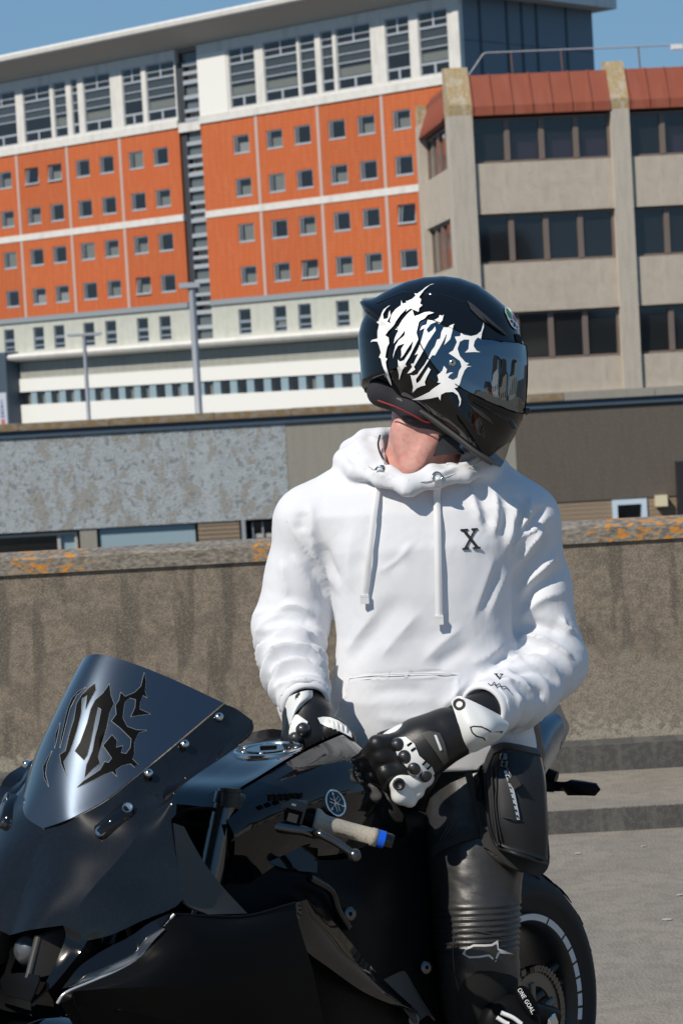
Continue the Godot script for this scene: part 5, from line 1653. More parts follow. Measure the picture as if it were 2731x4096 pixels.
func rider_materials() -> void:
	var w := 512
	var n1 := noise_map(51, 0.5, 2, w, w)
	var n2 := noise_map(52, 0.02, 3, w, w)
	var n3 := noise_map(53, 0.16, 3, w, w, 1, true)
	mat("white sweatshirt cotton", Color(1, 1, 1), 0.92, 0.0)
	K["white sweatshirt cotton"].albedo_texture = ImageTexture.create_from_image(paint(w, w, Color(0.69, 0.7, 0.73), [[n1, 0.4, 0.8, 0.5, Color(0.62, 0.63, 0.66)], [n2, 0.5, 0.8, 0.3, Color(0.66, 0.67, 0.695)]]))
	K["white sweatshirt cotton"].normal_enabled = true
	K["white sweatshirt cotton"].normal_texture = bump(n1, w, w, 0.8)
	tiled(K["white sweatshirt cotton"], 0.25)
	mat("white cord", Color(0.7, 0.7, 0.71), 0.9)
	mat("seam thread", Color(0.66, 0.66, 0.68), 0.9)
	mat("skin", Color(1, 1, 1), 0.5, 0.0, {"subsurf_scatter_enabled": true, "subsurf_scatter_strength": 0.15})
	K["skin"].albedo_texture = ImageTexture.create_from_image(paint(w, w, Color(0.6, 0.33, 0.275), [[n2, 0.45, 0.65, 0.7, Color(0.6, 0.23, 0.185)], [n1, 0.55, 0.85, 0.45, Color(0.4, 0.22, 0.18)]]))
	K["skin"].normal_enabled = true
	K["skin"].normal_texture = bump(n3, w, w, 0.7)
	tiled(K["skin"], 0.16)
	mat("black leather", Color(1, 1, 1), 0.36, 0.0, {"metallic_specular": 0.5})
	K["black leather"].albedo_texture = ImageTexture.create_from_image(paint(w, w, Color(0.026, 0.0255, 0.025), [[n2, 0.45, 0.8, 0.5, Color(0.036, 0.035, 0.033)], [n1, 0.5, 0.9, 0.5, Color(0.015, 0.015, 0.015)]]))
	K["black leather"].normal_enabled = true
	K["black leather"].normal_texture = bump(n3, w, w, 1.1)
	tiled(K["black leather"], 0.12)
	mat("glove leather", Color(0.012, 0.012, 0.0125), 0.36, 0.0, {"metallic_specular": 0.45})
	K["glove leather"].normal_enabled = true
	K["glove leather"].normal_texture = bump(n3, w, w, 1.5)
	tiled(K["glove leather"], 0.06)
	mat("white glove leather", Color(0.68, 0.69, 0.68), 0.35)
	mat("glossy knuckle", Color(0.005, 0.005, 0.005), 0.06, 0.0, {"clearcoat_enabled": true, "clearcoat": 1.0})
	mat("black embroidery", Color(0.012, 0.01, 0.01), 0.7)
	mat("grey embroidery", Color(0.6, 0.57, 0.54), 0.7)
	mat("helmet black", Color(0.004, 0.004, 0.0045), 0.06, 0.0, {"metallic_specular": 0.05, "clearcoat_enabled": true, "clearcoat": 1.0, "clearcoat_roughness": 0.02})
	mat("white vinyl", Color(0.78, 0.78, 0.77), 0.3)
	mat("mirror visor", Color(0.2, 0.225, 0.25), 0.02, 1.0)
	mat("helmet trim", Color(0.03, 0.03, 0.03), 0.5)
	mat("liner cloth", Color(0.02, 0.021, 0.027), 0.9)
	mat("red piping", Color(0.3, 0.012, 0.012), 0.6)
	mat("label green", Color(0.02, 0.25, 0.07), 0.4)
	mat("label red", Color(0.55, 0.03, 0.03), 0.4)
	mat("bag nylon", Color(0.014, 0.0145, 0.016), 0.5, 0.0, {"metallic_specular": 0.4})
	mat("webbing", Color(0.018, 0.018, 0.018), 0.85)
	mat("reflective zip", Color(0.5, 0.52, 0.53), 0.3, 0.5)
	mat("plush black", Color(0.006, 0.006, 0.006), 0.95)

func setup_hoodie() -> void:
	for r in [[1082, 850, 1085, 0.085, -4.80], [1120, 765, 1150, 0.105, -4.80], [1170, 715, 1205, 0.118, -4.79], [1250, 738, 1190, 0.13, -4.78], [1350, 766, 1175, 0.132, -4.775], [1450, 773, 1175, 0.132, -4.775], [1520, 767, 1186, 0.136, -4.775], [1590, 757, 1200, 0.142, -4.775], [1650, 768, 1218, 0.146, -4.78], [1700, 785, 1232, 0.147, -4.785], [1760, 795, 1240, 0.142, -4.79]]:
		var a := dz(r[1], r[0], r[4])
		var b := dz(r[2], r[0], r[4])
		var c := (a + b) * 0.5
		tor.append([c.y, c.x, r[4], absf(b.x - a.x) * 0.5, r[3]])
	hem_y = dz(1010, 1748, -4.79).y
	# shoulders, arms
	var rs := dz(715, 1200, -4.80); var re := dz(664, 1440, -4.80); var rw := dz(700, 1612, -4.595)
	var ls := dz(1195, 1198, -4.80); var le := dz(1262, 1520, -4.80); var lw := dz(1112, 1628, -4.56)
	var nb_l := dz(845, 1120, -4.81); var nb_r := dz(1085, 1105, -4.81)
	arm_bones = [bone(nb_l, rs, 0.07, 0.072, 0.05), bone(nb_r, ls, 0.07, 0.075, 0.05),
		bone(rs, dz(690, 1330, -4.81), 0.074, 0.066, 0.018), bone(dz(690, 1330, -4.81), re, 0.066, 0.07, 0.03), bone(re, dz(672, 1530, -4.70), 0.068, 0.06, 0.03), bone(dz(672, 1530, -4.70), rw, 0.06, 0.051, 0.02, true),
		bone(ls, dz(1232, 1350, -4.82), 0.074, 0.064, 0.022), bone(dz(1232, 1350, -4.82), le, 0.064, 0.068, 0.03), bone(le, dz(1200, 1590, -4.70), 0.07, 0.062, 0.03), bone(dz(1200, 1590, -4.70), lw, 0.062, 0.052, 0.02, true)]
	# hood lying round the neck: opening edge, outer edge, cloth between
	var ha := [dz(873, 1000, -4.87), dz(866, 1022, -4.80), dz(876, 1058, -4.735), dz(900, 1078, -4.69), dz(932, 1106, -4.662), dz(988, 1078, -4.672), dz(1030, 1066, -4.688), dz(1072, 1050, -4.73), dz(1092, 1036, -4.80), dz(1060, 1010, -4.88), dz(960, 990, -4.915)]
	var hb := [dz(806, 1036, -4.885), dz(792, 1058, -4.80), dz(818, 1082, -4.735), dz(872, 1104, -4.682), dz(932, 1121, -4.652), dz(1000, 1108, -4.66), dz(1070, 1094, -4.682), dz(1118, 1080, -4.735), dz(1134, 1070, -4.80), dz(1100, 1044, -4.90), dz(960, 1024, -4.955)]
	for i in ha.size():
		var j := (i + 1) % ha.size()
		var mi: Vector3 = (ha[i] + hb[i]) * 0.5 + Vector3(0, 0.006, 0.0)
		var mj: Vector3 = (ha[j] + hb[j]) * 0.5 + Vector3(0, 0.006, 0.0)
		var fr := 1.0 if i >= 2 and i <= 6 else 0.0
		hood_bones.append(bone(ha[i], ha[j], lerpf(0.0115, 0.007, fr), lerpf(0.0115, 0.007, fr), 0.016))
		hood_bones.append(bone(mi - Vector3(0, 0.006, 0) * fr, mj - Vector3(0, 0.006, 0) * fr, lerpf(0.019, 0.0085, fr), lerpf(0.019, 0.0085, fr), 0.02))
		hood_bones.append(bone(hb[i], hb[j], lerpf(0.02, 0.0095, fr), lerpf(0.02, 0.0095, fr), 0.02))
	hood_bones.append(bone(dz(880, 1070, -4.93), dz(1050, 1060, -4.94), 0.05, 0.05, 0.05))
	neck_rig = rig([bone(dz(948, 1115, -4.75), dz(980, 960, -4.75), 0.052, 0.085, 0.02), bone(dz(915, 1056, -4.705), dz(1030, 1036, -4.705), 0.024, 0.03, 0.03), bone(dz(938, 1074, -4.695), dz(938, 1030, -4.66), 0.014, 0.034, 0.02)])
	arm_rig = rig(arm_bones)
	collar_y = dz(940, 1094, -4.67).y
	hood_rig = rig(hood_bones)
	for r in tor:
		for q in r: tor_f.append(q)

func hoodie_field(p: Vector3) -> float:
	# torso sections
	var i := 0
	while i < 45 and p.y < tor_f[i + 5]: i += 5
	var t := clampf((tor_f[i] - p.y) / (tor_f[i] - tor_f[i + 5]), 0.0, 1.0)
	var a := lerpf(tor_f[i + 3], tor_f[i + 8], t)
	var b := lerpf(tor_f[i + 4], tor_f[i + 9], t)
	var ex := absf(p.x - lerpf(tor_f[i + 1], tor_f[i + 6], t)) / a
	var ez := absf(p.z - lerpf(tor_f[i + 2], tor_f[i + 7], t)) / b
	var d := (pow(pow(ex, 2.5) + pow(ez, 2.5), 0.4) - 1.0) * minf(a, b)
	d = maxf(d, p.y - tor_f[0])
	d = arm_rig.dist(p, d)
	if p.y > tor_f[10]:
		var h := hood_rig.dist(p, 10.0)
		var k := 0.012
		var q := maxf(k - absf(d - h), 0.0) / k
		d = minf(d, h) - q * q * k * 0.25
		d = maxf(d, -maxf(neck_rig.dist(p, 10.0), collar_y - p.y))
	return maxf(d, hem_y - p.y)

var folds := [
	# right arm (picture left): [amount mm, width mm, crop points...]
	[-9, 9, 85, 945, 200, 938, 290, 958, 365, 985], [6, 13, 120, 905, 240, 890, 340, 925], [6, 12, 95, 985, 200, 975, 300, 990, 370, 1010],
	[-7, 8, 105, 1045, 170, 1022, 260, 1015, 355, 1045], [5, 11, 120, 1085, 190, 1060, 280, 1050, 360, 1075], [-6, 7, 128, 1130, 180, 1097, 270, 1082, 352, 1100], [5, 10, 140, 1165, 200, 1130, 290, 1118, 360, 1150], [-5, 6, 145, 1215, 195, 1172, 280, 1155, 365, 1200],
	[-5, 10, 165, 855, 250, 835, 335, 885], [-5, 10, 235, 610, 285, 700, 350, 800], [4, 12, 300, 640, 345, 730, 385, 800], [-4, 10, 190, 640, 200, 720, 215, 800],
	[-3, 4, 215, 470, 262, 545, 305, 610, 335, 640], [-6, 12, 322, 500, 335, 600, 375, 680, 415, 760], [-4, 12, 310, 390, 322, 470, 318, 540], [4, 14, 280, 430, 275, 520], [4, 14, 365, 560, 400, 650, 450, 740],
	# torso
	[3.6, 20, 720, 790, 630, 890, 545, 1000, 470, 1090], [-3.6, 18, 790, 860, 700, 960, 620, 1060], [-2.9, 16, 610, 850, 530, 950, 460, 1050], [-3.6, 16, 970, 930, 880, 1000, 800, 1080], [3.6, 14, 1010, 1000, 920, 1060, 850, 1100], [-3.6, 14, 1150, 1000, 1080, 1055, 1000, 1090], [3.6, 13, 1175, 1050, 1100, 1085],
	[-6.0, 9, 1000, 320, 1030, 410, 1055, 490], [3.6, 10, 1045, 325, 1070, 420, 1090, 500], [-6.0, 9, 1110, 335, 1120, 430, 1105, 540], [3.6, 10, 1145, 350, 1160, 440, 1140, 540], [-7.0, 9, 1195, 370, 1200, 440, 1180, 520, 1160, 600], [-2.9, 14, 1110, 620, 1065, 760, 1010, 900], [-2.9, 12, 1180, 660, 1125, 780, 1085, 880], [2.9, 14, 1140, 640, 1095, 770, 1050, 880],
	[-2.9, 16, 700, 340, 740, 350, 800, 345], [2.2, 18, 600, 420, 560, 560, 530, 700], [-2.2, 16, 500, 500, 480, 640, 490, 780], [-2.9, 10, 760, 560, 690, 640, 610, 690], [2.2, 14, 640, 680, 720, 620],
	[3.0, 3, 485, 1148, 640, 1133, 800, 1128, 950, 1133], [-3.0, 3, 487, 1158, 640, 1143, 800, 1138, 950, 1143], [-3.0, 4, 487, 1158, 455, 1240, 415, 1330], [-3.0, 4, 950, 1135, 945, 1210, 920, 1270],
	[2.9, 14, 560, 1220, 700, 1200, 830, 1210], [-2.9, 14, 600, 1320, 720, 1330, 860, 1310], [-3.6, 12, 870, 1290, 930, 1230, 990, 1160],
	# left arm
	[6, 10, 1218, 350, 1232, 430, 1205, 520], [-7, 8, 1262, 365, 1258, 440, 1222, 510], [7, 9, 1332, 400, 1285, 460, 1228, 530], [-4, 4, 1350, 445, 1275, 510, 1205, 562, 1192, 640], [-8, 9, 1330, 490, 1285, 550, 1225, 620, 1180, 690], [7, 10, 1345, 470, 1325, 560, 1265, 640, 1212, 705], [-8, 11, 1400, 560, 1330, 660, 1255, 740, 1215, 820],
	[7, 12, 1420, 660, 1350, 720, 1275, 770, 1225, 840], [-5, 12, 1410, 780, 1330, 800, 1260, 850, 1215, 920], [-9, 9, 1185, 1005, 1240, 972, 1310, 982, 1365, 1010], [7, 12, 1200, 945, 1270, 920, 1340, 930, 1420, 960], [6, 12, 1200, 1045, 1270, 1020, 1340, 1035], [-6, 8, 1400, 880, 1420, 930, 1450, 945], [-5, 6, 1350, 1000, 1400, 1030, 1450, 1060],
	[-7, 9, 1150, 1085, 1230, 1060, 1300, 1078, 1380, 1130], [6, 11, 1180, 1125, 1270, 1110, 1390, 1165], [-6, 8, 1115, 1165, 1190, 1165, 1265, 1205, 1300, 1240], [-5, 8, 1200, 1215, 1230, 1260, 1245, 1300], [5, 10, 1255, 1190, 1330, 1230],
	# hood
	[-5, 6, 500, 190, 545, 235, 620, 268, 700, 285], [4, 7, 470, 170, 520, 225, 600, 252], [-5, 6, 830, 280, 920, 250, 1000, 215, 1060, 190], [4, 8, 870, 225, 950, 215, 1030, 180], [-4, 5, 510, 130, 560, 110, 610, 115]]

var lines := []
var wob := FastNoiseLite.new()

func cloth_off(p: Vector3) -> float:
	var rd := 1.0 - absf(wob.get_noise_3d(p.x * 1.5 + 0.04 * sin(p.y * 40.0), p.y * 1.2 + p.x * 0.8, p.z * 1.3))
	var off := wob.get_noise_3d(p.x, p.y * 0.7, p.z) * 0.0008 + (rd * rd - 0.55) * 0.0007 + bunching(p)
	for l in lines:
		if not l[3].has_point(p): continue
		var pts: Array = l[2]
		var best := 1e9
		var bt := 0.0
		var m := pts.size() - 1
		for k in m:
			var a: Vector3 = pts[k]
			var ab: Vector3 = pts[k + 1] - a
			var t := clampf((p - a).dot(ab) / maxf(ab.length_squared(), 1e-9), 0.0, 1.0)
			var d := (p - a - ab * t).length_squared()
			if d < best:
				best = d
				bt = (k + t) / m
		var fade: float = minf(1.0, minf(bt, 1.0 - bt) * 4.0 + 0.1)
		var dd: float = sqrt(best) / l[1]
		if l[0] < 0.0: off += 1.6 * l[0] * fade * (0.5 * exp(-dd * dd) + 0.5 * exp(-dd * 2.4))
		else: off += 1.5 * l[0] * fade * exp(-dd * dd)
	return off

func make_hoodie(person: Node3D) -> void:
	setup_hoodie()
	var all := arm_bones + hood_bones
	var bb := hull_of(all, 0.09)
	bb = bb.expand(Vector3(tor[0][1], hem_y - 0.02, -4.60))
	bb = bb.expand(Vector3(tor[0][1], hem_y - 0.02, -4.96))
	var r := nets(hoodie_field, bb.position, bb.end, 0.0052)
	var v: PackedVector3Array = r[0]
	# folds: lines on the cloth, found by casting their pixels onto the smooth garment
	for f in folds:
		var pts := []
		for i in range(2, f.size(), 2):
			var q := h4(f[i], f[i + 1])
			var hit = trace(hoodie_field, q.x, q.y)
			if hit != null: pts.append(hit)
		if pts.size() >= 2:
			pts = spline(pts, 3)
			var box_ := AABB(pts[0], Vector3.ZERO)
			for p in pts: box_ = box_.expand(p)
			lines.append([f[0] * 0.001, f[1] * 0.001, pts, box_.grow(f[1] * 0.0028)])
	var base := mesh_of(v, r[1])
	var nrm: PackedVector3Array = base.surface_get_arrays(0)[Mesh.ARRAY_NORMAL]
	wob.seed = 5
	wob.frequency = 14.0
	for i in v.size():
		v[i] += nrm[i] * cloth_off(v[i])
	part("hoodie", mesh_of(v, r[1]), K["white sweatshirt cotton"], person)

# sleeves pushed up: rings of cloth round the forearms, round crests and sharp valleys
func bunching(p: Vector3) -> float:
	var out := 0.0
	for sl in [[arm_bones[3], arm_bones[4], arm_bones[5], 0.0085, 0.05, -0.03], [arm_bones[7], arm_bones[8], arm_bones[9], 0.0036, 0.052, 0.0]]:
		var s := -0.06
		var best := 1e9
		var bs := 0.0
		var bd := Vector3.ZERO
		for k in 3:
			var c: Array = sl[k]
			var ab: Vector3 = c[1]
			var from: Vector3 = c[0]
			var l := ab.length()
			if k == 0:
				from = c[0] + ab * (1.0 - 0.06 / l)
				ab = ab * (0.06 / l)
				l = 0.06
			var t := clampf((p - from).dot(ab) / ab.length_squared(), 0.0, 1.0)
			var d := p - from - ab * t
			if d.length() < best:
				best = d.length()
				bs = s + l * t
				bd = d
			s += l
		if best > 0.08:
			continue
		var w: float = smoothstep(-0.06, -0.02, bs) * (1.0 - smoothstep(s - 0.045, s - 0.015, bs)) * (1.0 - smoothstep(0.062, 0.08, best))
		var ph: float = bs / sl[4] * PI + 0.9 * sin(atan2(bd.z, bd.x) * 1.0 + sl[5] * 30.0) + 0.9 * wob.get_noise_3d(p.x * 0.3 + 9.0, p.y * 0.25, p.z * 0.3)
		var amp: float = sl[3] * (0.8 + 0.9 * wob.get_noise_3d(p.x * 0.4, p.y * 0.4 + 5.0, p.z * 0.4))
		out += w * amp * (absf(sin(ph)) * 2.0 - 1.1)
	return out

func on_hoodie(x: float, y: float) -> Vector3:
	var q := h4(x, y)
	var hit = trace(hoodie_field, q.x, q.y)
	if hit == null: return on_z(q.x, q.y, -4.65)
	return hit + grad(hoodie_field, hit) * cloth_off(hit)

func make_hoodie_details(person: Node3D) -> void:
	var hood := person.get_node("hoodie")
	# eyelets and cords
	for c in [[615, 247, [[620, 262], [612, 330], [596, 440], [580, 600], [570, 720], [560, 800]], 0.006], [862, 280, [[862, 295], [860, 380], [862, 500], [864, 640], [866, 760], [868, 890]], 0.0068]]:
		var p := on_hoodie(c[0], c[1])
		var n := grad(hoodie_field, p)
		part("eyelet", lathe(p, n, [Vector2(-0.003, 0.0112), Vector2(0.003, 0.0112), Vector2(0.0045, 0.0095), Vector2(0.003, 0.0066), Vector2(-0.002, 0.0066)], 20, false), K["polished steel"], hood)
		var pts := [p + n * 0.003]
		for q in c[2]:
			var h := on_hoodie(q[0], q[1])
			pts.append(h + grad(hoodie_field, h) * 0.012)
		pts = spline(pts, 4)
		var e0 := []
		var e1 := []
		for k in pts.size():
			var wd: float = c[3] * (0.75 if k < 4 else 1.0)
			e0.append(pts[k] + Vector3(-wd, 0, 0.0))
			e1.append(pts[k] + Vector3(wd, 0, -0.001))
		var mm := []
		for k in pts.size(): mm.append(pts[k] + n * 0.0022)
		var o := part("drawstring", sheet([e0, mm, e1], 1, 3, 0.0035), K["white cord"], hood)
		var e: Vector3 = pts[pts.size() - 1]
		part("cord_end", box(Vector3(0.0165, 0.018, 0.0065)), K["white cord"], o, at(e + Vector3(0, -0.002, 0)))
		part("cord_stitch", box(Vector3(0.0172, 0.0018, 0.0072)), K["seam thread"], o, at(e + Vector3(0, 0.003, 0)))
	# embroidered letters
	for t in [["X", 1004, 549, 64, 0.00088, 0.0], ["Y", 1130, 1152, 44, 0.00065, -0.18]]:
		var p := on_hoodie(t[1], t[2])
		var n := grad(hoodie_field, p)
		if n.z < 0.3: n = (n + Vector3(0, 0, 0.5)).normalized()
		var ex := Vector3.UP.cross(n).normalized()
		var tm := TextMesh.new()
		tm.text = t[0]
		tm.font = SystemFont.new()
		tm.font.font_names = PackedStringArray(["Droid Serif"])
		tm.font_size = t[3]
		tm.pixel_size = t[4]
		tm.depth = 0.003 if t[0] == "X" else 0.0012
		part("embroidered_letter", tm, K["black embroidery"], hood, Transform3D(Basis(ex, n.cross(ex), n) * Basis(Vector3(0, 0, 1), t[5]), p + n * (0.0012 if t[0] == "X" else 0.004)))
	var sc := st_new()
	var sp := []
	for q in [[1085, 1172], [1098, 1180], [1108, 1172], [1116, 1186], [1128, 1178], [1134, 1192], [1150, 1188], [1165, 1200], [1172, 1210]]:
		var h := on_hoodie(q[0], q[1])
		sp.append(h + grad(hoodie_field, h) * 0.003)
	st_tube(sc, spline(sp, 3), 0.0009, 5)
	part("embroidered_script", done(sc), K["black embroidery"], hood)
	for sm in [[213, 468, 240, 520, 270, 560, 305, 600, 338, 640], [1352, 445, 1315, 480, 1275, 510, 1235, 540, 1203, 566, 1192, 640], [485, 1150, 560, 1140, 640, 1134, 720, 1130, 800, 1128, 880, 1129, 950, 1134], [486, 1163, 560, 1153, 640, 1147, 720, 1143, 800, 1141, 880, 1142, 948, 1147], [485, 1150, 470, 1200, 445, 1260, 412, 1330], [950, 1134, 948, 1180, 938, 1230, 915, 1270], [938, 1140, 934, 1185, 924, 1230], [520, 172, 560, 226, 620, 258, 690, 280, 740, 292], [790, 300, 860, 290, 930, 268, 1000, 238, 1060, 205]]:
		var sp2 := []
		for i in range(0, sm.size(), 2):
			sp2.append(on_hoodie(sm[i], sm[i + 1]))
		part("seam", tube(spline(sp2, 3), 0.0011, 5), K["seam thread"], hood)
	for c in [arm_bones[5], arm_bones[9]]:
		var dir: Vector3 = c[1].normalized()
		var rib := []
		var prof := [Vector2(-0.02, c[4] - 0.004), Vector2(-0.018, c[4] + 0.0005), Vector2(-0.006, c[4] - 0.001), Vector2(0.006, c[4] - 0.003), Vector2(0.011, c[4] - 0.006), Vector2(0.012, c[4] - 0.011), Vector2(0.004, c[4] - 0.014)]
		part("rib_cuff", lathe(c[0] + c[1], dir, prof, 40, false), K["white sweatshirt cotton"], hood)
	# necklace
	part("necklace", tube(spline([dz(872, 1000, -4.78), dz(868, 1022, -4.745), dz(876, 1048, -4.715), dz(890, 1068, -4.70)], 4), 0.002, 6), K["dark steel"], person)

func make_body(person: Node3D) -> void:
	# neck, head inside the helmet, chest and arms inside the sweatshirt: one surface
	var nb := [bone(dz(952, 1105, -4.785), dz(974, 1000, -4.755), 0.066, 0.061, 0.03), bone(dz(974, 1000, -4.755), dz(990, 930, -4.765), 0.061, 0.064, 0.03), bone(dz(1000, 880, -4.75), dz(1010, 800, -4.76), 0.088, 0.09, 0.04), bone(dz(1050, 900, -4.74), dz(1085, 940, -4.735), 0.06, 0.05, 0.04),
		bone(dz(918, 985, -4.715), dz(936, 1075, -4.70), 0.017, 0.012, 0.02), bone(dz(1000, 1000, -4.70), dz(950, 1078, -4.70), 0.014, 0.012, 0.022), bone(dz(968, 1040, -4.698), dz(966, 1062, -4.698), 0.012, 0.01, 0.02),
		bone(dz(850, 1150, -4.80), dz(1080, 1135, -4.80), 0.075, 0.075, 0.05), bone(dz(960, 1180, -4.79), dz(985, 1640, -4.79), 0.10, 0.10, 0.05)]
	for i in [2, 3, 4, 6, 7, 8]:
		var c: Array = arm_bones[i]
		nb.append([c[0], c[1], c[2], c[3] * 0.6, c[4] * 0.6, 0.02, 0.0])
	var f_rig := rig(nb)
	var f := func(p: Vector3) -> float: return f_rig.dist(p, 10.0)
	var bb := hull_of(nb, 0.12)
	part("body", body_mesh(f, bb.position, bb.end, 0.0095), K["skin"], person)

# ------------------------------------------------------------------ helmet
var hel_c: Vector3
var hel_f: Vector3
var hel_g: Vector3
var hel_l: Vector3
var hel_r := PackedFloat32Array()
const HEL_W := 0.127

func hel_plane(q: Vector2, off := 0.0) -> Vector2:      # photo pixel to the helmet's own side view
	var d := ray(q.x, q.y)
	var t := (off + (hel_c - EYE).dot(hel_l)) / d.dot(hel_l)
	var p := EYE + d * t - hel_c
	return Vector2(p.dot(hel_f), p.dot(hel_g))

func hel_half(u: float, w: float) -> float:
	var ang := fposmod(atan2(w, u), TAU) / TAU * 720.0
	var i := int(ang)
	var R := lerpf(hel_r[i % 720], hel_r[(i + 1) % 720], ang - i)
	var rho := sqrt(u * u + w * w) / R
	# the sides run down nearly straight to the bottom rim
	var deg := ang * 0.5
	var low := smoothstep(195.0, 225.0, deg) * (1.0 - smoothstep(292.0, 312.0, deg))
	rho = minf(rho, 1.0) * lerpf(1.0, 0.84, low)
	return HEL_W * pow(maxf(0.0, 1.0 - pow(rho, 2.5)), 0.5)

func hel_hit(q: Vector2) -> Vector3:     # on the near side
	var off := HEL_W * 0.8
	for k in 14:
		var p := hel_plane(q, off)
		off = lerpf(off, hel_half(p.x, p.y), 0.6)
	var p2 := hel_plane(q, off)
	return hel_c + hel_f * p2.x + hel_g * p2.y + hel_l * off

func hel_normal(p: Vector3) -> Vector3:
	var u := (p - hel_c).dot(hel_f)
	var w := (p - hel_c).dot(hel_g)
	var e := 0.003
	var hu := (hel_half(u + e, w) - hel_half(u - e, w)) / (2 * e)
	var hw := (hel_half(u, w + e) - hel_half(u, w - e)) / (2 * e)
	return (hel_l - hel_f * clampf(hu, -6, 6) - hel_g * clampf(hw, -6, 6)).normalized()

# print or parts laid on the helmet's near side, cut into small cells, with the shell's own normals
func st_on_helmet(s: SurfaceTool, polys: Array, lift: float, cell := 18.0) -> void:
	for poly in polys:
		var pv := PackedVector2Array(poly)
		var r := Rect2(pv[0], Vector2.ZERO)
		for p in pv: r = r.expand(p)
		var x := floorf(r.position.x / cell) * cell
		while x < r.end.x:
			var y := floorf(r.position.y / cell) * cell
			while y < r.end.y:
				var sq := PackedVector2Array([Vector2(x, y), Vector2(x + cell, y), Vector2(x + cell, y + cell), Vector2(x, y + cell)])
				for piece in Geometry2D.intersect_polygons(pv, sq):
					var idx := Geometry2D.triangulate_polygon(piece)
					var pts := []
					var ns := []
					for p in piece:
						var h := hel_hit(p)
						var n := hel_normal(h)
						pts.append(h + n * lift)
						ns.append(n)
					for k in range(0, idx.size(), 3):
						var o := [idx[k], idx[k + 1], idx[k + 2]]
						if (pts[o[1]] - pts[o[0]]).cross(pts[o[2]] - pts[o[0]]).dot(ns[o[0]]) > 0: o = [idx[k], idx[k + 2], idx[k + 1]]
						for e in o:
							s.set_normal(ns[e])
							s.add_vertex(pts[e])
				y += cell
			x += cell

func hel_line(list: Array, lift := 0.001) -> Array:
	var out := []
	for i in range(0, list.size(), 2):
		var h := hel_hit(c3(list[i], list[i + 1]))
		out.append(h + hel_normal(h) * lift)
	return out

func hpx(list: Array) -> Array:
	var out := []
	for i in range(0, list.size(), 2): out.append(c3(list[i], list[i + 1]))
	return out

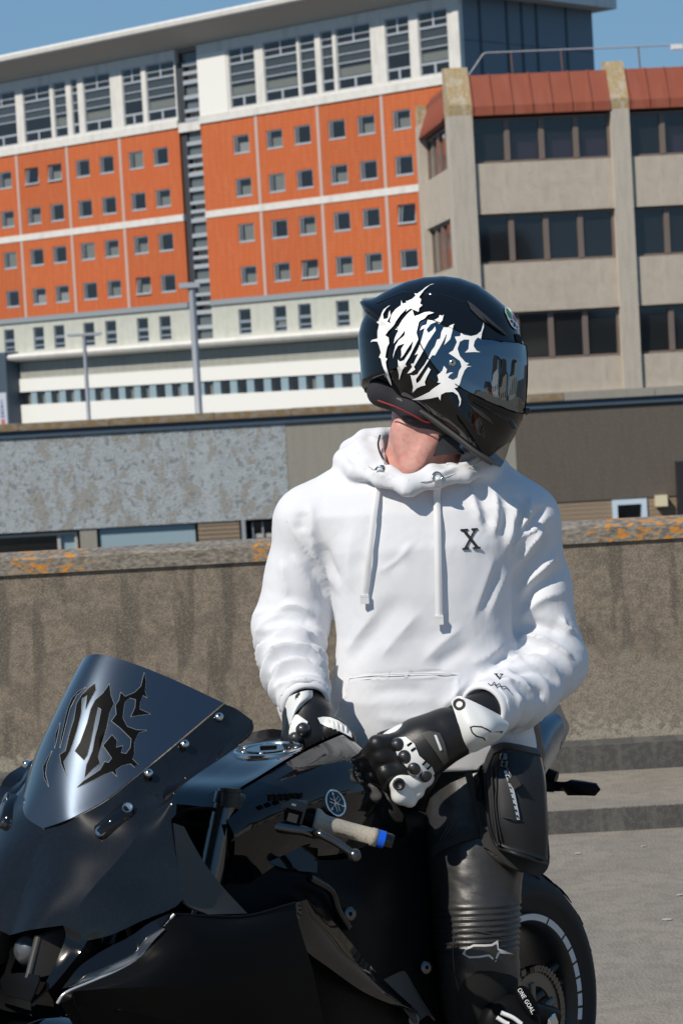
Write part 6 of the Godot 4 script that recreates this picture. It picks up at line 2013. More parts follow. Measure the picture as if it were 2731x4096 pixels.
func make_helmet(person: Node3D) -> void:
	hel_l = Vector3(-0.22, 0.19, 0.96).normalized()
	hel_f = Vector3.UP.cross(hel_l).normalized()
	hel_g = hel_l.cross(hel_f).normalized()
	hel_c = Vector3.ZERO
	var mid := c3(770, 800)
	hel_c = on_z(mid.x, mid.y, -4.745)
	var outline := [163, 290, 215, 286, 280, 275, 380, 215, 520, 150, 650, 118, 800, 108, 920, 125, 1050, 175, 1150, 250, 1230, 320, 1290, 390, 1325, 470, 1350, 560, 1385, 620, 1396, 750, 1392, 900, 1382, 1040, 1374, 1105, 1366, 1150, 1310, 1260, 1240, 1370, 1180, 1455, 1148, 1482, 1080, 1440, 1000, 1382, 880, 1285, 700, 1152, 560, 1062, 400, 982, 250, 930, 195, 950, 186, 910, 178, 780, 165, 650, 162, 560, 185, 460, 216, 396, 190, 340]
	var pol := []
	for i in range(0, outline.size(), 2): pol.append(hel_plane(c3(outline[i], outline[i + 1])))
	hel_r.resize(720)
	for k in 720:
		var a := TAU * k / 720.0
		var far := Vector2(cos(a), sin(a)) * 1.0
		var best := 0.0
		for i in pol.size():
			var hit = Geometry2D.segment_intersects_segment(Vector2.ZERO, far, pol[i], pol[(i + 1) % pol.size()])
			if hit != null: best = maxf(best, hit.length())
		hel_r[k] = best
	for pass_ in 2:
		var sm := hel_r.duplicate()
		for k in 720: sm[k] = (hel_r[(k + 719) % 720] + hel_r[k] * 2.0 + hel_r[(k + 1) % 720]) / 4.0
		hel_r = sm
	var nt := 180
	var nr := 34
	var s := st_new()
	for sd in [1.0, -1.0]:
		var g := []
		for j in nr + 1:
			var row := []
			var rho := 1.0 - pow(1.0 - float(j) / nr, 1.8)
			for k in nt + 1:
				var a := TAU * (k % nt) / nt
				var R := hel_r[(k % nt) * 720 / nt] * rho
				var u := cos(a) * R
				var w := sin(a) * R
				row.append(hel_c + hel_f * u + hel_g * w + hel_l * hel_half(u * 0.9999, w * 0.9999) * sd)
			g.append(row)
		st_grid(s, g, 0.0, sd > 0)
	# close the bottom between the two rims
	for k in nt:
		var e := []
		for kk in [k, k + 1]:
			var a = TAU * (kk % nt) / nt
			var R := hel_r[(kk % nt) * 720 / nt]
			var u := cos(a) * R
			var w := sin(a) * R
			var hh := hel_half(u * 0.9999, w * 0.9999)
			e.append(hel_c + hel_f * u + hel_g * w + hel_l * hh)
			e.append(hel_c + hel_f * u + hel_g * w - hel_l * hh)
		quad(s, e[0], e[2], e[3], e[1], -1)
	var h := part("helmet", done(s), K["helmet black"], person)
	# mirrored visor with a dark seal
	var vis := [605, 445, 640, 424, 690, 425, 780, 462, 900, 515, 1060, 566, 1200, 588, 1340, 600, 1380, 618, 1390, 750, 1386, 900, 1376, 1040, 1366, 1112, 1290, 1098, 1200, 1062, 1050, 998, 880, 908, 740, 805, 665, 705, 612, 605, 588, 520]
	var vs := st_new()
	st_on_helmet(vs, [hpx(vis)], 0.0028, 12.0)
	var vn := part("visor", vs.commit(), K["mirror visor"], h)
	var vline := hel_line(vis + [605, 445], 0.0024)
	part("visor_edge", tube(vline, 0.0018, 6), K["deep black"], vn)
	var sp := hel_hit(c3(845, 742))
	screw(vn, sp + hel_normal(sp) * 0.003, hel_normal(sp), 0.0075, "polished steel", "pivot_screw")
	var vt := hel_hit(c3(1374, 1100))
	part("visor_tab", tube([vt + hel_f * 0.002, vt + hel_f * 0.012 + hel_g * 0.002], [0.008, 0.004], 8), K["helmet trim"], vn)
	# spiked white lettering, over shell and visor
	var letters := [
		[425, 308, 380, 325, 340, 355, 318, 395, 310, 425, 292, 443, 312, 460, 300, 510, 300, 562, 262, 570, 246, 595, 270, 586, 300, 588, 312, 620, 325, 665, 310, 702, 325, 712, 335, 760, 350, 800, 370, 850, 390, 885, 410, 915, 405, 880, 388, 830, 372, 780, 365, 735, 378, 712, 362, 700, 370, 650, 376, 625, 390, 600, 385, 555, 362, 540, 382, 512, 420, 470, 395, 455, 372, 442, 398, 400, 392, 350, 378, 380, 370, 418, 345, 422, 340, 390, 365, 350, 400, 320],
		[742, 163, 690, 168, 650, 190, 620, 215, 590, 236, 565, 234, 574, 254, 550, 275, 516, 290, 505, 282, 508, 302, 485, 308, 472, 275, 468, 322, 430, 350, 400, 388, 384, 440, 396, 462, 420, 472, 436, 440, 470, 395, 512, 352, 500, 378, 542, 350, 580, 366, 602, 374, 606, 345, 632, 322, 614, 310, 622, 280, 606, 264, 642, 214, 682, 180],
		[720, 376, 680, 366, 640, 371, 600, 390, 570, 400, 556, 350, 520, 380, 482, 425, 450, 478, 438, 480, 446, 510, 424, 560, 415, 612, 440, 580, 470, 550, 500, 505, 494, 540, 455, 572, 430, 612, 414, 680, 410, 738, 430, 660, 452, 620, 492, 606, 470, 640, 473, 682, 465, 716, 492, 690, 522, 640, 556, 590, 545, 640, 512, 690, 492, 722, 466, 730, 446, 712, 450, 765, 440, 772, 456, 822, 460, 882, 472, 832, 484, 790, 502, 766, 520, 770, 506, 750, 536, 700, 566, 640, 600, 572, 590, 520, 600, 470, 612, 436, 642, 424, 668, 394, 700, 385],
		[788, 384, 772, 396, 750, 390, 745, 410, 720, 425, 690, 430, 664, 425, 655, 460, 622, 472, 602, 512, 640, 492, 622, 560, 612, 592, 592, 642, 564, 692, 592, 680, 562, 742, 540, 745, 550, 770, 514, 822, 546, 815, 580, 790, 570, 770, 612, 700, 645, 640, 672, 590, 702, 545, 728, 505, 722, 470, 700, 500, 672, 520, 660, 500, 690, 462, 730, 446, 752, 462, 776, 432, 782, 405],
		[876, 438, 860, 455, 830, 465, 810, 482, 780, 480, 762, 520, 755, 562, 732, 572, 716, 620, 692, 652, 670, 702, 642, 752, 602, 802, 590, 822, 562, 830, 540, 826, 550, 870, 560, 912, 555, 962, 592, 925, 622, 912, 656, 905, 650, 880, 662, 850, 692, 792, 672, 770, 640, 820, 610, 870, 590, 885, 585, 860, 625, 805, 660, 750, 700, 690, 722, 690, 762, 620, 786, 575, 802, 540, 790, 592, 780, 622, 832, 572, 846, 520, 856, 470],
		[1072, 430, 1075, 480, 1060, 530, 1056, 575, 1030, 560, 1010, 582, 1002, 620, 1022, 650, 1060, 668, 1000, 666, 930, 670, 960, 640, 965, 575, 930, 575, 902, 590, 886, 640, 902, 690, 942, 736, 972, 745, 952, 760, 1000, 770, 956, 776, 936, 800, 916, 850, 902, 900, 882, 926, 862, 930, 890, 960, 910, 1010, 905, 1050, 888, 1076, 894, 1030, 880, 982, 850, 960, 800, 960, 770, 975, 765, 1022, 745, 990, 700, 1000, 620, 1010, 540, 1008, 602, 985, 680, 950, 702, 930, 740, 905, 760, 892, 735, 886, 745, 870, 735, 832, 770, 800, 784, 760, 810, 790, 802, 822, 830, 810, 862, 812, 830, 830, 816, 850, 850, 866, 880, 850, 892, 800, 910, 770, 900, 732, 860, 702, 814, 672, 850, 650, 876, 590, 860, 550, 900, 545, 905, 520, 930, 535, 980, 545, 1020, 535, 1050, 510, 1062, 470]]
	for l in letters:
		var ls := st_new()
		var thin := Geometry2D.offset_polygon(PackedVector2Array(hpx(l)), -1.4)
		for q in thin: st_on_helmet(ls, [Array(q)], 0.0036)
		part("vinyl_letter", ls.commit(), K["white vinyl"], h)
	# crown intake slot, side ridge, chin details, bottom trim
	var ss := st_new()
	st_on_helmet(ss, [hpx([950, 285, 990, 310, 1060, 370, 1140, 440, 1220, 510, 1248, 542, 1200, 525, 1110, 460, 1040, 410, 980, 350])], 0.0025)
	part("crown_vent", ss.commit(), K["helmet trim"], h)
	ss = st_new()
	st_on_helmet(ss, [hpx([1060, 405, 1120, 455, 1200, 515, 1235, 538, 1180, 512, 1100, 455])], 0.004)
	part("vent_slot", ss.commit(), K["deep black"], h)
	ss = st_new()
	st_on_helmet(ss, [hpx([1300, 525, 1335, 535, 1355, 575, 1350, 600, 1310, 585])], 0.002)
	part("brow_vent", ss.commit(), K["deep black"], h)
	ss = st_new()
	st_on_helmet(ss, [hpx([965, 1045, 1060, 1100, 1120, 1150, 1150, 1200, 1060, 1140, 1000, 1090])], 0.0025)
	part("chin_vent", ss.commit(), K["helmet trim"], h)
	part("chin_ridge", tube(hel_line([1000, 1020, 1100, 1075, 1200, 1125, 1270, 1160, 1300, 1215], 0.0005), 0.004, 8), K["helmet black"], h)
	part("shell_ridge", tube(hel_line([290, 300, 480, 225, 640, 225, 800, 250, 940, 300], -0.0035), 0.0055, 8), K["helmet black"], h)
	part("shell_seam", tube(hel_line([215, 395, 290, 480, 360, 560, 410, 635], 0.0), 0.0012, 6), K["deep black"], h)
	var trim := hel_line([205, 938, 260, 942, 400, 990, 560, 1068, 700, 1156, 880, 1288, 1000, 1384, 1080, 1440, 1146, 1478], 0.0)
	part("bottom_trim", tube(spline(trim, 3), 0.0065, 8), K["helmet trim"], h)
	# maker's label on the brow: white shield with green and red fields and small letters
	ss = st_new()
	st_on_helmet(ss, [hpx([1225, 335, 1245, 325, 1270, 345, 1300, 400, 1325, 460, 1332, 500, 1300, 495, 1275, 470, 1250, 420, 1228, 370])], 0.0022, 10.0)
	var lb := part("brow_label", ss.commit(), K["white vinyl"], h)
	ss = st_new()
	st_on_helmet(ss, [hpx([1232, 345, 1250, 350, 1268, 385, 1275, 420, 1252, 410, 1235, 375])], 0.003, 10.0)
	part("green_field", ss.commit(), K["label green"], lb)
	ss = st_new()
	st_on_helmet(ss, [hpx([1282, 385, 1296, 405, 1312, 440, 1308, 446, 1290, 420])], 0.003, 10.0)
	part("red_field", ss.commit(), K["label red"], lb)
	for lt in [[1262, 432, 1275, 428, 1284, 446, 1274, 450, 1268, 446, 1270, 440, 1265, 442], [1284, 446, 1296, 448, 1302, 470, 1292, 478, 1286, 466, 1292, 462], [1306, 468, 1312, 470, 1318, 488, 1312, 492]]:
		ss = st_new()
		st_on_helmet(ss, [hpx(lt)], 0.003, 10.0)
		part("label_letter", ss.commit(), K["deep black"], lb)
	# padded liner below the rim, red piping, strap
	var lin := [bone(dz(876, 900, -4.715), dz(960, 940, -4.69), 0.022, 0.027, 0.03), bone(dz(960, 940, -4.69), dz(1050, 985, -4.69), 0.027, 0.022, 0.03), bone(dz(876, 900, -4.80), dz(960, 945, -4.81), 0.022, 0.027, 0.03), bone(dz(876, 900, -4.715), dz(876, 900, -4.80), 0.022, 0.022, 0.03)]
	var lf_rig := rig(lin)
	var lf := func(p: Vector3) -> float: return lf_rig.dist(p, 10.0)
	var lb2 := hull_of(lin, 0.05)
	part("liner", body_mesh(lf, lb2.position, lb2.end, 0.005), K["liner cloth"], h)
	part("red_piping", tube(spline([on_z(1350 + 295 * 0.542, 1050 + 1018 * 0.542, -4.678), on_z(1350 + 420 * 0.542, 1050 + 1062 * 0.542, -4.660), on_z(1350 + 560 * 0.542, 1050 + 1130 * 0.542, -4.654), on_z(1350 + 640 * 0.542, 1050 + 1175 * 0.542, -4.656), on_z(1350 + 690 * 0.542, 1050 + 1180 * 0.542, -4.66), on_z(1350 + 712 * 0.542, 1050 + 1165 * 0.542, -4.664)], 4), 0.0015, 6), K["red piping"], h)
	var stp := [[on_z(1350 + 685 * 0.542, 1050 + 1240 * 0.542, -4.70), on_z(1350 + 760 * 0.542, 1050 + 1275 * 0.542, -4.69), on_z(1350 + 880 * 0.542, 1050 + 1290 * 0.542, -4.685)], [on_z(1350 + 700 * 0.542, 1050 + 1340 * 0.542, -4.70), on_z(1350 + 780 * 0.542, 1050 + 1350 * 0.542, -4.69), on_z(1350 + 900 * 0.542, 1050 + 1370 * 0.542, -4.685)], [on_z(1350 + 710 * 0.542, 1050 + 1432 * 0.542, -4.70), on_z(1350 + 790 * 0.542, 1050 + 1415 * 0.542, -4.69), on_z(1350 + 930 * 0.542, 1050 + 1400 * 0.542, -4.69)]]
	var so := part("chin_strap", sheet(stp, 4, 4, 0.008), K["liner cloth"], h)
	var wl := [[on_z(1350 + 738 * 0.542, 1050 + 1325 * 0.542, -4.688), on_z(1350 + 800 * 0.542, 1050 + 1330 * 0.542, -4.682)], [on_z(1350 + 748 * 0.542, 1050 + 1412 * 0.542, -4.688), on_z(1350 + 828 * 0.542, 1050 + 1395 * 0.542, -4.682)]]
	part("strap_label", sheet(wl, 1, 1, 0.001), K["grey embroidery"], so)

# ------------------------------------------------------------------ gloves
func make_gloves(person: Node3D) -> void:
	# right hand on the far side of the tank (picture left)
	var z := -4.58
	var b := [bone(g7(478, 300, -4.612), g7(490, 480, -4.588), 0.032, 0.033, 0.02), bone(g7(500, 480, -4.59), g7(470, 640, -4.56), 0.04, 0.036, 0.03), bone(g7(560, 500, -4.58), g7(600, 690, -4.55), 0.034, 0.026, 0.03),
		bone(g7(470, 620, -4.555), g7(400, 700, -4.55), 0.03, 0.024, 0.02)]
	for q in [[395, 690, 375, 790], [455, 720, 450, 820], [530, 730, 535, 830], [610, 720, 630, 810]]:
		b.append(bone(g7(q[0], q[1], -4.55), g7(q[2], q[3], -4.545), 0.0185, 0.015, 0.008))
		b.append(bone(g7(q[2], q[3], -4.545), g7(q[2] + 15, q[3] + 60, -4.57), 0.015, 0.012, 0.006))
	var thumb := [bone(g7(620, 560, -4.57), g7(760, 600, -4.545), 0.026, 0.0215, 0.012), bone(g7(760, 600, -4.545), g7(850, 690, -4.54), 0.021, 0.019, 0.008), bone(g7(850, 690, -4.54), g7(920, 785, -4.545), 0.0185, 0.0125, 0.006)]
	var f_rig := rig(b + thumb)
	var f := func(p: Vector3) -> float: return f_rig.dist(p, 10.0)
	var bb := hull_of(b + thumb, 0.045)
	var gl := part("glove", body_mesh(f, bb.position, bb.end, 0.0033), K["glove leather"], person)
	gl.set_meta("label", "glove on the hand behind the filler cap")
	# white cuff shield with round badge, knuckle domes, ribbed white thumb
	cuff(gl, [g7(520, 250, -4.63), g7(440, 420, -4.6), g7(385, 560, -4.57)], 0)
	for q in [[475, 605, 0.0155], [415, 682, 0.0155]]:
		dome(gl, g7(q[0], q[1], -4.525), q[2])
	glove_patch(gl, f, [[1172.0, 2868.0], [1192.0, 2862.0], [1230.0, 2890.0], [1222.0, 2915.0], [1180.0, 2940.0], [1164.0, 2968.0], [1160.0, 2930.0]], "white glove leather", "knuckle_plate", 0.004)
	glove_patch(gl, f, [[1268.0, 2874.0], [1290.0, 2870.0], [1322.0, 2874.0], [1352.0, 2886.0], [1380.0, 2906.0], [1402.0, 2936.0], [1404.0, 2952.0], [1380.0, 2938.0], [1345.0, 2918.0], [1310.0, 2908.0], [1280.0, 2896.0]], "white glove leather", "thumb_back", 0.003)
	for k in 5:
		var ta = trace(f, 1308 + k * 18, 2876 + k * 8)
		var tb = trace(f, 1322 + k * 16, 2910 + k * 6)
		if ta != null and tb != null: part("thumb_rib", tube([ta, (ta + tb) * 0.5 + Vector3(0, 0.003, 0.003), tb], 0.0034, 8), K["white glove leather"], gl)
	part("cuff_band", lathe(g7(484, 345, -4.604), g7(490, 480, -4.588) - g7(478, 300, -4.612), [Vector2(-0.03, 0.02), Vector2(-0.03, 0.037), Vector2(0.005, 0.0395), Vector2(0.03, 0.036)], 24), K["black embroidery"], gl)
	part("ring_badge", lathe(g7(600, 690, -4.525), Vector3(0.1, 0.2, 1), [Vector2(-0.004, 0.016), Vector2(0.002, 0.015), Vector2(0.003, 0.011), Vector2(0.0005, 0.009), Vector2(0.0, 0.004), Vector2(0.003, 0.003), Vector2(0.003, 0.0001)], 20, false), K["glove leather"], gl)
	# left hand on the thigh, in front of the tank (picture middle)
	var lb := [bone(g8(880, 430, -4.567), g8(640, 540, -4.537), 0.034, 0.034, 0.02), bone(g8(640, 530, -4.537), g8(400, 620, -4.515), 0.036, 0.042, 0.03), bone(g8(640, 560, -4.53), g8(360, 800, -4.505), 0.036, 0.03, 0.03), bone(g8(520, 560, -4.52), g8(180, 660, -4.50), 0.034, 0.027, 0.03), bone(g8(420, 700, -4.505), g8(240, 800, -4.495), 0.034, 0.028, 0.03)]
	var kn := [[130, 640, 15, 640, -60, 730], [190, 735, 40, 730, -20, 840], [265, 830, 85, 860, 30, 960]]
	for q in kn:
		lb.append(bone(g8(q[0], q[1], -4.495), g8(q[2], q[3], -4.475), 0.0205, 0.0175, 0.006))
		lb.append(bone(g8(q[2], q[3], -4.475), g8(q[4], q[5], -4.49), 0.0172, 0.015, 0.003))
		lb.append(bone(g8(q[4], q[5], -4.49), g8(q[4] + 20, q[5] + 70, -4.52), 0.016, 0.012, 0.004))
	lb.append(bone(g8(520, 500, -4.53), g8(300, 540, -4.525), 0.026, 0.02, 0.02))
	lb.append(bone(g8(300, 540, -4.525), g8(60, 600, -4.53), 0.02, 0.015, 0.01))
	var lf_rig := rig(lb)
	var lf := func(p: Vector3) -> float: return lf_rig.dist(p, 10.0)
	var bb2 := hull_of(lb, 0.045)
	var g2 := part("glove", body_mesh(lf, bb2.position, bb2.end, 0.0033), K["glove leather"], person)
	g2.set_meta("label", "glove on the hand resting before the thigh bag")
	var pinky := [bone(g8(380, 900, -4.495), g8(190, 950, -4.475), 0.02, 0.018, 0.008), bone(g8(190, 950, -4.475), g8(200, 1040, -4.475), 0.018, 0.017, 0.006), bone(g8(200, 1040, -4.475), g8(270, 1080, -4.49), 0.017, 0.014, 0.006), bone(g8(300, 960, -4.49), g8(330, 1010, -4.49), 0.02, 0.014, 0.01)]
	var pf_rig := rig(pinky)
	var pf := func(p: Vector3) -> float: return pf_rig.dist(p, 10.0)
	var pb := hull_of(pinky, 0.04)
	part("little_finger", body_mesh(pf, pb.position, pb.end, 0.0035), K["white glove leather"], g2)
	part("finger_ring", lathe(g8(185, 955, -4.451), Vector3(-0.1, 0.1, 1), [Vector2(-0.002, 0.012), Vector2(0.002, 0.011), Vector2(0.002, 0.007), Vector2(-0.001, 0.006), Vector2(-0.001, 0.0001)], 16, false), K["glove leather"], g2)
	part("inner_cuff", lathe(g8(862, 372, -4.56), g8(640, 540, -4.54) - g8(880, 430, -4.567), [Vector2(-0.03, 0.02), Vector2(-0.03, 0.0375), Vector2(0.0, 0.039), Vector2(0.03, 0.038), Vector2(0.07, 0.034), Vector2(0.07, 0.02)], 28, false), K["glove leather"], g2)
	part("side_stripe", tube(spline([g8(40, 612, -4.515), g8(120, 566, -4.515), g8(260, 512, -4.52), g8(390, 478, -4.53), g8(500, 450, -4.54)], 4), [0.004, 0.006, 0.008, 0.009, 0.01, 0.011, 0.012, 0.012, 0.012, 0.012, 0.012, 0.012, 0.012, 0.012, 0.012, 0.01, 0.008], 8), K["white glove leather"], g2)
	for k in 5:
		var ra := g8(500 + k * 26, 455 + k * 6, -4.515 - k * 0.004)
		var rb := g8(575 + k * 20, 640 - k * 8, -4.5 - k * 0.006)
		part("wrist_gather", tube(spline([ra, (ra + rb) * 0.5 + Vector3(-0.004, 0, 0.012), rb], 4), 0.0062, 8), K["glove leather"], g2)
	cuff(g2, [g8(640, 300, -4.53), g8(700, 520, -4.5), g8(680, 700, -4.505)], 1)
	var plate := [[1500 + 135 * 0.5102, 2650 + 640 * 0.5102], [1500 + 180 * 0.5102, 2650 + 595 * 0.5102], [1500 + 240 * 0.5102, 2650 + 590 * 0.5102], [1500 + 310 * 0.5102, 2650 + 640 * 0.5102], [1500 + 345 * 0.5102, 2650 + 730 * 0.5102], [1500 + 440 * 0.5102, 2650 + 810 * 0.5102], [1500 + 458 * 0.5102, 2650 + 860 * 0.5102], [1500 + 420 * 0.5102, 2650 + 915 * 0.5102], [1500 + 330 * 0.5102, 2650 + 890 * 0.5102], [1500 + 240 * 0.5102, 2650 + 810 * 0.5102], [1500 + 180 * 0.5102, 2650 + 740 * 0.5102]]
	glove_patch(g2, lf, plate, "white glove leather", "knuckle_plate", 0.004)
	for q in [[176, 650, 0.0145], [232, 742, 0.0145], [302, 828, 0.0145], [386, 882, 0.0145]]:
		var p = trace(lf, 1500 + q[0] * 0.5102, 2650 + q[1] * 0.5102)
		if p != null: dome(g2, p - Vector3(0, 0, 0.003), q[2])
	for q in [[250, 650, 285, 625], [280, 690, 315, 665], [370, 800, 400, 768], [405, 835, 435, 805]]:
		var a = trace(lf, 1500 + q[0] * 0.5102, 2650 + q[1] * 0.5102)
		var c = trace(lf, 1500 + q[2] * 0.5102, 2650 + q[3] * 0.5102)
		if a != null and c != null: part("plate_slot", tube([a + Vector3(0, 0, 0.005), c + Vector3(0, 0, 0.005)], 0.0022, 6), K["deep black"], g2)
	var pad := [[1500 + 365 * 0.5102, 2650 + 560 * 0.5102], [1500 + 420 * 0.5102, 2650 + 545 * 0.5102], [1500 + 500 * 0.5102, 2650 + 560 * 0.5102], [1500 + 530 * 0.5102, 2650 + 620 * 0.5102], [1500 + 560 * 0.5102, 2650 + 760 * 0.5102], [1500 + 525 * 0.5102, 2650 + 790 * 0.5102], [1500 + 460 * 0.5102, 2650 + 690 * 0.5102]]
	glove_patch(g2, lf, pad, "switch housing", "back_pad", 0.006)
	glove_patch(g2, lf, [[1500 + 455 * 0.5102, 2650 + 577 * 0.5102], [1500 + 472 * 0.5102, 2650 + 577 * 0.5102], [1500 + 512 * 0.5102, 2650 + 680 * 0.5102], [1500 + 496 * 0.5102, 2650 + 690 * 0.5102]], "white print", "pad_print", 0.0075)

func dome(parent: Node, p: Vector3, r: float) -> void:
	var s := SphereMesh.new()
	s.radius = r
	s.height = r * 2.0
	s.radial_segments = 24
	s.rings = 12
	part("knuckle_dome", s, K["glossy knuckle"], parent, at(p))

func glove_patch(parent: Node, f: Callable, poly: Array, m: String, called: String, lift: float) -> void:
	var pv := PackedVector2Array()
	for q in poly: pv.append(Vector2(q[0], q[1]))
	var s := st_new()
	var r := Rect2(pv[0], Vector2.ZERO)
	for p in pv: r = r.expand(p)
	var cell := 14.0
	var x := r.position.x
	while x < r.end.x:
		var y := r.position.y
		while y < r.end.y:
			for piece in Geometry2D.intersect_polygons(pv, PackedVector2Array([Vector2(x, y), Vector2(x + cell, y), Vector2(x + cell, y + cell), Vector2(x, y + cell)])):
				var idx := Geometry2D.triangulate_polygon(piece)
				var pts := []
				for p in piece:
					var h = trace(f, p.x, p.y)
					if h == null: break
					pts.append(h + grad(f, h) * lift)
				if pts.size() < piece.size(): continue
				for k in range(0, idx.size(), 3):
					var a: Vector3 = pts[idx[k]]
					var b: Vector3 = pts[idx[k + 1]]
					var c: Vector3 = pts[idx[k + 2]]
					if (b - a).cross(c - a).dot(a - EYE) < 0: tri(s, a, c, b, 1)
					else: tri(s, a, b, c, 1)
			y += cell
		x += cell
	part(called, done(s), K[m], parent)

func cuff(parent: Node, spine: Array, which: int) -> void:
	var rows := []
	if which == 1:
		rows = [[g8(592, 308, -4.522), g8(640, 264, -4.512), g8(700, 276, -4.505), g8(850, 345, -4.505), g8(1030, 440, -4.54)],
			[g8(622, 390, -4.5), g8(700, 385, -4.488), g8(800, 420, -4.484), g8(920, 450, -4.492), g8(1048, 500, -4.535)],
			[g8(660, 520, -4.487), g8(730, 510, -4.474), g8(830, 520, -4.473), g8(930, 540, -4.488), g8(1010, 560, -4.53)],
			[g8(672, 620, -4.492), g8(740, 620, -4.481), g8(820, 610, -4.482), g8(900, 600, -4.498), g8(960, 612, -4.528)],
			[g8(672, 712, -4.52), g8(720, 712, -4.513), g8(790, 700, -4.513), g8(850, 670, -4.52), g8(900, 650, -4.535)]]
	else:
		rows = [[g7(240, 400, -4.615), g7(330, 320, -4.573), g7(430, 270, -4.555), g7(510, 250, -4.556), g7(560, 250, -4.57)],
			[g7(258, 460, -4.61), g7(340, 390, -4.562), g7(430, 340, -4.545), g7(500, 320, -4.547), g7(558, 310, -4.562)],
			[g7(285, 530, -4.6), g7(330, 480, -4.555), g7(390, 420, -4.538), g7(440, 385, -4.54), g7(500, 360, -4.553)],
			[g7(310, 600, -4.58), g7(335, 560, -4.548), g7(360, 520, -4.533), g7(385, 480, -4.532), g7(410, 450, -4.538)],
			[g7(345, 665, -4.56), g7(350, 640, -4.54), g7(358, 610, -4.53), g7(362, 580, -4.528), g7(368, 550, -4.53)]]
	var g := sheet_grid(rows, 5, 5)
	var s := st_new()
	var nn: Vector3 = (g[0][1] - g[0][0]).cross(g[1][0] - g[0][0])
	st_grid(s, g, 0.004, nn.z < 0)
	var o := part("cuff_shield", done(s), K["white glove leather"], parent)
	# outlined star mark and a round badge, printed black
	var polys := []
	if which == 1:
		polys = [star_mark(1500, 2650, 0.5102, 0), ring_of(Vector2(1500 + 659 * 0.5102, 2650 + 328 * 0.5102), 24.0, 13.0, 0), ring_of(Vector2(1500 + 659 * 0.5102, 2650 + 328 * 0.5102), 24.0, 13.0, 1)]
	else:
		polys = [px([285, 465, 295, 500, 290, 520, 318, 515, 310, 560, 318, 610, 300, 560, 282, 530], 1000, 2650, 0.44643), ring_of(Vector2(1000 + 458 * 0.44643, 2650 + 318 * 0.44643), 23.0, 13.0, 0), ring_of(Vector2(1000 + 458 * 0.44643, 2650 + 318 * 0.44643), 23.0, 13.0, 1)]
	var ds := st_new()
	st_decal(ds, polys, g, Transform3D.IDENTITY, 0.0012, 16.0)
	part("cuff_print", done(ds), K["black embroidery"], o)
	if which == 1:
		ds = st_new()
		st_decal(ds, [star_mark(1500, 2650, 0.5102, 1)], g, Transform3D.IDENTITY, 0.002, 16.0)
		part("star_field", done(ds), K["white glove leather"], o)

func star_mark(ox: float, oy: float, sc: float, inner: int) -> Array:     # streaked star outline on the cuff
	var o := px([740, 505, 770, 495, 830, 500, 880, 520, 912, 545, 1000, 537, 960, 580, 980, 592, 905, 605, 862, 655, 855, 610, 840, 592, 790, 580, 755, 550], ox, oy, sc)
	if inner == 0: return o
	var r := Geometry2D.offset_polygon(PackedVector2Array(o), -6.0)
	return Array(r[0]) if r.size() > 0 else o

func ring_of(c: Vector2, r1: float, r0: float, half: int) -> Array:
	var out := []
	for k in 13:
		var a := PI * k / 12.0 + PI * half
		out.append(c + Vector2(cos(a), sin(a)) * r1)
	for k in 13:
		var a := PI * (12 - k) / 12.0 + PI * half
		out.append(c + Vector2(cos(a), sin(a)) * r0)
	return out

# ------------------------------------------------------------------ legs, bag
var leg_axis := []

func leg_point(t: float, a: float) -> Vector3:      # t 0..1 along the leg, a round it (0 towards the camera)
	var n := leg_axis.size() - 1
	var x := clampf(t, 0.0, 1.0) * n
	var i := mini(int(x), n - 1)
	var p0 = leg_axis[maxi(i - 1, 0)]
	var p1 = leg_axis[i]
	var p2 = leg_axis[i + 1]
	var p3 = leg_axis[mini(i + 2, n)]
	var c: Vector3 = cr(p0[0], p1[0], p2[0], p3[0], x - i)
	var r: float = cr(p0[1], p1[1], p2[1], p3[1], x - i)
	var r2: float = cr(p0[2], p1[2], p2[2], p3[2], x - i)
	return c + Vector3(sin(a) * r, 0, cos(a) * r2)

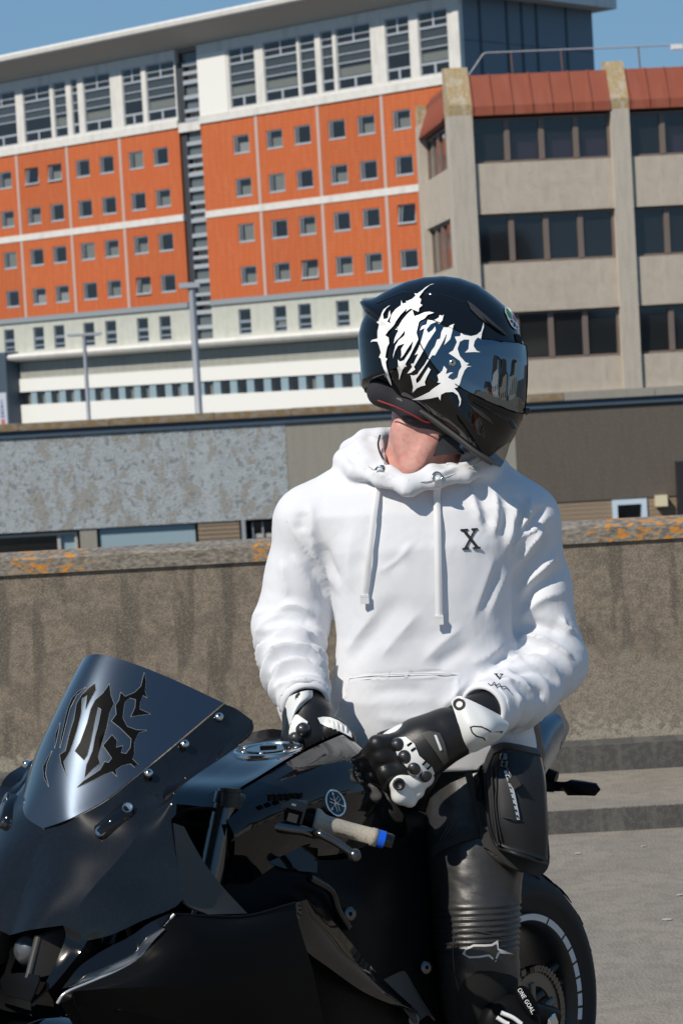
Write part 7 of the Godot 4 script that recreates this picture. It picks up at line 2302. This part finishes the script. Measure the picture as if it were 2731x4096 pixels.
func make_legs(person: Node3D) -> void:
	leg_axis = [[dz(1085, 1660, -4.80), 0.13, 0.13], [dz(1110, 1740, -4.78), 0.118, 0.125], [dz(1104, 1830, -4.73), 0.106, 0.115], [dz(1092, 1930, -4.68), 0.098, 0.11], [dz(1092, 2040, -4.64), 0.0885, 0.105], [dz(1092, 2130, -4.61), 0.085, 0.1], [dz(1096, 2210, -4.60), 0.079, 0.092], [dz(1108, 2300, -4.61), 0.078, 0.085], [dz(1120, 2420, -4.64), 0.07, 0.075], [dz(1130, 2560, -4.67), 0.06, 0.065]]
	var low := Vector3(leg_axis[9][0].x + 0.01, 0.16, leg_axis[9][0].z - 0.02)
	leg_axis.append([low, 0.05, 0.055])
	leg_axis.append([low + Vector3(0, -0.12, 0.0), 0.045, 0.06])
	var nr := 260
	var ns := 56
	var wob := FastNoiseLite.new()
	wob.frequency = 9.0
	wob.seed = 3
	var top_rib := dz(1092, 2058, -4.62).y
	var bot_rib := dz(1092, 2168, -4.6).y
	for which in 2:
		var s := st_new()
		var rings := []
		for j in nr + 1:
			var ring := []
			for k in ns:
				var a := TAU * k / ns
				var p := leg_point(float(j) / nr, a)
				var c := leg_point(float(j) / nr, a + PI)
				var n := (p - c).normalized()
				var off := wob.get_noise_3d(p.x * 1.2, p.y, p.z) * 0.006
				# elastic ribs above the knee, curving round it
				var yy := p.y + 0.03 * absf(sin(a * 0.5)) * sin(a * 0.5)
				if yy < top_rib and yy > bot_rib:
					off = off * 0.3 - 0.001 + 0.0026 * sin((yy - bot_rib) / (top_rib - bot_rib) * TAU * 8.5)
				p += n * off
				if which == 1:        # the other leg, on the far side of the bike
					var q := bike_t.affine_inverse() * p
					p = bike_t * Vector3(-q.x, q.y, q.z)
				ring.append(p)
			rings.append(ring)
		for j in nr:
			for k in ns:
				var k2 := (k + 1) % ns
				if which == 0: quad(s, rings[j][k], rings[j][k2], rings[j + 1][k2], rings[j + 1][k], 1)
				else: quad(s, rings[j][k], rings[j + 1][k], rings[j + 1][k2], rings[j][k2], 1)
		var o := part("trouser_leg", done(s), K["black leather"], person)
		o.set_meta("label", "leather trouser leg carrying the thigh bag" if which == 0 else "leather trouser leg behind the motorcycle")
	# seat of the trousers
	var pb := [bone(dz(900, 1735, -4.84), dz(1110, 1725, -4.80), 0.11, 0.115, 0.05), bone(dz(1000, 1660, -4.82), dz(1000, 1760, -4.82), 0.115, 0.115, 0.05)]
	var pf_rig := rig(pb)
	var pf := func(p: Vector3) -> float: return pf_rig.dist(p, 10.0)
	var bb := hull_of(pb, 0.13)
	part("trouser_seat", body_mesh(pf, bb.position, bb.end, 0.012), K["black leather"], person)
	# boots
	for which in 2:
		var ft := low + Vector3(0, -0.1, 0)
		if which == 1:
			var q := bike_t.affine_inverse() * ft
			ft = bike_t * Vector3(-q.x, q.y, q.z)
		var fw := bike_t.basis.z
		var bo := [bone(ft + Vector3(0, 0.1, 0), ft + Vector3(0, 0.0, 0), 0.055, 0.05, 0.03), bone(ft + Vector3(0, -0.02, 0) - fw * 0.04, ft + fw * 0.16 + Vector3(0, -0.025, 0), 0.042, 0.034, 0.04)]
		var bo_rig := rig(bo)
		var bf := func(p: Vector3) -> float: return maxf(bo_rig.dist(p, 10.0), 0.002 - p.y)
		var b2_ := hull_of(bo, 0.06)
		part("boot", body_mesh(bf, b2_.position, b2_.end, 0.008), K["black leather"], person)
	var leg := person.get_node("trouser_leg")
	# seam lines, strap round the thigh
	var seam := []
	for q in [[395, 880], [370, 830], [330, 790], [345, 840], [420, 740], [480, 660]]:
		seam.append(q)
	leg_line(leg, [[330, 845], [370, 770], [420, 710], [480, 655]], 0.002, "black leather", "seam")
	leg_line(leg, [[340, 855], [380, 785], [430, 722], [488, 668]], 0.002, "black leather", "seam")
	leg_line(leg, [[405, 1320], [395, 1420], [405, 1520], [430, 1640], [445, 1778]], 0.0022, "black leather", "seam")
	leg_line(leg, [[370, 1325], [450, 1305], [560, 1312], [660, 1345], [735, 1420]], 0.002, "black leather", "seam")
	# streaked star embroidered on the shin
	var star := px([445, 1420, 460, 1392, 500, 1372, 560, 1372, 590, 1370, 622, 1350, 625, 1392, 700, 1422, 628, 1418, 610, 1462, 575, 1432, 530, 1440, 480, 1442], 1500, 2700, 0.78508)
	var gr := leg_grid()
	var ds := st_new()
	st_decal(ds, [star], gr, Transform3D.IDENTITY, 0.0022, 20.0)
	var so := part("shin_star", done(ds), K["grey embroidery"], leg)
	var inn := Geometry2D.offset_polygon(PackedVector2Array(star), -8.5)
	ds = st_new()
	if inn.size() > 0: st_decal(ds, [Array(inn[0])], gr, Transform3D.IDENTITY, 0.0034, 20.0)
	st_decal(ds, [px([462, 1425, 480, 1400, 540, 1385, 545, 1392, 500, 1412, 480, 1430], 1500, 2700, 0.78508)], gr, Transform3D.IDENTITY, 0.003, 20.0)
	part("star_field", done(ds), K["black leather"], so)
	# plush knee panel with slider and printed tab
	ds = st_new()
	st_decal(ds, [px([420, 1640, 450, 1560, 520, 1515, 600, 1508, 680, 1525, 750, 1565, 800, 1620, 840, 1700, 880, 1800, 450, 1800], 1500, 2700, 0.78508)], gr, Transform3D.IDENTITY, 0.003, 24.0)
	part("knee_panel", done(ds), K["plush black"], leg)
	var kp: Vector3 = l9(690, 1790, -4.5)
	var pn := part("knee_slider", lathe(kp, Vector3(0.05, 0.25, 1), [Vector2(-0.03, 0.06), Vector2(-0.005, 0.058), Vector2(0.006, 0.048), Vector2(0.01, 0.03), Vector2(0.01, 0.0001)], 32, false), K["matte black plastic"], leg)
	ds = st_new()
	for q in [[[640, 1720], [700, 1745], [745, 1778]], [[620, 1745], [660, 1770], [680, 1778]]]:
		var lpts := []
		for e in q: lpts.append(l9(e[0], e[1], -4.487))
		st_tube(ds, spline(lpts, 4), 0.0045, 6)
	part("slider_mark", done(ds), K["white vinyl"], pn)
	var tab := [[l9(702, 1600, -4.512), l9(735, 1590, -4.517), l9(760, 1600, -4.522)], [l9(725, 1660, -4.5), l9(765, 1650, -4.505), l9(800, 1650, -4.512)], [l9(780, 1740, -4.49), l9(805, 1735, -4.495), l9(830, 1725, -4.502)]]
	var tb := part("knee_tab", sheet(tab, 4, 4, 0.006), K["deep black"], leg)
	var ta: Vector3 = l9(735, 1605, -4.508)
	var tz: Vector3 = l9(800, 1712, -4.488)
	var ex := (tz - ta).normalized()
	var en := Vector3(0.05, 0.05, 1).normalized()
	var ey := en.cross(ex).normalized()
	var tm := TextMesh.new()
	tm.text = "ONE GOAL."
	tm.font = SystemFont.new()
	tm.font.font_names = PackedStringArray(["Droid Sans"])
	tm.font_size = 26
	tm.pixel_size = 0.00042
	tm.depth = 0.0008
	part("tab_lettering", tm, K["white print"], tb, Transform3D(Basis(ex, ey, ex.cross(ey)), (ta + tz) * 0.5 + en * 0.006))

func leg_grid() -> Array:
	var g := []
	for j in 90:
		var row := []
		for k in 40:
			row.append(leg_point(0.2 + 0.55 * j / 89.0, -PI * 0.62 + PI * 1.24 * k / 39.0))
		g.append(row)
	return g

func leg_line(parent: Node, list: Array, r: float, m: String, called: String) -> void:
	var gr := leg_grid()
	var pts := []
	for q in list:
		var h = cast(gr, EYE, ray(1500 + q[0] * 0.78508, 2700 + q[1] * 0.78508).normalized())
		if h != null: pts.append(h[0])
	if pts.size() > 1: part(called, tube(spline(pts, 4), r, 6), K[m], parent)

func make_bag() -> void:
	var t := thing("thigh_bag", "black nylon thigh bag with a silver zip strapped to the rider's leg", "bag")
	# front face in rows; the back lies against the thigh
	var rows := [[l9(600, 400, -4.585), l9(660, 376, -4.575), l9(740, 385, -4.575), l9(845, 408, -4.60)],
		[l9(566, 500, -4.56), l9(640, 485, -4.55), l9(750, 490, -4.548), l9(866, 520, -4.575)],
		[l9(575, 640, -4.545), l9(650, 632, -4.53), l9(760, 640, -4.53), l9(874, 660, -4.56)],
		[l9(588, 760, -4.535), l9(660, 762, -4.518), l9(765, 775, -4.52), l9(880, 790, -4.55)],
		[l9(618, 862, -4.53), l9(690, 892, -4.518), l9(780, 917, -4.52), l9(874, 948, -4.55)]]
	var g := sheet_grid(rows, 6, 6)
	var s := st_new()
	st_grid(s, g, 0.0, false)
	# rolled sides back to the leg
	var rim := []
	for i in g[0].size(): rim.append(g[0][i])
	for j in range(1, g.size()): rim.append(g[j][g[0].size() - 1])
	for i in range(g[0].size() - 2, -1, -1): rim.append(g[g.size() - 1][i])
	for j in range(g.size() - 2, 0, -1): rim.append(g[j][0])
	var c := Vector3.ZERO
	for p in rim: c += p
	c /= rim.size()
	var n := rim.size()
	for k in n:
		var a: Vector3 = rim[k]
		var b: Vector3 = rim[(k + 1) % n]
		var a1 := a + (a - c) * 0.02 + Vector3(0, 0, -0.008)
		var b1_ := b + (b - c) * 0.02 + Vector3(0, 0, -0.008)
		var a2 := a + (a - c) * 0.02 + Vector3(0, 0, -0.07)
		var b2_ := b + (b - c) * 0.02 + Vector3(0, 0, -0.07)
		quad(s, a, a1, b1_, b, 1)
		quad(s, a1, a2, b2_, b1_, 1)
	part("pouch", done(s), K["bag nylon"], t)
	# lower flap edge, back panel piping
	part("piping", tube(spline([l9(555, 500, -4.575), l9(568, 640, -4.562), l9(583, 770, -4.553), l9(620, 868, -4.55), l9(700, 905, -4.51), l9(790, 935, -4.52), l9(872, 962, -4.6)], 4), 0.004, 8), K["bag nylon"], t)
	part("gusset_fold", tube(spline([l9(612, 470, -4.549), l9(618, 560, -4.54), l9(612, 640, -4.532), l9(622, 740, -4.523), l9(640, 840, -4.517)], 4), 0.0022, 6), K["bag nylon"], t)
	part("gusset_fold", tube(spline([l9(590, 480, -4.55), l9(598, 600, -4.536), l9(604, 700, -4.527), l9(625, 860, -4.52)], 4), 0.002, 6), K["webbing"], t)
	part("seam", tube(spline([l9(605, 722, -4.548), l9(670, 728, -4.514), l9(730, 740, -4.515), l9(800, 755, -4.54), l9(876, 780, -4.61)], 4), 0.0018, 6), K["webbing"], t)
	part("back_panel", sheet([[l9(525, 640, -4.6), l9(600, 700, -4.59), l9(700, 760, -4.6), l9(860, 800, -4.65)], [l9(545, 860, -4.575), l9(620, 880, -4.57), l9(720, 920, -4.58), l9(865, 960, -4.64)], [l9(590, 920, -4.56), l9(650, 970, -4.56), l9(740, 1005, -4.575), l9(815, 1022, -4.62)]], 4, 4, 0.01), K["webbing"], t)
	# zip with printed tape and puller
	var zs := [l9(655, 490, -4.541), l9(675, 550, -4.53), l9(695, 620, -4.521), l9(712, 690, -4.514), l9(722, 738, -4.511)]
	var z2 := [l9(678, 480, -4.541), l9(698, 550, -4.53), l9(714, 620, -4.521), l9(728, 690, -4.514), l9(736, 738, -4.511)]
	var zp := part("zip_tape", sheet([zs, z2], 4, 1, 0.002), K["reflective zip"], t)
	for k in 8:
		var q := 0.1 + 0.8 * k / 7.0
		var a: Vector3 = zs[0].lerp(zs[4], q)
		var b: Vector3 = z2[0].lerp(z2[4], q)
		part("zip_print", tube([a.lerp(b, 0.25) + Vector3(0, 0, 0.004), a.lerp(b, 0.75) + Vector3(0, -0.004, 0.004)], 0.0016, 5), K["deep black"], zp)
	part("zip_slider", tube([l9(652, 405, -4.57), l9(654, 425, -4.565), l9(656, 440, -4.56)], [0.007, 0.009, 0.006], 8), K["dark steel"], t)
	part("zip_puller", tube([l9(650, 440, -4.555), l9(640, 465, -4.548), l9(665, 470, -4.545), l9(670, 440, -4.55)], 0.0028, 6), K["dark steel"], t)
	part("puller_charm", box(Vector3(0.016, 0.022, 0.008)), K["dark steel"], t, Transform3D(Basis(Vector3(0, 0, 1), 0.5), l9(708, 545, -4.518)))
	part("puller_link", tube([l9(668, 475, -4.54), l9(690, 510, -4.53), l9(704, 530, -4.522)], 0.0025, 6), K["dark steel"], t)
	part("side_puller", tube(spline([l9(540, 465, -4.59), l9(532, 500, -4.58), l9(540, 530, -4.575), l9(533, 570, -4.57), l9(535, 640, -4.565)], 3), [0.003, 0.003, 0.004, 0.005, 0.005, 0.005, 0.005, 0.006, 0.007, 0.008, 0.0085, 0.009, 0.008], 8), K["matte black plastic"], t)
	# webbing: belt loop down the front edge, strap round the thigh
	part("belt_loop", sheet([[l9(455, 500, -4.64), l9(478, 600, -4.61), l9(500, 690, -4.59), l9(522, 770, -4.578)], [l9(490, 490, -4.635), l9(512, 600, -4.603), l9(530, 690, -4.583), l9(548, 765, -4.572)]], 4, 1, 0.003), K["webbing"], t)
	var gr := leg_grid()
	var top := []
	var bot := []
	for q in [[300, 880, 305, 928], [345, 848, 350, 894], [400, 825, 404, 872], [460, 803, 464, 850], [520, 785, 524, 832], [582, 766, 586, 824]]:
		for e in 2:
			var h = cast(gr, EYE, ray(1500 + q[e * 2] * 0.78508, 2700 + q[e * 2 + 1] * 0.78508).normalized())
			if h != null: (top if e == 0 else bot).append(h[0] + h[1] * 0.004)
	if top.size() == bot.size() and top.size() > 1:
		part("thigh_strap", sheet([top, bot], 4, 1, 0.002), K["webbing"], t)

func leg_band(t: float, a: float) -> Vector3:
	var p := leg_point(t, a)
	var c := leg_point(t, a + PI)
	return p + (p - c).normalized() * 0.004

func make_rider() -> void:
	var person := thing("person", "rider in a white hooded sweatshirt and black helmet astride the motorcycle, head turned aside", "person")
	make_hoodie(person)
	make_body(person)
	make_hoodie_details(person)
	make_helmet(person)
	make_gloves(person)
	make_legs(person)
	make_bag()

func _ready() -> void:
	rng.seed = 7
	# ---- camera
	var p := deg_to_rad(PITCH)
	var r := deg_to_rad(ROLL)
	var fwd := Vector3(0, -sin(p), -cos(p))
	var right := Vector3.RIGHT
	var up := right.cross(fwd)
	cam_b = Basis(right * cos(r) - up * sin(r), up * cos(r) + right * sin(r), -fwd)
	bike_t = Transform3D(Basis(Vector3.UP, deg_to_rad(-BIKE_TURN)), BIKE_AT)
	var cam := Camera3D.new()
	cam.name = "camera"
	cam.transform = Transform3D(cam_b, EYE)
	cam.fov = rad_to_deg(2.0 * atan(2048.0 / FOC))
	cam.near = 0.1
	cam.far = 4000.0
	var ca := CameraAttributesPhysical.new()
	ca.frustum_focal_length = 85.0
	ca.frustum_focus_distance = 4.7
	ca.exposure_aperture = 14.0
	ca.frustum_far = 4000.0
	cam.attributes = ca
	add_child(cam)
	cam.fov = rad_to_deg(2.0 * atan(2048.0 / FOC))
	# ---- sky, sun, exposure
	var env := Environment.new()
	env.background_mode = Environment.BG_SKY
	var sm := ProceduralSkyMaterial.new()
	sm.sky_top_color = Color(0.09, 0.22, 0.43).linear_to_srgb()
	sm.sky_horizon_color = Color(0.27, 0.47, 0.66).linear_to_srgb()
	sm.sky_curve = 0.2
	sm.ground_bottom_color = Color(0.12, 0.11, 0.1).linear_to_srgb()
	sm.ground_horizon_color = Color(0.3, 0.33, 0.36).linear_to_srgb()
	sm.sun_angle_max = 25.0
	var sky := Sky.new()
	sky.sky_material = sm
	env.sky = sky
	env.tonemap_mode = Environment.TONE_MAPPER_LINEAR
	env.tonemap_exposure = 0.93
	env.sdfgi_enabled = true
	env.ssao_enabled = true
	env.ssil_enabled = true
	var we := WorldEnvironment.new()
	we.name = "world"
	we.environment = env
	add_child(we)
	var sun := DirectionalLight3D.new()
	sun.name = "sun"
	sun.light_energy = 1.45
	sun.light_angular_distance = 0.5
	sun.light_color = Color(1.0, 0.965, 0.915)
	sun.shadow_enabled = true
	add_child(sun)
	sun.look_at_from_position(Vector3.ZERO, -Vector3(-0.49, 0.70, 0.52), Vector3.UP)
	# ---- structure, things
	make_materials()
	make_ground()
	make_red_building()
	make_concrete_building()
	make_low_building()
	make_street_things()
	make_mirrored_street()
	bike_materials()
	make_bike()
	rider_materials()
	make_rider()
